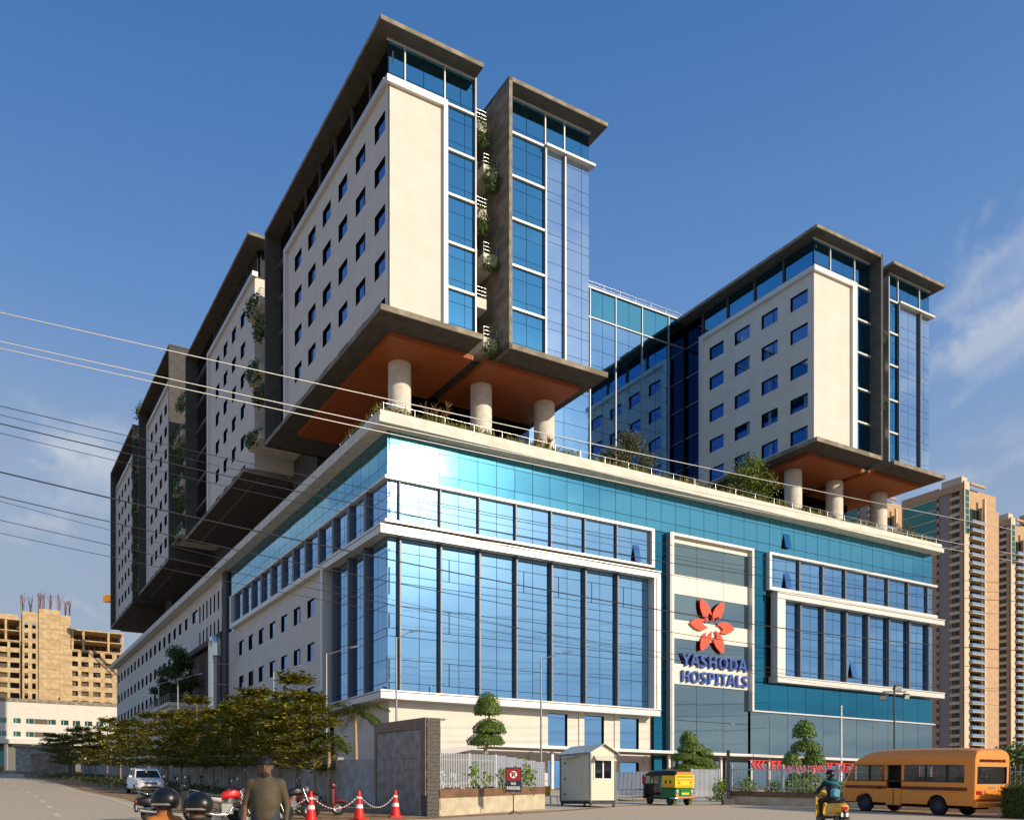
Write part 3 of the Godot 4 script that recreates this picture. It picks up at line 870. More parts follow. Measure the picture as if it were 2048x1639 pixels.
func build_podium():
	var t := node(hosp, "podium")
	# solid inside, leaving the glazed hall open
	hbox(t, "core", "backing", 0.5, 71.4, 0.0, 30.8, 7.0, 150.0)
	hbox(t, "core", "backing", 0.5, 28.1, 8.9, 30.8, 0.45, 7.0)
	hbox(t, "core", "backing", 44.0, 71.4, 13.4, 30.8, 0.45, 7.0)
	hbox(t, "core", "backing", 28.1, 44.0, 27.1, 30.8, 0.45, 7.0)
	hbox(t, "core", "backing", 0.6, 27.8, 0.0, 8.9, 0.8, 7.0)
	hbox(t, "terrace_deck", "dark_concrete", 0.0, 71.9, 30.8, 31.0, 0.0, 150.0)  # shade under the towers put into the deck colour, dimming bounce above
	var ca := [0.0, 0.98]
	while ca[-1] < 71.0: ca.append(snappedf(ca[-1] + 1.866, 0.001))
	ca[-1] = 71.87
	glazing(t, "F", 0.0, ca, [27.08, 28.03, 29.93, 31.0], "glass_teal", "glass_pane", false, 0.045)
	var left := ca.slice(0, 15)
	left.append(27.3)
	glazing(t, "F", 0.0, left, [23.5, 24.19, 25.45, 26.85], "glass_blue", "glass_pane", false, 0.05)
	glazing(t, "F", 0.0, left, [9.5, 10.3, 12.2, 14.09, 14.73, 16.62, 18.5, 19.15, 21.03, 22.16], "glass_blue", "glass_pane", false, 0.05)
	var fl := []
	for k in range(1, 15, 2): fl.append(ca[k])
	fins(t, "F", 0.0, fl, 23.5, 26.85, 0.26, 0.12)
	fins(t, "F", 0.0, fl, 9.5, 22.16, 0.42, 0.15)
	for k in [3, 7, 9, 11, 13]:
		var mid: float = (ca[k] + ca[k + 1]) / 2
		for r in [[10.3, 12.2], [14.73, 16.62], [19.15, 21.03]]:
			if (k + int(r[0])) % 2 == 0 or k == 3: hbox(t, "casement_bar", "backing", mid - 0.035, mid + 0.035, r[0], r[1], -0.02, 0.05)
	# ledges and the projecting picture frames of the left block
	hbox(t, "ledge", "alu_panel", -0.38, 27.84, 26.82, 27.07, -0.4, 0.0)
	hbox(t, "ledge", "alu_panel", -0.38, 27.84, 23.3, 23.5, -0.4, 0.0)
	hbox(t, "frame_jamb", "alu_panel", 27.5, 27.84, 23.5, 26.82, -0.4, 0.0)
	hbox(t, "frame_head", "alu_panel", -0.9, 27.9, 22.2, 22.72, -0.95, 0.0)
	hbox(t, "frame_sill", "alu_panel", -0.9, 27.9, 8.86, 9.44, -0.95, 0.35)
	hbox(t, "frame_jamb", "alu_panel", 27.32, 27.9, 9.44, 22.2, -0.95, 0.0)
	fascia(t, "F", -0.95, -1.04, 28.02, 22.14, 22.66, 0.09)
	hbox(t, "drip_edge", "alu_panel", -1.08, 28.06, 22.72, 22.82, -1.1, 0.0)
	fascia(t, "F", -0.95, -1.04, 28.02, 8.84, 9.34, 0.09)
	hbox(t, "drip_edge", "alu_panel", -1.08, 28.06, 9.42, 9.52, -1.1, 0.0)
	hbox(t, "jamb_cover", "alu_panel", 27.6, 28.04, 9.52, 22.14, -1.05, -0.95)
	# right block
	var rc := [43.85]
	for k in 15: rc.append(snappedf(44.57 + 1.866 * k, 0.001))
	rc[-1] = 70.69
	rc.append(71.87)
	glazing(t, "F", 0.0, rc, [23.5, 24.19, 25.45, 26.85], "glass_blue", "glass_pane", false, 0.05)
	var rb := rc.slice(1)
	rb[0] = 45.5
	glazing(t, "F", 0.0, rb, [14.05, 14.73, 16.62, 18.5, 19.15, 21.03, 22.2], "glass_blue", "glass_pane", false, 0.05)
	var rf := [48.3, 52.03, 55.77, 59.5, 63.23, 66.96, 70.69]
	fins(t, "F", 0.0, rf, 23.5, 26.85, 0.26, 0.24)
	fins(t, "F", 0.0, rf, 14.05, 22.2, 0.42, 0.26)
	hbox(t, "ledge", "alu_panel", 43.42, 72.2, 26.85, 27.1, -0.5, 0.0)
	hbox(t, "ledge", "alu_panel", 43.42, 72.2, 23.1, 23.45, -0.5, 0.0)
	hbox(t, "frame_jamb", "alu_panel", 43.42, 43.75, 23.45, 26.85, -0.5, 0.0)
	hbox(t, "frame_head", "alu_panel", 44.1, 72.7, 22.24, 22.74, -0.95, 0.0)
	hbox(t, "frame_sill", "alu_panel", 44.1, 72.7, 13.34, 13.94, -0.95, 0.35)
	hbox(t, "frame_jamb", "alu_panel", 44.1, 45.3, 13.94, 22.24, -0.95, 0.0)
	fascia(t, "F", -0.95, 44.01, 72.8, 22.2, 22.7, 0.09)
	hbox(t, "drip_edge", "alu_panel", 43.97, 72.86, 22.76, 22.86, -1.1, 0.0)
	fascia(t, "F", -0.95, 44.01, 72.8, 13.3, 13.84, 0.09)
	hbox(t, "drip_edge", "alu_panel", 43.97, 72.86, 13.9, 14.0, -1.1, 0.0)
	open_casement(t, 46.45, 27.95, 29.5, 0.9, "glass_teal")
	open_casement(t, 46.5, 23.6, 25.3, 0.85, "glass_blue")
	open_casement(t, 57.2, 14.8, 16.5, 0.9, "glass_blue")
	open_casement(t, 25.8, 23.6, 25.3, 0.7, "glass_blue")
	# cornice with a shadow groove, front and side
	hbox(t, "cornice", "cornice", -1.15, 72.0, 31.42, 31.9, -1.2, 0.2)
	hbox(t, "cornice_groove", "cornice", -0.95, 71.9, 31.34, 31.42, -1.05, 0.2)
	hbox(t, "cornice", "cornice", -1.3, 72.1, 30.85, 31.34, -1.42, 0.0)
	hbox(t, "cornice", "cornice", -1.15, 0.2, 31.42, 31.9, 0.2, 151.0)
	hbox(t, "cornice_groove", "cornice", -0.95, 0.2, 31.34, 31.42, 0.2, 151.0)
	hbox(t, "cornice", "cornice", -1.3, 0.0, 30.85, 31.34, 0.0, 151.2)
	railing(t, "terrace_rail", [V(-0.7, 31.9, -9.0), V(-0.7, 31.9, 0.8), V(71.5, 31.9, 0.8)], 0.75, 2.8, [0.75], 0.03)
	var gk := 0
	var gv := 9.0
	while gv < 148.0:
		part(t, "balustrade_panel", pane_mesh(1.5, 2.0 + 0.06 * (gk % 3)), "balustrade", V(0.9, 32.5, -gv), Basis(Vector3.UP, -PI / 2 + rng.randfn(0, 0.01)))
		gv += 1.56; gk += 1
	hbox(t, "parapet_kerb", "cornice", 0.75, 1.05, 31.0, 31.5, 8.2, 149.0)
	# ground storey of the left block
	var wf := []
	for q in [[15.95, 18.1], [20.0, 22.3], [24.2, 26.5]]: wf.append([q[0], q[1], 5.5, 8.65, 0])
	for q in [[15.95, 18.1], [20.0, 22.3], [24.2, 26.5]]: wf.append([q[0], q[1], 0.5, 4.4, 0])
	punched(t, "F", 0.4, 0.3, 28.0, 0.0, 8.86, wf, "cream_wall", 0.25, "glass_blue")
	for k in 3: hbox(t, "wall_pilaster", "cream_wall", 15.2 + 4.15 * k, 15.8 + 4.15 * k, 0.0, 8.86, 0.3, 0.4)
	punched(t, "L", 0.3, 0.4, 13.4, 0.0, 8.86, [], "cream_wall")
	# left flank
	var cl := cuts(0.0, 1.965, 51.6)
	glazing(t, "L", 0.0, cl, [27.08, 28.2, 29.93, 31.0], "glass_teal", "glass_pane", true, 0.045)
	glazing(t, "L", 0.0, cuts(0.0, 1.965, 48.2), [23.5, 24.19, 25.45, 26.85], "glass_blue", "glass_pane", true, 0.05)
	glazing(t, "L", 0.0, [0.0, 2.05, 4.06, 5.95, 7.85, 9.9, 11.95, 13.0], [9.5, 10.3, 12.2, 14.09, 14.73, 16.62, 18.5, 19.15, 21.03, 22.16], "glass_blue", "glass_pane", true, 0.05)
	var lf := []
	for k in 12: lf.append(4.06 + 3.94 * k)
	fins(t, "L", 0.0, lf, 23.2, 26.85, 0.35, 0.5)
	fins(t, "L", 0.0, [4.06, 7.85, 11.9], 9.5, 22.16, 0.42, 0.3)
	hbox(t, "ledge", "alu_panel", -0.38, 0.0, 26.82, 27.07, 0.0, 48.8)
	hbox(t, "ledge", "alu_panel", -0.38, 0.0, 23.3, 23.5, 0.0, 13.6)
	hbox(t, "frame_head", "alu_panel", -0.9, 0.0, 22.2, 22.72, 0.0, 13.5)
	hbox(t, "frame_sill", "alu_panel", -0.9, 0.3, 8.86, 9.44, 0.35, 13.5)
	hbox(t, "frame_jamb", "alu_panel", -0.95, 0.0, 8.84, 22.8, 13.1, 13.62)
	fascia(t, "L", -0.9, -0.9, 13.1, 22.14, 22.66, 0.14)
	hbox(t, "drip_edge", "alu_panel", -1.08, 0.0, 22.72, 22.82, 0.0, 13.7)
	fascia(t, "L", -0.9, -0.9, 13.1, 8.84, 9.34, 0.14)
	hbox(t, "drip_edge", "alu_panel", -1.08, 0.3, 9.42, 9.52, 0.0, 13.7)
	hbox(t, "long_sill", "alu_panel", -0.6, 0.0, 22.7, 23.2, 13.7, 48.8)
	hbox(t, "frame_jamb", "alu_panel", -0.6, 0.0, 23.2, 26.82, 48.2, 48.8)
	var wl := side_windows([18.0, 22.4, 26.8, 31.1, 35.5, 39.9, 44.3], [20.75, 16.4, 12.0, 7.6], 2.15, 1.75)
	punched(t, "L", 0.0, 13.62, 51.6, 0.0, 22.7, wl, "white_render", 0.22)
	hbox(t, "side_glass", "glass_teal", 0.02, 0.2, 22.7, 27.08, 48.8, 51.6)
	hbox(t, "pier", "dark_concrete", -0.35, 0.4, 0.0, 30.85, 51.6, 53.7)
	var far := []
	for k in 7:
		var a := 54.6 + 2.22 * k
		far.append([a, a + 0.75, 26.84, 29.27, 0]); far.append([a, a + 0.75, 23.5, 25.5, 0])
	far.append([69.8, 73.3, 27.5, 29.2, 1])
	for a in [76.6, 81.2, 85.5, 89.9, 94.3, 98.6, 103.0, 107.3, 111.6, 116.0, 120.4, 124.8, 129.1, 133.5, 137.9, 142.2, 146.4]:
		for h in [29.1, 24.7, 20.2, 15.8]: far.append([a, a + 2.0, h - 1.7, h, 0])
	# keep openings behind the dark loggia free
	var far2 := []
	for q in far:
		if q[0] > 53.9 and q[1] < 80.0 and q[2] < 23.4: continue
		far2.append(q)
	far2.append([59.4, 75.5, 14.6, 22.6, 3])
	var win_only := far2.filter(func(q): return q[4] != 3)
	var rects := []
	for q in far2: rects.append(Rect2(150.0 - q[1], q[2], q[1] - q[0], q[3] - q[2]))
	part(t, "wall", wall_mesh(150.0 - 53.7, 30.85, rects, 0.22), "white_render", on_face("L", 0.0, 150.0, 0.0), face_basis("L"))
	for q in win_only: part(t, "window", window_mesh(q[1] - q[0], q[3] - q[2], q[4]), ["dark_metal", "glass_window"], on_face("L", 0.18, (q[0] + q[1]) / 2, (q[2] + q[3]) / 2), face_basis("L"))
	hbox(t, "end_wall", "white_render", 0.0, 71.4, 0.0, 30.85, 150.0, 150.3)
	# loggia: dark surround, recess, planted slab
	hbox(t, "loggia_recess", "dark_hole", 0.3, 0.45, 14.6, 22.6, 59.4, 75.5)
	hbox(t, "loggia_surround", "dark_concrete", -0.5, -0.02, 12.6, 23.3, 54.1, 59.3)
	hbox(t, "loggia_surround", "dark_concrete", -0.5, -0.02, 22.6, 23.3, 59.3, 76.0)
	hbox(t, "loggia_slab", "cornice", -6.1, -0.02, 13.75, 14.2, 59.5, 75.2)
	hbox(t, "loggia_slab", "cornice", -5.7, -0.02, 13.2, 13.75, 59.9, 74.8)
	railing(t, "loggia_rail", [V(-0.3, 14.2, -59.7), V(-5.9, 14.2, -59.7), V(-5.9, 14.2, -75.0), V(-0.3, 14.2, -75.0)], 1.15, 1.6, [0.3, 0.58, 0.86, 1.15], 0.025, "alu_grey")
	build_hall(t)

func build_hall(t: Node):
	# tall glazing left and right of the framed sign, and the glazed hall along the ground
	glazing(t, "F", 0.0, [28.05, 29.6], [1.0, 5.0, 9.3, 13.3, 16.9, 19.6, 22.4, 24.6, 27.05], "glass_atrium", "glass_pane", false, 0.05, 0.0022, false)
	glazing(t, "F", 0.0, [41.08, 43.4], [13.3, 16.9, 19.6, 22.4, 24.6, 27.05], "glass_atrium", "glass_pane", false, 0.05, 0.0022, false)
	glazing(t, "F", 0.0, [30.0, 33.6, 37.2, 40.75], [1.0, 5.2, 8.7, 12.25], "glass_clear", "glass_pane", false, 0.05, 0.0022, false)
	glazing(t, "F", 0.0, cuts(41.08, 2.8, 71.87), [10.24, 13.25], "glass_atrium", "glass_pane", false, 0.05, 0.0022, false)
	glazing(t, "F", 0.0, cuts(41.08, 2.8, 71.87), [1.0, 5.2, 10.1], "glass_clear", "glass_pane", false, 0.05, 0.0022, false)
	hbox(t, "transom", "alu_panel", 41.0, 71.95, 10.1, 10.24, -0.35, 0.05)
	# frame round the sign
	hbox(t, "sign_frame", "alu_grey", 29.6, 30.0, 1.0, 27.02, -0.62, 0.0)
	hbox(t, "sign_frame", "alu_panel", 29.82, 30.06, 1.0, 27.04, -0.66, -0.62)
	hbox(t, "sign_frame", "alu_panel", 30.0, 41.05, 26.78, 27.02, -0.6, 0.0)
	hbox(t, "sign_frame", "alu_panel", 40.78, 41.05, 10.1, 26.78, -0.6, 0.0)
	for h in [[26.25, 26.78], [21.2, 23.1], [16.8, 18.65], [12.28, 14.3]]:
		for q in [[30.0, 33.55], [33.6, 37.15], [37.2, 40.78]]: hbox(t, "sign_panel", "sign_white", q[0], q[1], h[0], h[1], -0.08, 0.05)
	glazing(t, "F", 0.0, [30.0, 33.6, 37.2, 40.78], [23.1, 24.7, 26.25], "glass_sign", "glass_pane", false, 0.04, 0.0022, false)
	for h in [[18.65, 21.2], [14.3, 16.8]]:
		glazing(t, "F", 0.0, [30.0, 33.6, 37.2, 40.78], [h[0], h[1]], "glass_clear", "glass_pane", false, 0.04, 0.0022, false)
		for q in [[31.3, 33.3], [33.8, 35.3], [35.35, 36.9], [37.5, 39.0], [39.05, 40.6]]: hbox(t, "window_blind", "blind", q[0], q[1], h[0] + 0.02, h[1] - 0.02, 0.3, 0.34)
	# what shows behind the glass
	for h in [13.3, 17.75, 22.1, 26.5]: hbox(t, "floor_slab", "slab_teal", 28.1, 43.9, h - 0.35, h + 0.1, 0.9, 7.0)
	hbox(t, "hall_ceiling", "interior", 43.9, 71.4, 13.0, 13.3, 0.5, 7.0)
	hbox(t, "hall_floor", "interior", 28.1, 71.4, 0.6, 0.9, 0.3, 7.0)
	for u in [31.8, 39.9, 46.0, 51.5, 57.0, 62.3, 67.6]: hbox(t, "hall_column", "plaster_beige", u - 0.6, u + 0.6, 0.9, 13.0, 1.6, 2.6)
	hbox(t, "hall_back_wall", "interior_dark", 28.1, 71.4, 0.9, 27.0, 6.8, 6.98)
	hbox(t, "hall_side_wall", "interior", 28.1, 28.3, 0.9, 27.0, 0.5, 6.8)
	hbox(t, "mezzanine", "slab_teal", 43.9, 71.4, 9.85, 10.15, 1.8, 6.8)
	for u in [59.5, 62.5]:
		var b := MB.new()
		for s in [-0.3, 0.3]: b.tube(V(s * 1.1, 0, 0), V(s * 0.8, 6.6, -0.9), 0.05, 0.05, 5)
		for k in 13: b.tube(V(-0.31, 0.4 + 0.48 * k, -0.06 * k), V(0.31, 0.4 + 0.48 * k, -0.06 * k), 0.035, 0.035, 4)
		part(t, "step_ladder", b.mesh(), "alu_panel", V(u, 0.9, -1.2))

const PETALS := [[[-1.65, 2.61], [-1.26, 2.51], [-0.86, 2.29], [-0.53, 1.93], [-0.30, 1.56], [-0.17, 1.08], [-0.57, 1.34], [-0.67, 1.08], [-0.70, 0.73], [-0.50, 0.38], [-0.93, 0.56], [-1.32, 0.91], [-1.59, 1.32], [-1.75, 1.84], [-1.75, 2.28]],
	[[1.51, 2.64], [1.54, 2.17], [1.44, 1.66], [1.20, 1.18], [0.80, 0.64], [0.83, 1.09], [0.47, 0.98], [0.20, 0.73], [0.00, 0.48], [-0.07, 0.85], [0.00, 1.35], [0.26, 1.82], [0.67, 2.22], [1.07, 2.49]],
	[[0.53, 0.22], [0.93, 0.46], [1.54, 0.60], [2.09, 0.53], [2.56, 0.33], [2.98, 0.02], [2.56, -0.33], [2.02, -0.55], [1.41, -0.61], [0.93, -0.49], [1.27, -0.35], [1.37, -0.19], [1.20, -0.01], [0.93, 0.13]],
	[[0.30, -0.40], [0.67, -0.51], [1.00, -0.75], [1.31, -1.12], [1.51, -1.63], [1.54, -2.12], [1.41, -2.66], [0.93, -2.48], [0.47, -2.12], [0.16, -1.70], [0.03, -1.12], [0.43, -1.35], [0.53, -1.07], [0.47, -0.73]],
	[[-0.20, -0.50], [-0.17, -0.94], [-0.27, -1.35], [-0.47, -1.76], [-0.80, -2.14], [-1.19, -2.42], [-1.62, -2.63], [-1.72, -2.22], [-1.68, -1.78], [-1.55, -1.37], [-1.32, -1.01], [-0.96, -0.68], [-0.98, -0.92], [-0.83, -1.10], [-0.53, -0.98], [-0.33, -0.76]],
	[[-3.08, 0.04], [-2.76, 0.32], [-2.30, 0.51], [-1.78, 0.61], [-1.32, 0.59], [-1.03, 0.47], [-1.42, 0.33], [-1.39, 0.17], [-1.19, -0.01], [-0.67, -0.15], [-1.00, -0.38], [-1.45, -0.55], [-1.91, -0.55], [-2.43, -0.41], [-2.82, -0.18]]]

func petal(pts: Array) -> Mesh:
	var q := PackedVector2Array()
	for p in pts: q.append(Vector2(p[0], -p[1]))
	var b := MB.new()
	b.xf = Transform3D(Basis(Vector3.RIGHT, PI / 2), Vector3.ZERO)
	b.prism(q, -0.07, 0.07)
	return b.mesh()

func text_part(parent: Node, called: String, s: String, m, at_: Vector3, width: float, height: float, depth: float, basis := Basis.IDENTITY, bold := 700, font := "Droid Sans") -> MeshInstance3D:
	var f := SystemFont.new()
	f.font_names = PackedStringArray([font])
	f.font_weight = bold
	var tm := TextMesh.new()
	tm.text = s; tm.font = f; tm.font_size = 64; tm.pixel_size = 0.01; tm.depth = 0.1
	tm.curve_step = 2.0
	var a := tm.get_aabb()
	var sc := V(width / maxf(a.size.x, 0.001), height / maxf(a.size.y, 0.001), depth / 0.1)
	var ctr := a.get_center()
	var bs := basis * Basis.from_scale(sc)
	var o := part(parent, called, tm, m, at_ - bs * ctr, bs)
	return o

func build_sign():
	var t := node(hosp, "wall_sign")
	meta(t, "orange six petal flower above raised blue lettering")
	for p in PETALS: part(t, "petal", petal(p), "orange_logo", V(35.5, 18.4, 0.28))
	text_part(t, "lettering", "YASHODA", "blue_letter", V(35.85, 14.75, 0.26), 8.9, 1.28, 0.18, Basis.IDENTITY, 700)
	text_part(t, "lettering", "HOSPITALS", "blue_letter", V(35.9, 13.1, 0.26), 9.0, 1.2, 0.18, Basis.IDENTITY, 700)
	for k in 6: hbox(t, "standoff", "steel", 32.0 + 1.5 * k, 32.06 + 1.5 * k, 14.6, 14.66, -0.25, 0.0)

func build_canopy():
	var t := node(hosp, "entrance_canopy")
	hbox(t, "canopy_roof", "alu_grey", 7.0, 71.0, 5.1, 5.24, -4.2, -0.1)
	hbox(t, "canopy_edge", "alu_panel", 7.0, 71.0, 5.04, 5.3, -4.3, -4.2)
	var k := 7.4
	while k < 71.0:
		var b := MB.new()
		b.xf = Transform3D(Basis(Vector3.UP, PI / 2) * Basis(Vector3.RIGHT, PI / 2), Vector3.ZERO)
		b.prism(PackedVector2Array([Vector2(0.1, 0.0), Vector2(4.1, 0.0), Vector2(4.1, 0.25), Vector2(0.1, 0.9)]), -0.1, 0.1)
		part(t, "canopy_beam", b.mesh(), "alu_panel", V(k, 5.08, 0))
		var c := MB.new()
		c.box(V(-0.12, 0, -0.12), V(0.12, 4.0, 0.12))
		part(t, "canopy_post", c.mesh(), "alu_panel", V(k, 1.0, 3.2))
		k += 6.6
	# sloping wing at the corner
	var w := MB.new()
	w.quad(V(0.5, 4.3, 4.5), V(7.0, 5.24, 4.3), V(7.0, 5.24, 0.0), V(0.5, 4.3, 0.0))
	w.quad(V(0.5, 3.6, 0.0), V(7.0, 5.05, 0.0), V(7.0, 5.05, 4.3), V(0.5, 3.6, 4.5))
	w.quad(V(0.5, 3.6, 4.5), V(7.0, 5.05, 4.3), V(7.0, 5.24, 4.3), V(0.5, 4.3, 4.5))
	part(t, "canopy_wing", w.mesh(), "alu_grey")

func build_hospital():
	hosp = thing("hospital_building", "white and blue glass hospital with towers on round columns above a podium", "building", Vector3(-10.177, EYE, -75.0), atan2(0.5163, 0.8565))
	build_podium()
	build_sign()
	build_canopy()
	build_tower_a()
	build_tower_e()
	build_left_tower(38.3, 73.2, 40.5, 63.2, 67.42, [44.74, 49.12, 53.5, 57.87], [61.65, 57.85, 54.05, 50.2, 46.3, 42.5], false)
	build_left_tower(85.85, 115.2, 86.3, 112.2, 74.8, [86.0 + 4.37, 94.73, 99.14, 103.6, 108.0], [68.94, 65.2, 61.4, 57.6, 53.8, 50.0, 46.2, 42.5], true)
	build_left_tower(122.0, 152.6, 122.5, 151.2, 74.8, [126.0, 130.35, 134.74, 139.12, 143.48, 147.85], [68.94, 65.2, 61.4, 57.6, 53.8, 50.0, 46.2, 42.5], true)
	build_left_gaps()
	build_link_block()

func hp(u: float, h: float, v: float) -> Vector3: return hosp.transform * V(u, h, -v)

# ---------------------------------------------------------------- ground
func sheet(pts: Array, lift: float, step := 6.0) -> Mesh:
	# polygon of (x, d) points as a fan of strips that follow the slope (the slope is plane, so few cells do)
	var b := MB.new()
	var poly := PackedVector2Array()
	for q in pts: poly.append(Vector2(q[0], q[1]))
	var ids := Geometry2D.triangulate_polygon(poly)
	for k in range(0, ids.size(), 3):
		var v := []
		for j in 3: v.append(at(poly[ids[k + j]].x, poly[ids[k + j]].y, lift))
		var n: Vector3 = (v[1] - v[0]).cross(v[2] - v[0]).normalized()
		if n.y < 0: b.tri(v[0], v[2], v[1], -n, -n, -n)
		else: b.tri(v[0], v[1], v[2], n, n, n)
	return b.mesh()

func build_ground():
	var b := MB.new()
	var xs := [-900.0, -160.0, -80.0, 0.0, 80.0, 160.0, 900.0]
	var ds := [-300.0, -80.0, 0.0, 60.0, 120.0, 200.0, 300.0, 1400.0]
	for i in xs.size() - 1:
		for j in ds.size() - 1:
			b.quad(at(xs[i], ds[j]), at(xs[i + 1], ds[j]), at(xs[i + 1], ds[j + 1]), at(xs[i], ds[j + 1]))
	var g := single("ground", b.mesh(), "soil", "", "", Vector3.ZERO, Basis.IDENTITY, "", "structure")
	# the road comes from the far left, passes in front of the camera and widens into the forecourt
	var road := sheet([[-61.0, 115.0], [-41.5, 83.8], [-27.2, 58.1], [-18.6, 44.0], [-13.7, 34.9], [-8.7, 27.8], [-6.2, 27.0], [-2.6, 29.5], [2.0, 36.0], [5.5, 42.5], [11.0, 45.0], [15.0, 40.0], [24.0, 33.0], [60.0, 14.0], [60.0, -40.0], [-60.0, -40.0], [-75.0, 40.0], [-105.0, 90.0], [-120.0, 140.0], [-100.0, 170.0], [-88.0, 165.0]], 0.006)
	single("road", road, "road", "", "", Vector3.ZERO, Basis.IDENTITY, "", "structure")
	# edge line and lane dashes
	var edge := [[-59.8, 115.0], [-41.46, 83.8], [-27.2, 58.1], [-18.62, 44.04], [-13.66, 34.92], [-8.7, 27.81]]
	var m := MB.new()
	for k in edge.size() - 1:
		var p0 := Vector2(edge[k][0] - 0.6, edge[k][1]); var p1 := Vector2(edge[k + 1][0] - 0.6, edge[k + 1][1])
		var s := (p1 - p0).orthogonal().normalized() * 0.09
		m.quad(at((p0 + s).x, (p0 + s).y, 0.012), at((p1 + s).x, (p1 + s).y, 0.012), at((p1 - s).x, (p1 - s).y, 0.012), at((p0 - s).x, (p0 - s).y, 0.012), Vector3.UP)
	single("road_edge_line", m.mesh(), "road_paint", "", "", Vector3.ZERO, Basis.IDENTITY, "", "structure")
	var dl := [[-54.86, 98.9], [-40.99, 75.3], [-33.6, 62.7], [-28.96, 54.7], [-25.1, 48.1], [-21.4, 41.7], [-18.2, 36.0], [-15.2, 30.5], [-12.4, 25.5]]
	for k in dl.size() - 1:
		var q := MB.new()
		var p0 := Vector2(dl[k][0], dl[k][1]); var p1 := p0.lerp(Vector2(dl[k + 1][0], dl[k + 1][1]), 0.42)
		var s := (p1 - p0).orthogonal().normalized() * 0.09
		q.quad(at((p0 + s).x, (p0 + s).y, 0.012), at((p1 + s).x, (p1 + s).y, 0.012), at((p1 - s).x, (p1 - s).y, 0.012), at((p0 - s).x, (p0 - s).y, 0.012), Vector3.UP)
		single("lane_dash", q.mesh(), "road_paint", "", "", Vector3.ZERO, Basis.IDENTITY, "", "structure")
	single("pavement", sheet([[-6.5, 46.0], [-2.2, 31.6], [2.2, 37.5], [5.4, 43.2], [11.2, 46.0], [15.4, 41.0], [40.0, 30.0], [90.0, 60.0], [70.0, 110.0], [-8.0, 68.0]], 0.004), "pavement", "", "", Vector3.ZERO, Basis.IDENTITY, "", "structure")

# ---------------------------------------------------------------- plants
const YELLOW_A := Color(0.11, 0.13, 0.012)
const YELLOW_B := Color(0.40, 0.33, 0.03)

func umbrella_tree_meshes(seed_: int, tall: float) -> Array:
	rng.seed = seed_
	var tr := MB.new(); var cr := MB.new()
	var lean := V(rng.randfn(0, 0.1), 0, rng.randfn(0, 0.1))
	tr.path([V(0, 0, 0), lean * 0.5 + V(0, tall * 0.5, 0), lean + V(0, tall, 0)], [0.075, 0.055, 0.02], 7)
	var tiers := 6
	for k in tiers:
		var f := float(k) / (tiers - 1)
		var h := tall * (0.34 + 0.64 * f) + rng.randfn(0, 0.06)
		var rad := lerpf(2.15, 0.75, f * f) * rng.randf_range(0.85, 1.1)
		var ctr := lean * (h / tall) + V(0, h, 0)
		var arms := rng.randi_range(6, 8)
		for a in arms:
			var ang := TAU * a / arms + rng.randfn(0, 0.2) + k
			var rr := rad * rng.randf_range(0.7, 1.12)
			var tip := ctr + V(cos(ang) * rr, 0.16 + rng.randfn(0, 0.08), sin(ang) * rr)
			tr.path([ctr, ctr.lerp(tip, 0.5) + V(0, 0.07, 0), tip], [0.022, 0.015, 0.006], 4, false)
			# sprays of small leaves lying flat along the branch
			for s in 78:
				var t := pow(rng.randf(), 0.7)
				var side := V(-sin(ang), 0, cos(ang)) * rng.randfn(0, 0.26) * (0.4 + t)
				var q := ctr.lerp(tip, t) + side + V(0, 0.08 + rng.randfn(0, 0.11), 0)
				var nor := V(rng.randfn(0, 0.4), 1.0, rng.randfn(0, 0.4)).normalized()
				var dir := V(cos(ang) + rng.randfn(0, 0.6), rng.randfn(0, 0.15), sin(ang) + rng.randfn(0, 0.6)).normalized()
				cr.col = leaf_color(YELLOW_A, YELLOW_B)
				cr.leaf(q, dir, nor, rng.randf_range(0.2, 0.42), rng.randf_range(0.12, 0.22))
	return [tr.mesh(), cr.mesh(true)]

func tree(called: String, label: String, category: String, meshes: Array, where: Vector3, turn: float, group: String, scale := 1.0, bark := "pale_bark") -> Node3D:
	var t := thing(called, label, category, where, turn, group)
	part(t, "trunk", meshes[0], bark, Vector3.ZERO, Basis.from_scale(Vector3.ONE * scale))
	part(t, "crown", meshes[1], "leaf", Vector3.ZERO, Basis.from_scale(Vector3.ONE * scale))
	return t

func leafy_tree_meshes(seed_: int, tall: float, wide: float, clumps: int, leaf_size: float, ca := GREEN_A, cb := GREEN_B, low := 0.35) -> Array:
	rng.seed = seed_
	var tr := MB.new(); var cr := MB.new()
	tr.path([V(0, 0, 0), V(rng.randfn(0, 0.08), tall * 0.3, 0), V(rng.randfn(0, 0.15), tall * 0.62, rng.randfn(0, 0.1))], [wide * 0.05 + 0.04, wide * 0.04 + 0.03, 0.04], 7)
	for k in clumps:
		var ang := TAU * k / clumps * 2.4 + rng.randf()
		var f := (k + 0.5) / clumps
		var rr := wide * 0.5 * sin(PI * (0.18 + 0.78 * f)) * rng.randf_range(0.25, 0.9)
		var ctr := V(cos(ang) * rr, tall * (low + (0.93 - low) * f), sin(ang) * rr)
		tr.path([V(0, ctr.y * 0.65, 0), ctr], [0.05, 0.015], 4, false)
		var s := wide * rng.randf_range(0.16, 0.27)
		clump(cr, ctr, V(s, s * 0.7, s), int(150 + 90 * s), leaf_size, ca, cb, 0.35)
	return [tr.mesh(), cr.mesh(true)]

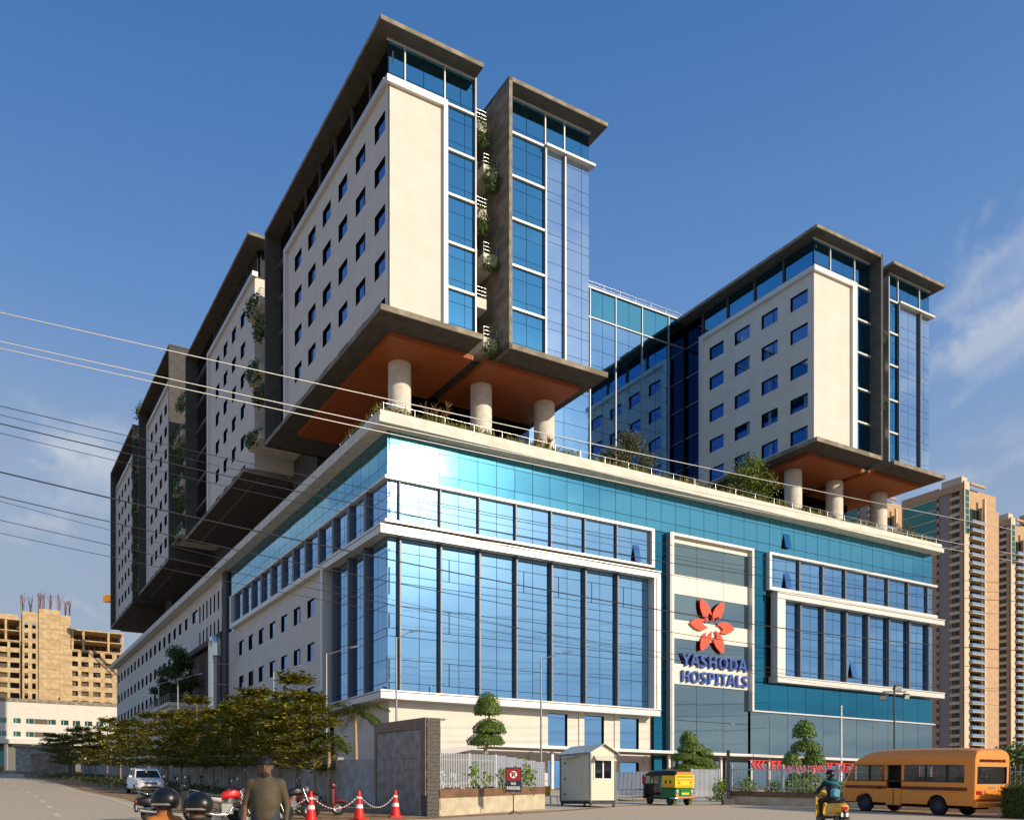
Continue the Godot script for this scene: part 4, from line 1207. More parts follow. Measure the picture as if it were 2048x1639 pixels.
func topiary(label: String, where: Vector3, pads: Array, seed_: int, turn := 0.0):
	rng.seed = seed_
	var t := thing("topiary_tree", label, "tree", where, turn, "clipped trees behind the boundary fence")
	var stem := MB.new()
	var pts := [Vector3.ZERO]
	var rad := [0.13]
	for q in pads:
		var c: Vector3 = q[0]
		if absf(c.x) < 0.45: pts.append(V(c.x * 0.7 + rng.randfn(0, 0.06), c.y, c.z)); rad.append(0.11 - 0.008 * pts.size())
		else: stem.path([V(0, c.y - 1.0, 0), V(c.x * 0.5, c.y - 0.5, 0), c], [0.07, 0.06, 0.04], 6)
	pts.sort_custom(func(a, b): return a.y < b.y)
	stem.path(pts, rad, 7)
	part(t, "trunk", stem.mesh(), "pale_bark")
	for q in pads:
		var b := MB.new()
		var c: Vector3 = q[0]; var r: Vector3 = q[1]
		# dense clipped skin over a solid core in deep leaf green
		b.col = Color(0.06, 0.11, 0.01)
		b.ball(c, r * V(0.86, 0.84, 0.86), 16, 6, 0.0, PI * 0.5)
		b.lathe([Vector2(r.x * 0.86, 0), Vector2(0.05, 0.1 * r.y)], 16, c)
		var n := int(760 * r.x * (r.y + r.x))
		for k in n:
			var el := acos(1.0 - rng.randf() * 1.0)
			var az := rng.randf() * TAU
			var d := V(sin(el) * cos(az), cos(el), sin(el) * sin(az))
			if rng.randf() < 0.12: d.y = -0.05 * rng.randf()
			var lump := 1.0 + 0.05 * sin(az * 5.0 + c.y * 7.0) + 0.04 * sin(el * 9.0 + az * 3.0)
			var nor := (d / r + V(rng.randfn(), rng.randfn(), rng.randfn()) * 0.28).normalized()
			var dir := nor.cross(V(rng.randfn(), rng.randfn(), rng.randfn())).normalized()
			b.col = leaf_color(Color(0.06, 0.12, 0.01), Color(0.17, 0.26, 0.024))
			b.leaf(c + d * r * lump * rng.randf_range(0.93, 1.03), dir, nor, rng.randf_range(0.09, 0.17), rng.randf_range(0.06, 0.1))
		part(t, "crown", b.mesh(true), "leaf")

func palm_meshes(seed_: int, tall: float, fronds: int, len_: float) -> Array:
	rng.seed = seed_
	var tr := MB.new(); var cr := MB.new()
	tr.path([V(0, 0, 0), V(0.05, tall * 0.5, 0), V(0, tall, 0)], [0.11, 0.085, 0.075], 8)
	for k in fronds:
		var az := TAU * k * 0.382 + rng.randf() * 0.3
		var up := rng.randf_range(0.15, 1.25)
		var d := V(cos(az), 0, sin(az))
		var l := len_ * rng.randf_range(0.8, 1.1)
		var pts := []
		for s in 9:
			var t := s / 8.0
			pts.append(V(0, tall, 0) + d * (l * t * (0.55 + 0.45 * cos(up))) + V(0, l * (t * sin(up) - t * t * (0.55 + 0.25 * cos(up))), 0))
		cr.col = Color(0.12, 0.14, 0.03)
		cr.path(pts, [0.025, 0.02, 0.018, 0.016, 0.014, 0.012, 0.01, 0.008, 0.005], 4, false)
		for s in range(2, 33):
			var t := s / 33.0 * 8.0
			var i := mini(int(t), 7)
			var q: Vector3 = pts[i].lerp(pts[i + 1], t - i)
			var fw: Vector3 = (pts[i + 1] - pts[i]).normalized()
			for sd in [-1.0, 1.0]:
				var out: Vector3 = fw.cross(Vector3.UP).normalized() * sd
				var dir: Vector3 = (out * 0.9 + fw * 0.6 + V(0, -0.35 + rng.randfn(0, 0.12), 0)).normalized()
				cr.col = leaf_color(Color(0.05, 0.10, 0.01), Color(0.16, 0.20, 0.025))
				cr.leaf(q, dir, (Vector3.UP + out * 0.3).normalized(), l * 0.3 * sin(PI * (0.12 + 0.8 * s / 33.0)) + 0.1, 0.055)
	return [tr.mesh(), cr.mesh(true)]

func build_plants():
	# the row of layered trees along the compound wall
	var kinds := [umbrella_tree_meshes(101, 5.6), umbrella_tree_meshes(102, 6.1), umbrella_tree_meshes(103, 5.2)]
	var spots := [[-9.3, 43.5, 0.86], [-11.2, 47.5, 1.0], [-12.6, 49.5, 0.92], [-14.4, 52.3, 1.04], [-15.9, 54.6, 0.9], [-17.7, 57.2, 0.98], [-19.5, 59.8, 0.92], [-21.6, 63.0, 1.0], [-23.9, 66.2, 0.9], [-26.2, 69.5, 0.97], [-29.3, 74.0, 0.93], [-32.8, 79.5, 1.0], [-36.5, 85.5, 0.95], [-40.6, 92.0, 1.0], [-45.4, 100.0, 0.95], [-50.8, 109.0, 1.05], [-57.0, 119.0, 1.0], [-63.5, 130.0, 1.0], [-70.5, 142.0, 1.1], [-78.5, 156.0, 1.1], [-13.0, 55.5, 0.95], [-16.4, 60.5, 0.98], [-20.0, 66.5, 0.96], [-25.0, 75.0, 1.0], [-30.5, 84.0, 1.0]]
	var first := []
	for m in kinds: first.append(tree("layered_tree", "slim young tree with flat yellow green tiers in the roadside row", "tree", m, at(spots[first.size()][0], spots[first.size()][1]), first.size() * 1.3, "roadside row of layered trees", spots[first.size()][2]))
	for k in range(3, spots.size()):
		var c := copy(first[k % 3], at(spots[k][0], spots[k][1]), k * 1.7)
		c.scale = Vector3.ONE * spots[k][2] / spots[k % 3][2]
	# palms by the stone wall
	tree("areca_palm", "green palm with arching fronds beside the grey stone wall", "palm", palm_meshes(7, 4.3, 15, 1.9), at(-7.7, 45.0), 0.3, "", 1.0)
	tree("areca_palm", "short dark palm in front of the compound wall", "palm", palm_meshes(8, 2.9, 11, 1.3), at(-8.5, 42.5), 1.3, "")
	# clipped trees
	topiary("clipped tree with a tall dome over two wide green tiers", at(-1.7, 63.7), [[V(0.0, 5.5, 0), V(0.95, 1.45, 0.95)], [V(0.15, 4.2, 0), V(1.15, 0.95, 1.1)], [V(-0.1, 3.4, 0), V(1.3, 0.8, 1.2)], [V(0.1, 2.0, 0), V(0.9, 0.7, 0.9)]], 31)
	topiary("bushy clipped tree with many cloud pads beside the sliding gate", at(12.15, 62.6), [[V(-0.1, 3.6, 0), V(0.62, 0.75, 0.62)], [V(0.1, 3.0, 0), V(0.95, 0.62, 0.9)], [V(0.95, 2.75, 0.1), V(0.6, 0.45, 0.55)], [V(-0.35, 2.45, 0.2), V(1.0, 0.55, 0.9)], [V(0.55, 2.2, 0), V(1.05, 0.55, 0.95)], [V(-0.1, 1.55, 0.2), V(1.35, 0.62, 1.1)], [V(1.1, 1.8, 0.1), V(0.8, 0.6, 0.7)], [V(0.1, 0.75, 0.2), V(0.8, 0.5, 0.8)]], 32)
	topiary("clipped tree with a dome above forked tiers by the red lettering", at(17.14, 53.8), [[V(0, 3.75, 0), V(0.68, 0.95, 0.68)], [V(0.1, 2.95, 0), V(0.86, 0.62, 0.82)], [V(-0.75, 2.1, 0.1), V(0.58, 0.8, 0.55)], [V(0.55, 2.15, 0), V(0.72, 0.72, 0.7)], [V(0.3, 1.1, 0.1), V(0.75, 0.55, 0.7)], [V(-0.6, 0.7, 0.1), V(0.6, 0.9, 0.6)], [V(0.5, 0.25, 0.1), V(0.85, 0.55, 0.8)]], 33)
	# shrubs behind the fences
	rng.seed = 55
	var sm := []
	for k in 3:
		var b := MB.new()
		clump(b, V(0, 0.5, 0), V(0.75, 0.6, 0.6), 420, 0.16, Color(0.08, 0.15, 0.008), Color(0.22, 0.32, 0.02), 0.3)
		clump(b, V(0.4, 0.75, 0.1), V(0.35, 0.45, 0.35), 120, 0.15, Color(0.08, 0.15, 0.008), Color(0.24, 0.34, 0.02), 0.3)
		sm.append(b.mesh(true))
	var n := 0
	for q in [[-1.95, 33.6], [-1.35, 34.6], [-0.75, 35.6], [-0.2, 36.6], [0.35, 37.6]]:
		single("shrub", sm[n % 3], "leaf", "bright green shrub behind the white picket fence", "shrub", at(q[0], q[1], 0.65), Basis(Vector3.UP, n * 1.3) * Basis.from_scale(V(1, 1.15, 1)), "shrubs behind the white picket fence")
		n += 1
	for q in [[11.3, 50.0], [12.6, 49.4], [14.0, 47.5], [15.0, 46.5], [16.2, 45.6], [18.4, 44.0], [20.0, 43.0], [22.0, 42.0]]:
		single("shrub", sm[n % 3], "leaf", "leafy shrub inside the low walled fence near the red lettering", "shrub", at(q[0], q[1], 0.1), Basis(Vector3.UP, n * 1.3) * Basis.from_scale(V(1.1, 1.1, 1.1)), "shrubs inside the low walled fence")
		n += 1
	# box hedge and bush by the bus
	var hb := MB.new()
	hb.col = Color(0.04, 0.08, 0.01)
	hb.box(V(-2.4, 0, -0.75), V(2.4, 1.15, 0.75))
	for k in 3800:
		var q := V(rng.randf_range(-2.45, 2.45), rng.randf_range(0.0, 1.22), 0.8)
		var nn := V(0, 0, 1)
		var f := rng.randf()
		if f < 0.3: q = V(rng.randf_range(-2.45, 2.45), 1.2, rng.randf_range(-0.8, 0.8)); nn = V(0, 1, 0)
		elif f < 0.55: q = V(-2.45, rng.randf_range(0, 1.22), rng.randf_range(-0.8, 0.8)); nn = V(-1, 0, 0)
		q += V(rng.randfn(), rng.randfn(), rng.randfn()) * 0.035
		var nor := (nn + V(rng.randfn(), rng.randfn(), rng.randfn()) * 0.5).normalized()
		hb.col = leaf_color(Color(0.03, 0.07, 0.008), Color(0.09, 0.15, 0.015))
		hb.leaf(q, nor.cross(V(rng.randfn(), rng.randfn(), rng.randfn())).normalized(), nor, rng.randf_range(0.06, 0.12), rng.randf_range(0.04, 0.07))
	single("box_hedge", hb.mesh(true), "leaf", "dark clipped box hedge behind the orange bus", "hedge", at(20.9, 34.5), Basis(Vector3.UP, 0.35))
	tree("garden_tree", "low spreading green tree behind the fence by the bus", "tree", leafy_tree_meshes(77, 3.2, 4.0, 14, 0.2, Color(0.06, 0.1, 0.01), Color(0.16, 0.2, 0.02)), at(27.5, 50.0), 0.4, "")
	# terrace planting
	rng.seed = 91
	var tm := []
	for k in 4:
		var b := MB.new()
		clump(b, V(0, 0.3, 0), V(0.95, 0.5, 0.5), 150, 0.2, Color(0.05, 0.09, 0.01), Color(0.2, 0.22, 0.03), 0.15)
		for s in 34:
			var q := V(rng.randf_range(-1, 1), 0.15, rng.randf_range(-0.4, 0.5))
			var dir := V(rng.randfn(0, 0.5), 1.0, rng.randfn(0, 0.4)).normalized()
			b.col = leaf_color(Color(0.09, 0.12, 0.01), Color(0.26, 0.22, 0.04))
			b.leaf(q, dir, V(rng.randfn(), 0.2, 1).normalized(), rng.randf_range(0.4, 0.9), 0.09)
		# a few strands that trail over the cornice
		for s in 26:
			b.col = leaf_color(Color(0.06, 0.1, 0.01), Color(0.22, 0.22, 0.03))
			b.leaf(V(rng.randf_range(-1, 1), rng.randf_range(-0.35, 0.2), rng.randf_range(0.45, 0.75)), V(rng.randfn(0, 0.4), -1, 0.2).normalized(), V(0, 0.3, 1), rng.randf_range(0.12, 0.3), 0.1)
		if k == 1:
			for s in 50:
				b.col = Color(0.32, 0.04, 0.012) * rng.randf_range(0.6, 1.2)
				b.leaf(V(rng.randf_range(-0.9, 0.9), rng.randf_range(0.2, 0.55), rng.randf_range(-0.2, 0.5)), V(rng.randfn(), 0.5, rng.randfn()).normalized(), V(rng.randfn(), 1, 1).normalized(), 0.16, 0.1)
		tm.append(b.mesh(true))
	var u := -0.4
	var cnt := 0
	while u < 71.0:
		single("terrace_shrub", tm[cnt % 4], "leaf", "small tufted shrub in the planter along the terrace edge", "shrub", hp(u, 31.85, -0.35 + rng.randf() * 0.4), Basis(Vector3.UP, hosp.rotation.y) * Basis.from_scale(V(1, rng.randf_range(0.7, 1.35), 1)), "terrace edge shrubs")
		u += rng.randf_range(1.2, 1.9); cnt += 1
	var vv := 0.8
	while vv < 9.0:
		single("terrace_shrub", tm[cnt % 4], "leaf", "small tufted shrub in the planter along the terrace edge", "shrub", hp(-0.3, 31.85, vv), Basis(Vector3.UP, hosp.rotation.y - PI / 2) * Basis.from_scale(V(1, 1.5, 1)), "terrace edge shrubs")
		vv += 1.4; cnt += 1
	tree("terrace_tree", "grey green olive like tree on the terrace before the dark glass", "tree", leafy_tree_meshes(61, 6.2, 5.2, 26, 0.2, Color(0.06, 0.075, 0.03), Color(0.17, 0.17, 0.075), 0.2), hp(27.2, 31.0, 3.2), 0.2, "", 1.05, "bark")
	tree("terrace_tree", "bright green bushy tree on the terrace under the far tower", "tree", leafy_tree_meshes(62, 6.8, 6.4, 28, 0.24, Color(0.06, 0.1, 0.01), Color(0.19, 0.24, 0.03), 0.22), hp(43.2, 31.0, 2.6), 0.8, "", 1.0, "bark")
	for q in [[5.0, 1.2, 1.0, "tall brown fronds between the first two terrace columns"], [15.6, 1.0, 0.8, "brown fronds beside the third terrace column"], [68.0, 1.0, 0.9, "bending fronds beside the last terrace column"]]:
		var b := MB.new()
		rng.seed = int(q[0] * 10)
		for s in 9:
			var az := TAU * s / 9.0 + rng.randf()
			var top: Vector3 = V(cos(az) * 1.1, 2.6 * rng.randf_range(0.7, 1.25), sin(az) * 0.9) * q[2]
			var mid: Vector3 = top * 0.55 + V(0, 0.3, 0)
			b.col = Color(0.2, 0.11, 0.05)
			b.path([Vector3.ZERO, mid, top], [0.045, 0.03, 0.012], 4)
			for l in 26:
				var t := rng.randf_range(0.4, 1.0)
				var p0: Vector3 = mid.lerp(top, clampf((t - 0.4) / 0.6, 0, 1))
				b.col = leaf_color(Color(0.14, 0.09, 0.025), Color(0.3, 0.18, 0.06))
				b.leaf(p0, (top.normalized() * 0.7 + V(rng.randfn(), -0.1, rng.randfn()) * 0.6).normalized(), V(rng.randfn(), 1, rng.randfn()).normalized(), rng.randf_range(0.4, 0.8), 0.08)
		single("cordyline_plant", b.mesh(true), "leaf", q[3], "plant", hp(q[0], 31.3, q[1]))
	# trees on the loggia slab
	tree("loggia_tree", "tall dark tree growing on the side loggia slab", "tree", leafy_tree_meshes(63, 9.0, 6.0, 30, 0.34, Color(0.03, 0.06, 0.01), Color(0.08, 0.12, 0.018), 0.12), hp(-3.0, 14.2, 68.5), 0.0, "", 1.0, "bark")
	tree("loggia_tree", "small dark tree at the outer end of the side loggia slab", "tree", leafy_tree_meshes(64, 5.0, 4.0, 16, 0.32, Color(0.03, 0.06, 0.01), Color(0.08, 0.12, 0.018), 0.12), hp(-4.2, 14.2, 73.0), 0.0, "", 1.0, "bark")
	# rough verge below the tree row
	rng.seed = 12
	var gb := MB.new()
	for k in 5200:
		var t := rng.randf()
		var cx := lerpf(-9.0, -62.0, t) + rng.randfn(0, 1.6); var cd := lerpf(42.0, 128.0, t) + rng.randfn(0, 2.2)
		var s := 1.0 + 0.8 * t
		gb.col = leaf_color(Color(0.035, 0.06, 0.01), Color(0.13, 0.13, 0.03))
		gb.leaf(at(cx, cd), V(rng.randfn(0, 0.5), 1, rng.randfn(0, 0.5)).normalized(), V(rng.randfn(), 0.2, 1).normalized(), rng.randf_range(0.15, 0.45) * s, 0.07 * s)
	single("verge_weeds", gb.mesh(true), "leaf", "weeds and low ground cover under the roadside trees", "weeds", Vector3.ZERO, Basis.IDENTITY, "", "stuff")
	for k in 9:
		var t := k / 8.0
		var b := MB.new()
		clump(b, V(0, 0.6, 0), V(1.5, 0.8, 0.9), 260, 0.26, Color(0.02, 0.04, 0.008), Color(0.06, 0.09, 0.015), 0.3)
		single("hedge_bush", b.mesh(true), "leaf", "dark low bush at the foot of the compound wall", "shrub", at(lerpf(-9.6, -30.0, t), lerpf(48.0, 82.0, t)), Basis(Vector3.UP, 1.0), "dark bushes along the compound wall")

# ---------------------------------------------------------------- walls, fences, street furniture
func dirbasis(hx: float, hd: float) -> Basis: return Basis(Vector3.UP, atan2(-hx, hd))
func tilt() -> Basis: return Basis(Quaternion(Vector3.UP, V(0.0104, 1, 0.0412).normalized()))

func run_between(x0: float, d0: float, x1: float, d1: float) -> Transform3D:
	# frame with x along the run (following the slope), y up, z towards the camera side
	var a := at(x0, d0); var b := at(x1, d1)
	var x := (b - a).normalized()
	var z := x.cross(Vector3.UP).normalized()
	return Transform3D(Basis(x, Vector3.UP, z), a)

func picket_fence(label: String, x0: float, d0: float, x1: float, d1: float, base: float, h: float, gap: float, w: float, posts: float, group := "", called := "picket_fence", flat := false):
	var f := run_between(x0, d0, x1, d1)
	var l := at(x0, d0).distance_to(at(x1, d1))
	var t := thing(called, label, "fence" if called == "picket_fence" else "gate", f.origin, 0, group)
	t.transform = f
	var pk := MB.new()
	if flat: pk.box(V(-w / 2, 0, -0.012), V(w / 2, h, 0.012))
	else: pk.tube(V(0, 0, 0), V(0, h, 0), w / 2, w / 2, 6)
	var pm := pk.mesh()
	var n := int(l / gap)
	for k in n: part(t, "picket", pm, "fence_paint", V(gap * (k + 0.5), base + 0.05, 0.02))
	var r := MB.new()
	r.box(V(0, -0.02, -0.02), V(l, 0.02, 0.02))
	var rm := r.mesh()
	part(t, "rail", rm, "fence_paint", V(0, base + h * 0.86, -0.02)); part(t, "rail", rm, "fence_paint", V(0, base + h * 0.16, -0.02))
	var pp := MB.new()
	pp.box(V(-0.05, 0, -0.05), V(0.05, h + 0.08, 0.05))
	var ppm := pp.mesh()
	var m := maxi(1, int(round(l / posts)))
	for k in m + 1: part(t, "post", ppm, "fence_paint", V(l * k / m, base, 0))
	return t

func low_wall(called: String, label: String, x0: float, d0: float, x1: float, d1: float, h: float, cap: float):
	var f := run_between(x0, d0, x1, d1)
	var l := at(x0, d0).distance_to(at(x1, d1))
	var t := thing(called, label, "wall")
	t.transform = f
	var b := MB.new()
	b.box(V(0, -0.6, -0.15), V(l, h, 0.15))
	part(t, "wall_body", b.mesh(), "plaster_beige")
	var n := maxi(1, int(round(l / 1.2)))
	var c := MB.new()
	c.cbox(V(0.006, h, -0.18), V(l / n - 0.006, h + cap, 0.18), 0.01)
	var cm := c.mesh()
	for k in n: part(t, "coping_stone", cm, "stone_brown", V(l * k / n, 0, 0))
	return t

func text_thing(parent: Node, called: String, s: String, m, at_: Vector3, w: float, h: float, basis := Basis.IDENTITY, bold := 700): return text_part(parent, called, s, m, at_, w, h, 0.012, basis, bold)

func build_street():
	# dark stone gate wall: polished panel on the road side, rough end face
	var t := thing("stone_gate_wall", "tall grey stone slab wall with brown border beside the picket fence", "wall")
	var f := run_between(-2.9, 31.1, -5.4, 36.3)
	t.transform = Transform3D(f.basis, f.origin)
	var b := MB.new()
	b.box(V(0, -0.6, 0.0), V(5.8, 3.35, 0.5))
	part(t, "wall_body", b.mesh(), "stone_dark")
	for q in [[0.0, 5.8, 2.98, 3.36], [0.0, 0.45, 0.7, 2.98], [5.5, 5.8, 0.7, 2.98]]:
		b = MB.new(); b.box(V(q[0] - 0.003, q[2], -0.05), V(q[1], q[3], -0.002))
		part(t, "border_stone", b.mesh(), "stone_brown")
	for i in 3:
		for j in 3:
			b = MB.new(); b.box(V(0.46 + 1.68 * i, 0.0 + 0.99 * j, -0.03), V(0.46 + 1.68 * i + 1.67, 0.0 + 0.99 * j + 0.98, -0.002))
			part(t, "marble_panel", b.mesh(), "stone_grey")
	b = MB.new(); b.box(V(-0.003, -0.4, -0.06), V(5.8, 0.0, -0.002)); part(t, "plinth", b.mesh(), "stone_dark")
	rng.seed = 5
	for k in 26:
		b = MB.new()
		var yy := -0.2 + 0.136 * k
		b.box(V(-0.03 - rng.randf() * 0.025, yy, 0.01), V(0.0, yy + 0.13, 0.49))
		part(t, "ledge_stone", b.mesh(), "stone_dark")
	# low wall, pickets and sheet panels towards the guard hut
	low_wall("boundary_wall", "low beige boundary wall with brown coping under the white pickets", -2.6, 31.3, 1.25, 38.6, 0.62, 0.3)
	picket_fence("white picket fence on the low wall beside the stone slab wall", -2.5, 31.5, -0.65, 35.0, 0.92, 1.2, 0.115, 0.045, 2.0, "", "picket_fence", true)
	var sp := thing("sheet_panel_screen", "blue grey sheet metal screen on the low wall beside the guard hut", "screen")
	f = run_between(-0.62, 35.05, 1.35, 38.8)
	sp.transform = f
	for k in 5:
		b = MB.new()
		b.box(V(0.86 * k + 0.01, 0.93, -0.02), V(0.86 * k + 0.84, 2.15 - 0.05 * k, 0.02))
		for r in 4: b.box(V(0.86 * k + 0.12 + 0.2 * r, 0.95, 0.02), V(0.86 * k + 0.16 + 0.2 * r, 2.12 - 0.05 * k, 0.035))
		part(sp, "sheet_panel", b.mesh(), "panel_grey")
	# no parking stand
	var np := thing("no_parking_stand", "navy and red no parking board on a thin stand", "sign", at(0.05, 32.9), 0.15)
	b = MB.new()
	b.tube(V(0, 0.05, 0), V(0, 0.75, 0), 0.022, 0.022, 8)
	for a in 3: b.tube(V(0, 0.16, 0), V(cos(TAU * a / 3.0) * 0.28, 0, sin(TAU * a / 3.0) * 0.28), 0.016, 0.014, 6)
	b.tube(V(0, 0.7, 0), V(-0.14, 0.82, 0), 0.012, 0.012, 6); b.tube(V(0, 0.7, 0), V(0.14, 0.82, 0), 0.012, 0.012, 6)
	part(np, "stand", b.mesh(), "rim_grey")
	b = MB.new(); b.cbox(V(-0.29, 0.82, -0.02), V(0.29, 1.7, 0.02), 0.005); part(np, "board", b.mesh(), "sign_navy")
	b = MB.new(); b.box(V(-0.25, 1.22, 0.02), V(0.25, 1.66, 0.024)); part(np, "red_field", b.mesh(), "sign_red")
	var disc := MB.new()
	disc.xf = Transform3D(Basis(Vector3.RIGHT, PI / 2), V(0, 1.44, 0))
	disc.lathe([Vector2(0.001, 0.028), Vector2(0.165, 0.028), Vector2(0.165, 0.024)], 28)
	part(np, "disc", disc.mesh(), "plain_white")
	var ring := MB.new()
	ring.xf = disc.xf
	ring.lathe([Vector2(0.13, 0.031), Vector2(0.165, 0.031), Vector2(0.165, 0.028)], 28)
	part(np, "ring", ring.mesh(), "sign_red")
	text_thing(np, "lettering", "P", "black_paint", V(0, 1.44, 0.031), 0.13, 0.18)
	b = MB.new(); b.xf = Transform3D(Basis(Vector3.BACK, -0.78), V(0, 1.44, 0.036)); b.box(V(-0.14, -0.014, 0), V(0.14, 0.014, 0.004)); part(np, "slash", b.mesh(), "sign_red")
	text_thing(np, "lettering", "NO", "plain_white", V(0, 1.12, 0.022), 0.17, 0.1)
	text_thing(np, "lettering", "PARKING", "plain_white", V(0, 0.96, 0.022), 0.48, 0.12)
	build_booth()
	# steel rail beside the hut
	var sr := thing("steel_guard_rail", "low steel pipe rail between the guard hut and the rickshaw", "railing", Vector3.ZERO)
	railing(sr, "rail_frame", [at(5.0, 43.6), at(7.6, 46.8)], 0.75, 1.5, [0.35, 0.72], 0.025)
	var rampm := MB.new()
	rampm.quad(at(4.6, 48.0, 0.35), at(7.4, 49.0, 0.35), at(8.4, 56.0, 1.6), at(5.6, 55.0, 1.5))
	for k in 12: rampm.tube(at(4.6 + 0.25 * k, 48.0 + 0.09 * k, 0.37), at(5.6 + 0.25 * k, 55.0 + 0.09 * k, 1.53 + 0.008 * k), 0.03, 0.03, 4)
	single("sheet_roof_shelter", rampm.mesh(), "roof_sheet", "low ribbed sheet roof behind the steel pipe rail", "shelter")
	# sliding gate and right hand fence
	picket_fence("white slatted sliding gate standing open behind the rickshaw", 9.3, 47.6, 11.3, 50.2, 0.25, 1.45, 0.15, 0.07, 3.4, "", "sliding_gate", true)
	low_wall("boundary_wall", "low grey wall with brown coping under the white fence near the bus", 10.9, 46.1, 30.0, 31.8, 0.42, 0.26)
	picket_fence("thin white bar fence on the low wall behind the scooter and bus", 11.0, 46.0, 30.0, 31.7, 0.68, 1.25, 0.19, 0.03, 2.6, "", "picket_fence")
	var gp := thing("gate_post", "slim dark steel gate post on a block by the slatted gate", "post", at(10.75, 45.6))
	b = MB.new(); b.box(V(-0.07, 0, -0.07), V(0.07, 2.7, 0.07)); part(gp, "post_shaft", b.mesh(), "dark_metal")
	b = MB.new(); b.cbox(V(-0.3, -0.2, -0.2), V(0.3, 0.28, 0.2), 0.03); part(gp, "foot_block", b.mesh(), "stone_dark")
	# emergency lettering on posts
	var em := thing("emergency_sign", "red raised EMERGENCY 24x7 lettering with arrows on white posts", "sign", hp(24.2, 3.1, -22.0), hosp.rotation.y)
	text_part(em, "lettering", "EMERGENCY 24x7", "red_sign", V(1.1, 0, 0), 9.3, 0.62, 0.12, Basis.IDENTITY, 800)
	for k in 3:
		b = MB.new()
		b.xf = Transform3D(Basis(Vector3.RIGHT, PI / 2), V(-5.35 + 0.42 * k, 0, 0))
		b.prism(PackedVector2Array([Vector2(-0.2, 0), Vector2(0.12, 0.31), Vector2(0.34, 0.31), Vector2(0.02, 0), Vector2(0.34, -0.31), Vector2(0.12, -0.31)]), -0.06, 0.06)
		part(em, "arrow", b.mesh(), "red_sign")
	b = MB.new(); b.box(V(-5.7, 0.3, -0.1), V(5.8, 0.36, -0.04)); b.box(V(-5.7, -0.36, -0.1), V(5.8, -0.3, -0.04)); part(em, "carrier_rail", b.mesh(), "red_sign")
	for k in 4:
		b = MB.new(); b.tube(V(-5.4 + 3.2 * k, -3.2, -0.12), V(-5.4 + 3.2 * k, 0.3, -0.12), 0.07, 0.07, 8); part(em, "post", b.mesh(), "plain_white")
	# compound wall behind the tree row
	var cw := thing("compound_wall", "long weathered white compound wall behind the roadside trees", "wall")
	f = run_between(-5.6, 37.0, -72.0, 152.0)
	cw.transform = f
	for k in 22:
		b = MB.new()
		b.box(V(6.0 * k + 0.02, -0.5, 0.6), V(6.0 * k + 5.98, 2.0, 0.8))
		part(cw, "wall_bay", b.mesh(), "compound_white")
		b = MB.new(); b.box(V(6.0 * k - 0.15, -0.5, 0.55), V(6.0 * k + 0.15, 2.12, 0.85)); part(cw, "pier", b.mesh(), "compound_white")
	# the concrete box by the road and the rubble beside it
	var cb := thing("concrete_tank", "plain grey concrete tank box at the road edge", "tank", at(-69.0, 138.0), 0.25)
	b = MB.new(); b.cbox(V(-2.6, -0.4, -2.2), V(2.6, 3.0, 2.2), 0.05); part(cb, "tank_body", b.mesh(), "concrete")
	b = MB.new(); b.cbox(V(-2.75, 3.0, -2.35), V(2.75, 3.2, 2.35), 0.04); part(cb, "lid_slab", b.mesh(), "concrete")
	rng.seed = 41
	for k in 10:
		b = MB.new()
		b.xf = Transform3D(Basis.from_euler(V(rng.randf(), rng.randf() * 6, rng.randf())), Vector3.ZERO)
		b.ball(Vector3.ZERO, V(rng.randf_range(0.25, 0.6), rng.randf_range(0.15, 0.3), rng.randf_range(0.2, 0.5)), 6, 4)
		single("rubble_block", b.mesh(), "concrete", "broken concrete lump on the soil beside the tank box", "rubble", at(-66.0 + rng.randf() * 14.0, 128.0 + rng.randfn(0, 3.0), 0.12), Basis.IDENTITY, "rubble beside the tank box")
	build_cones()
	build_lamps()
	build_duct()

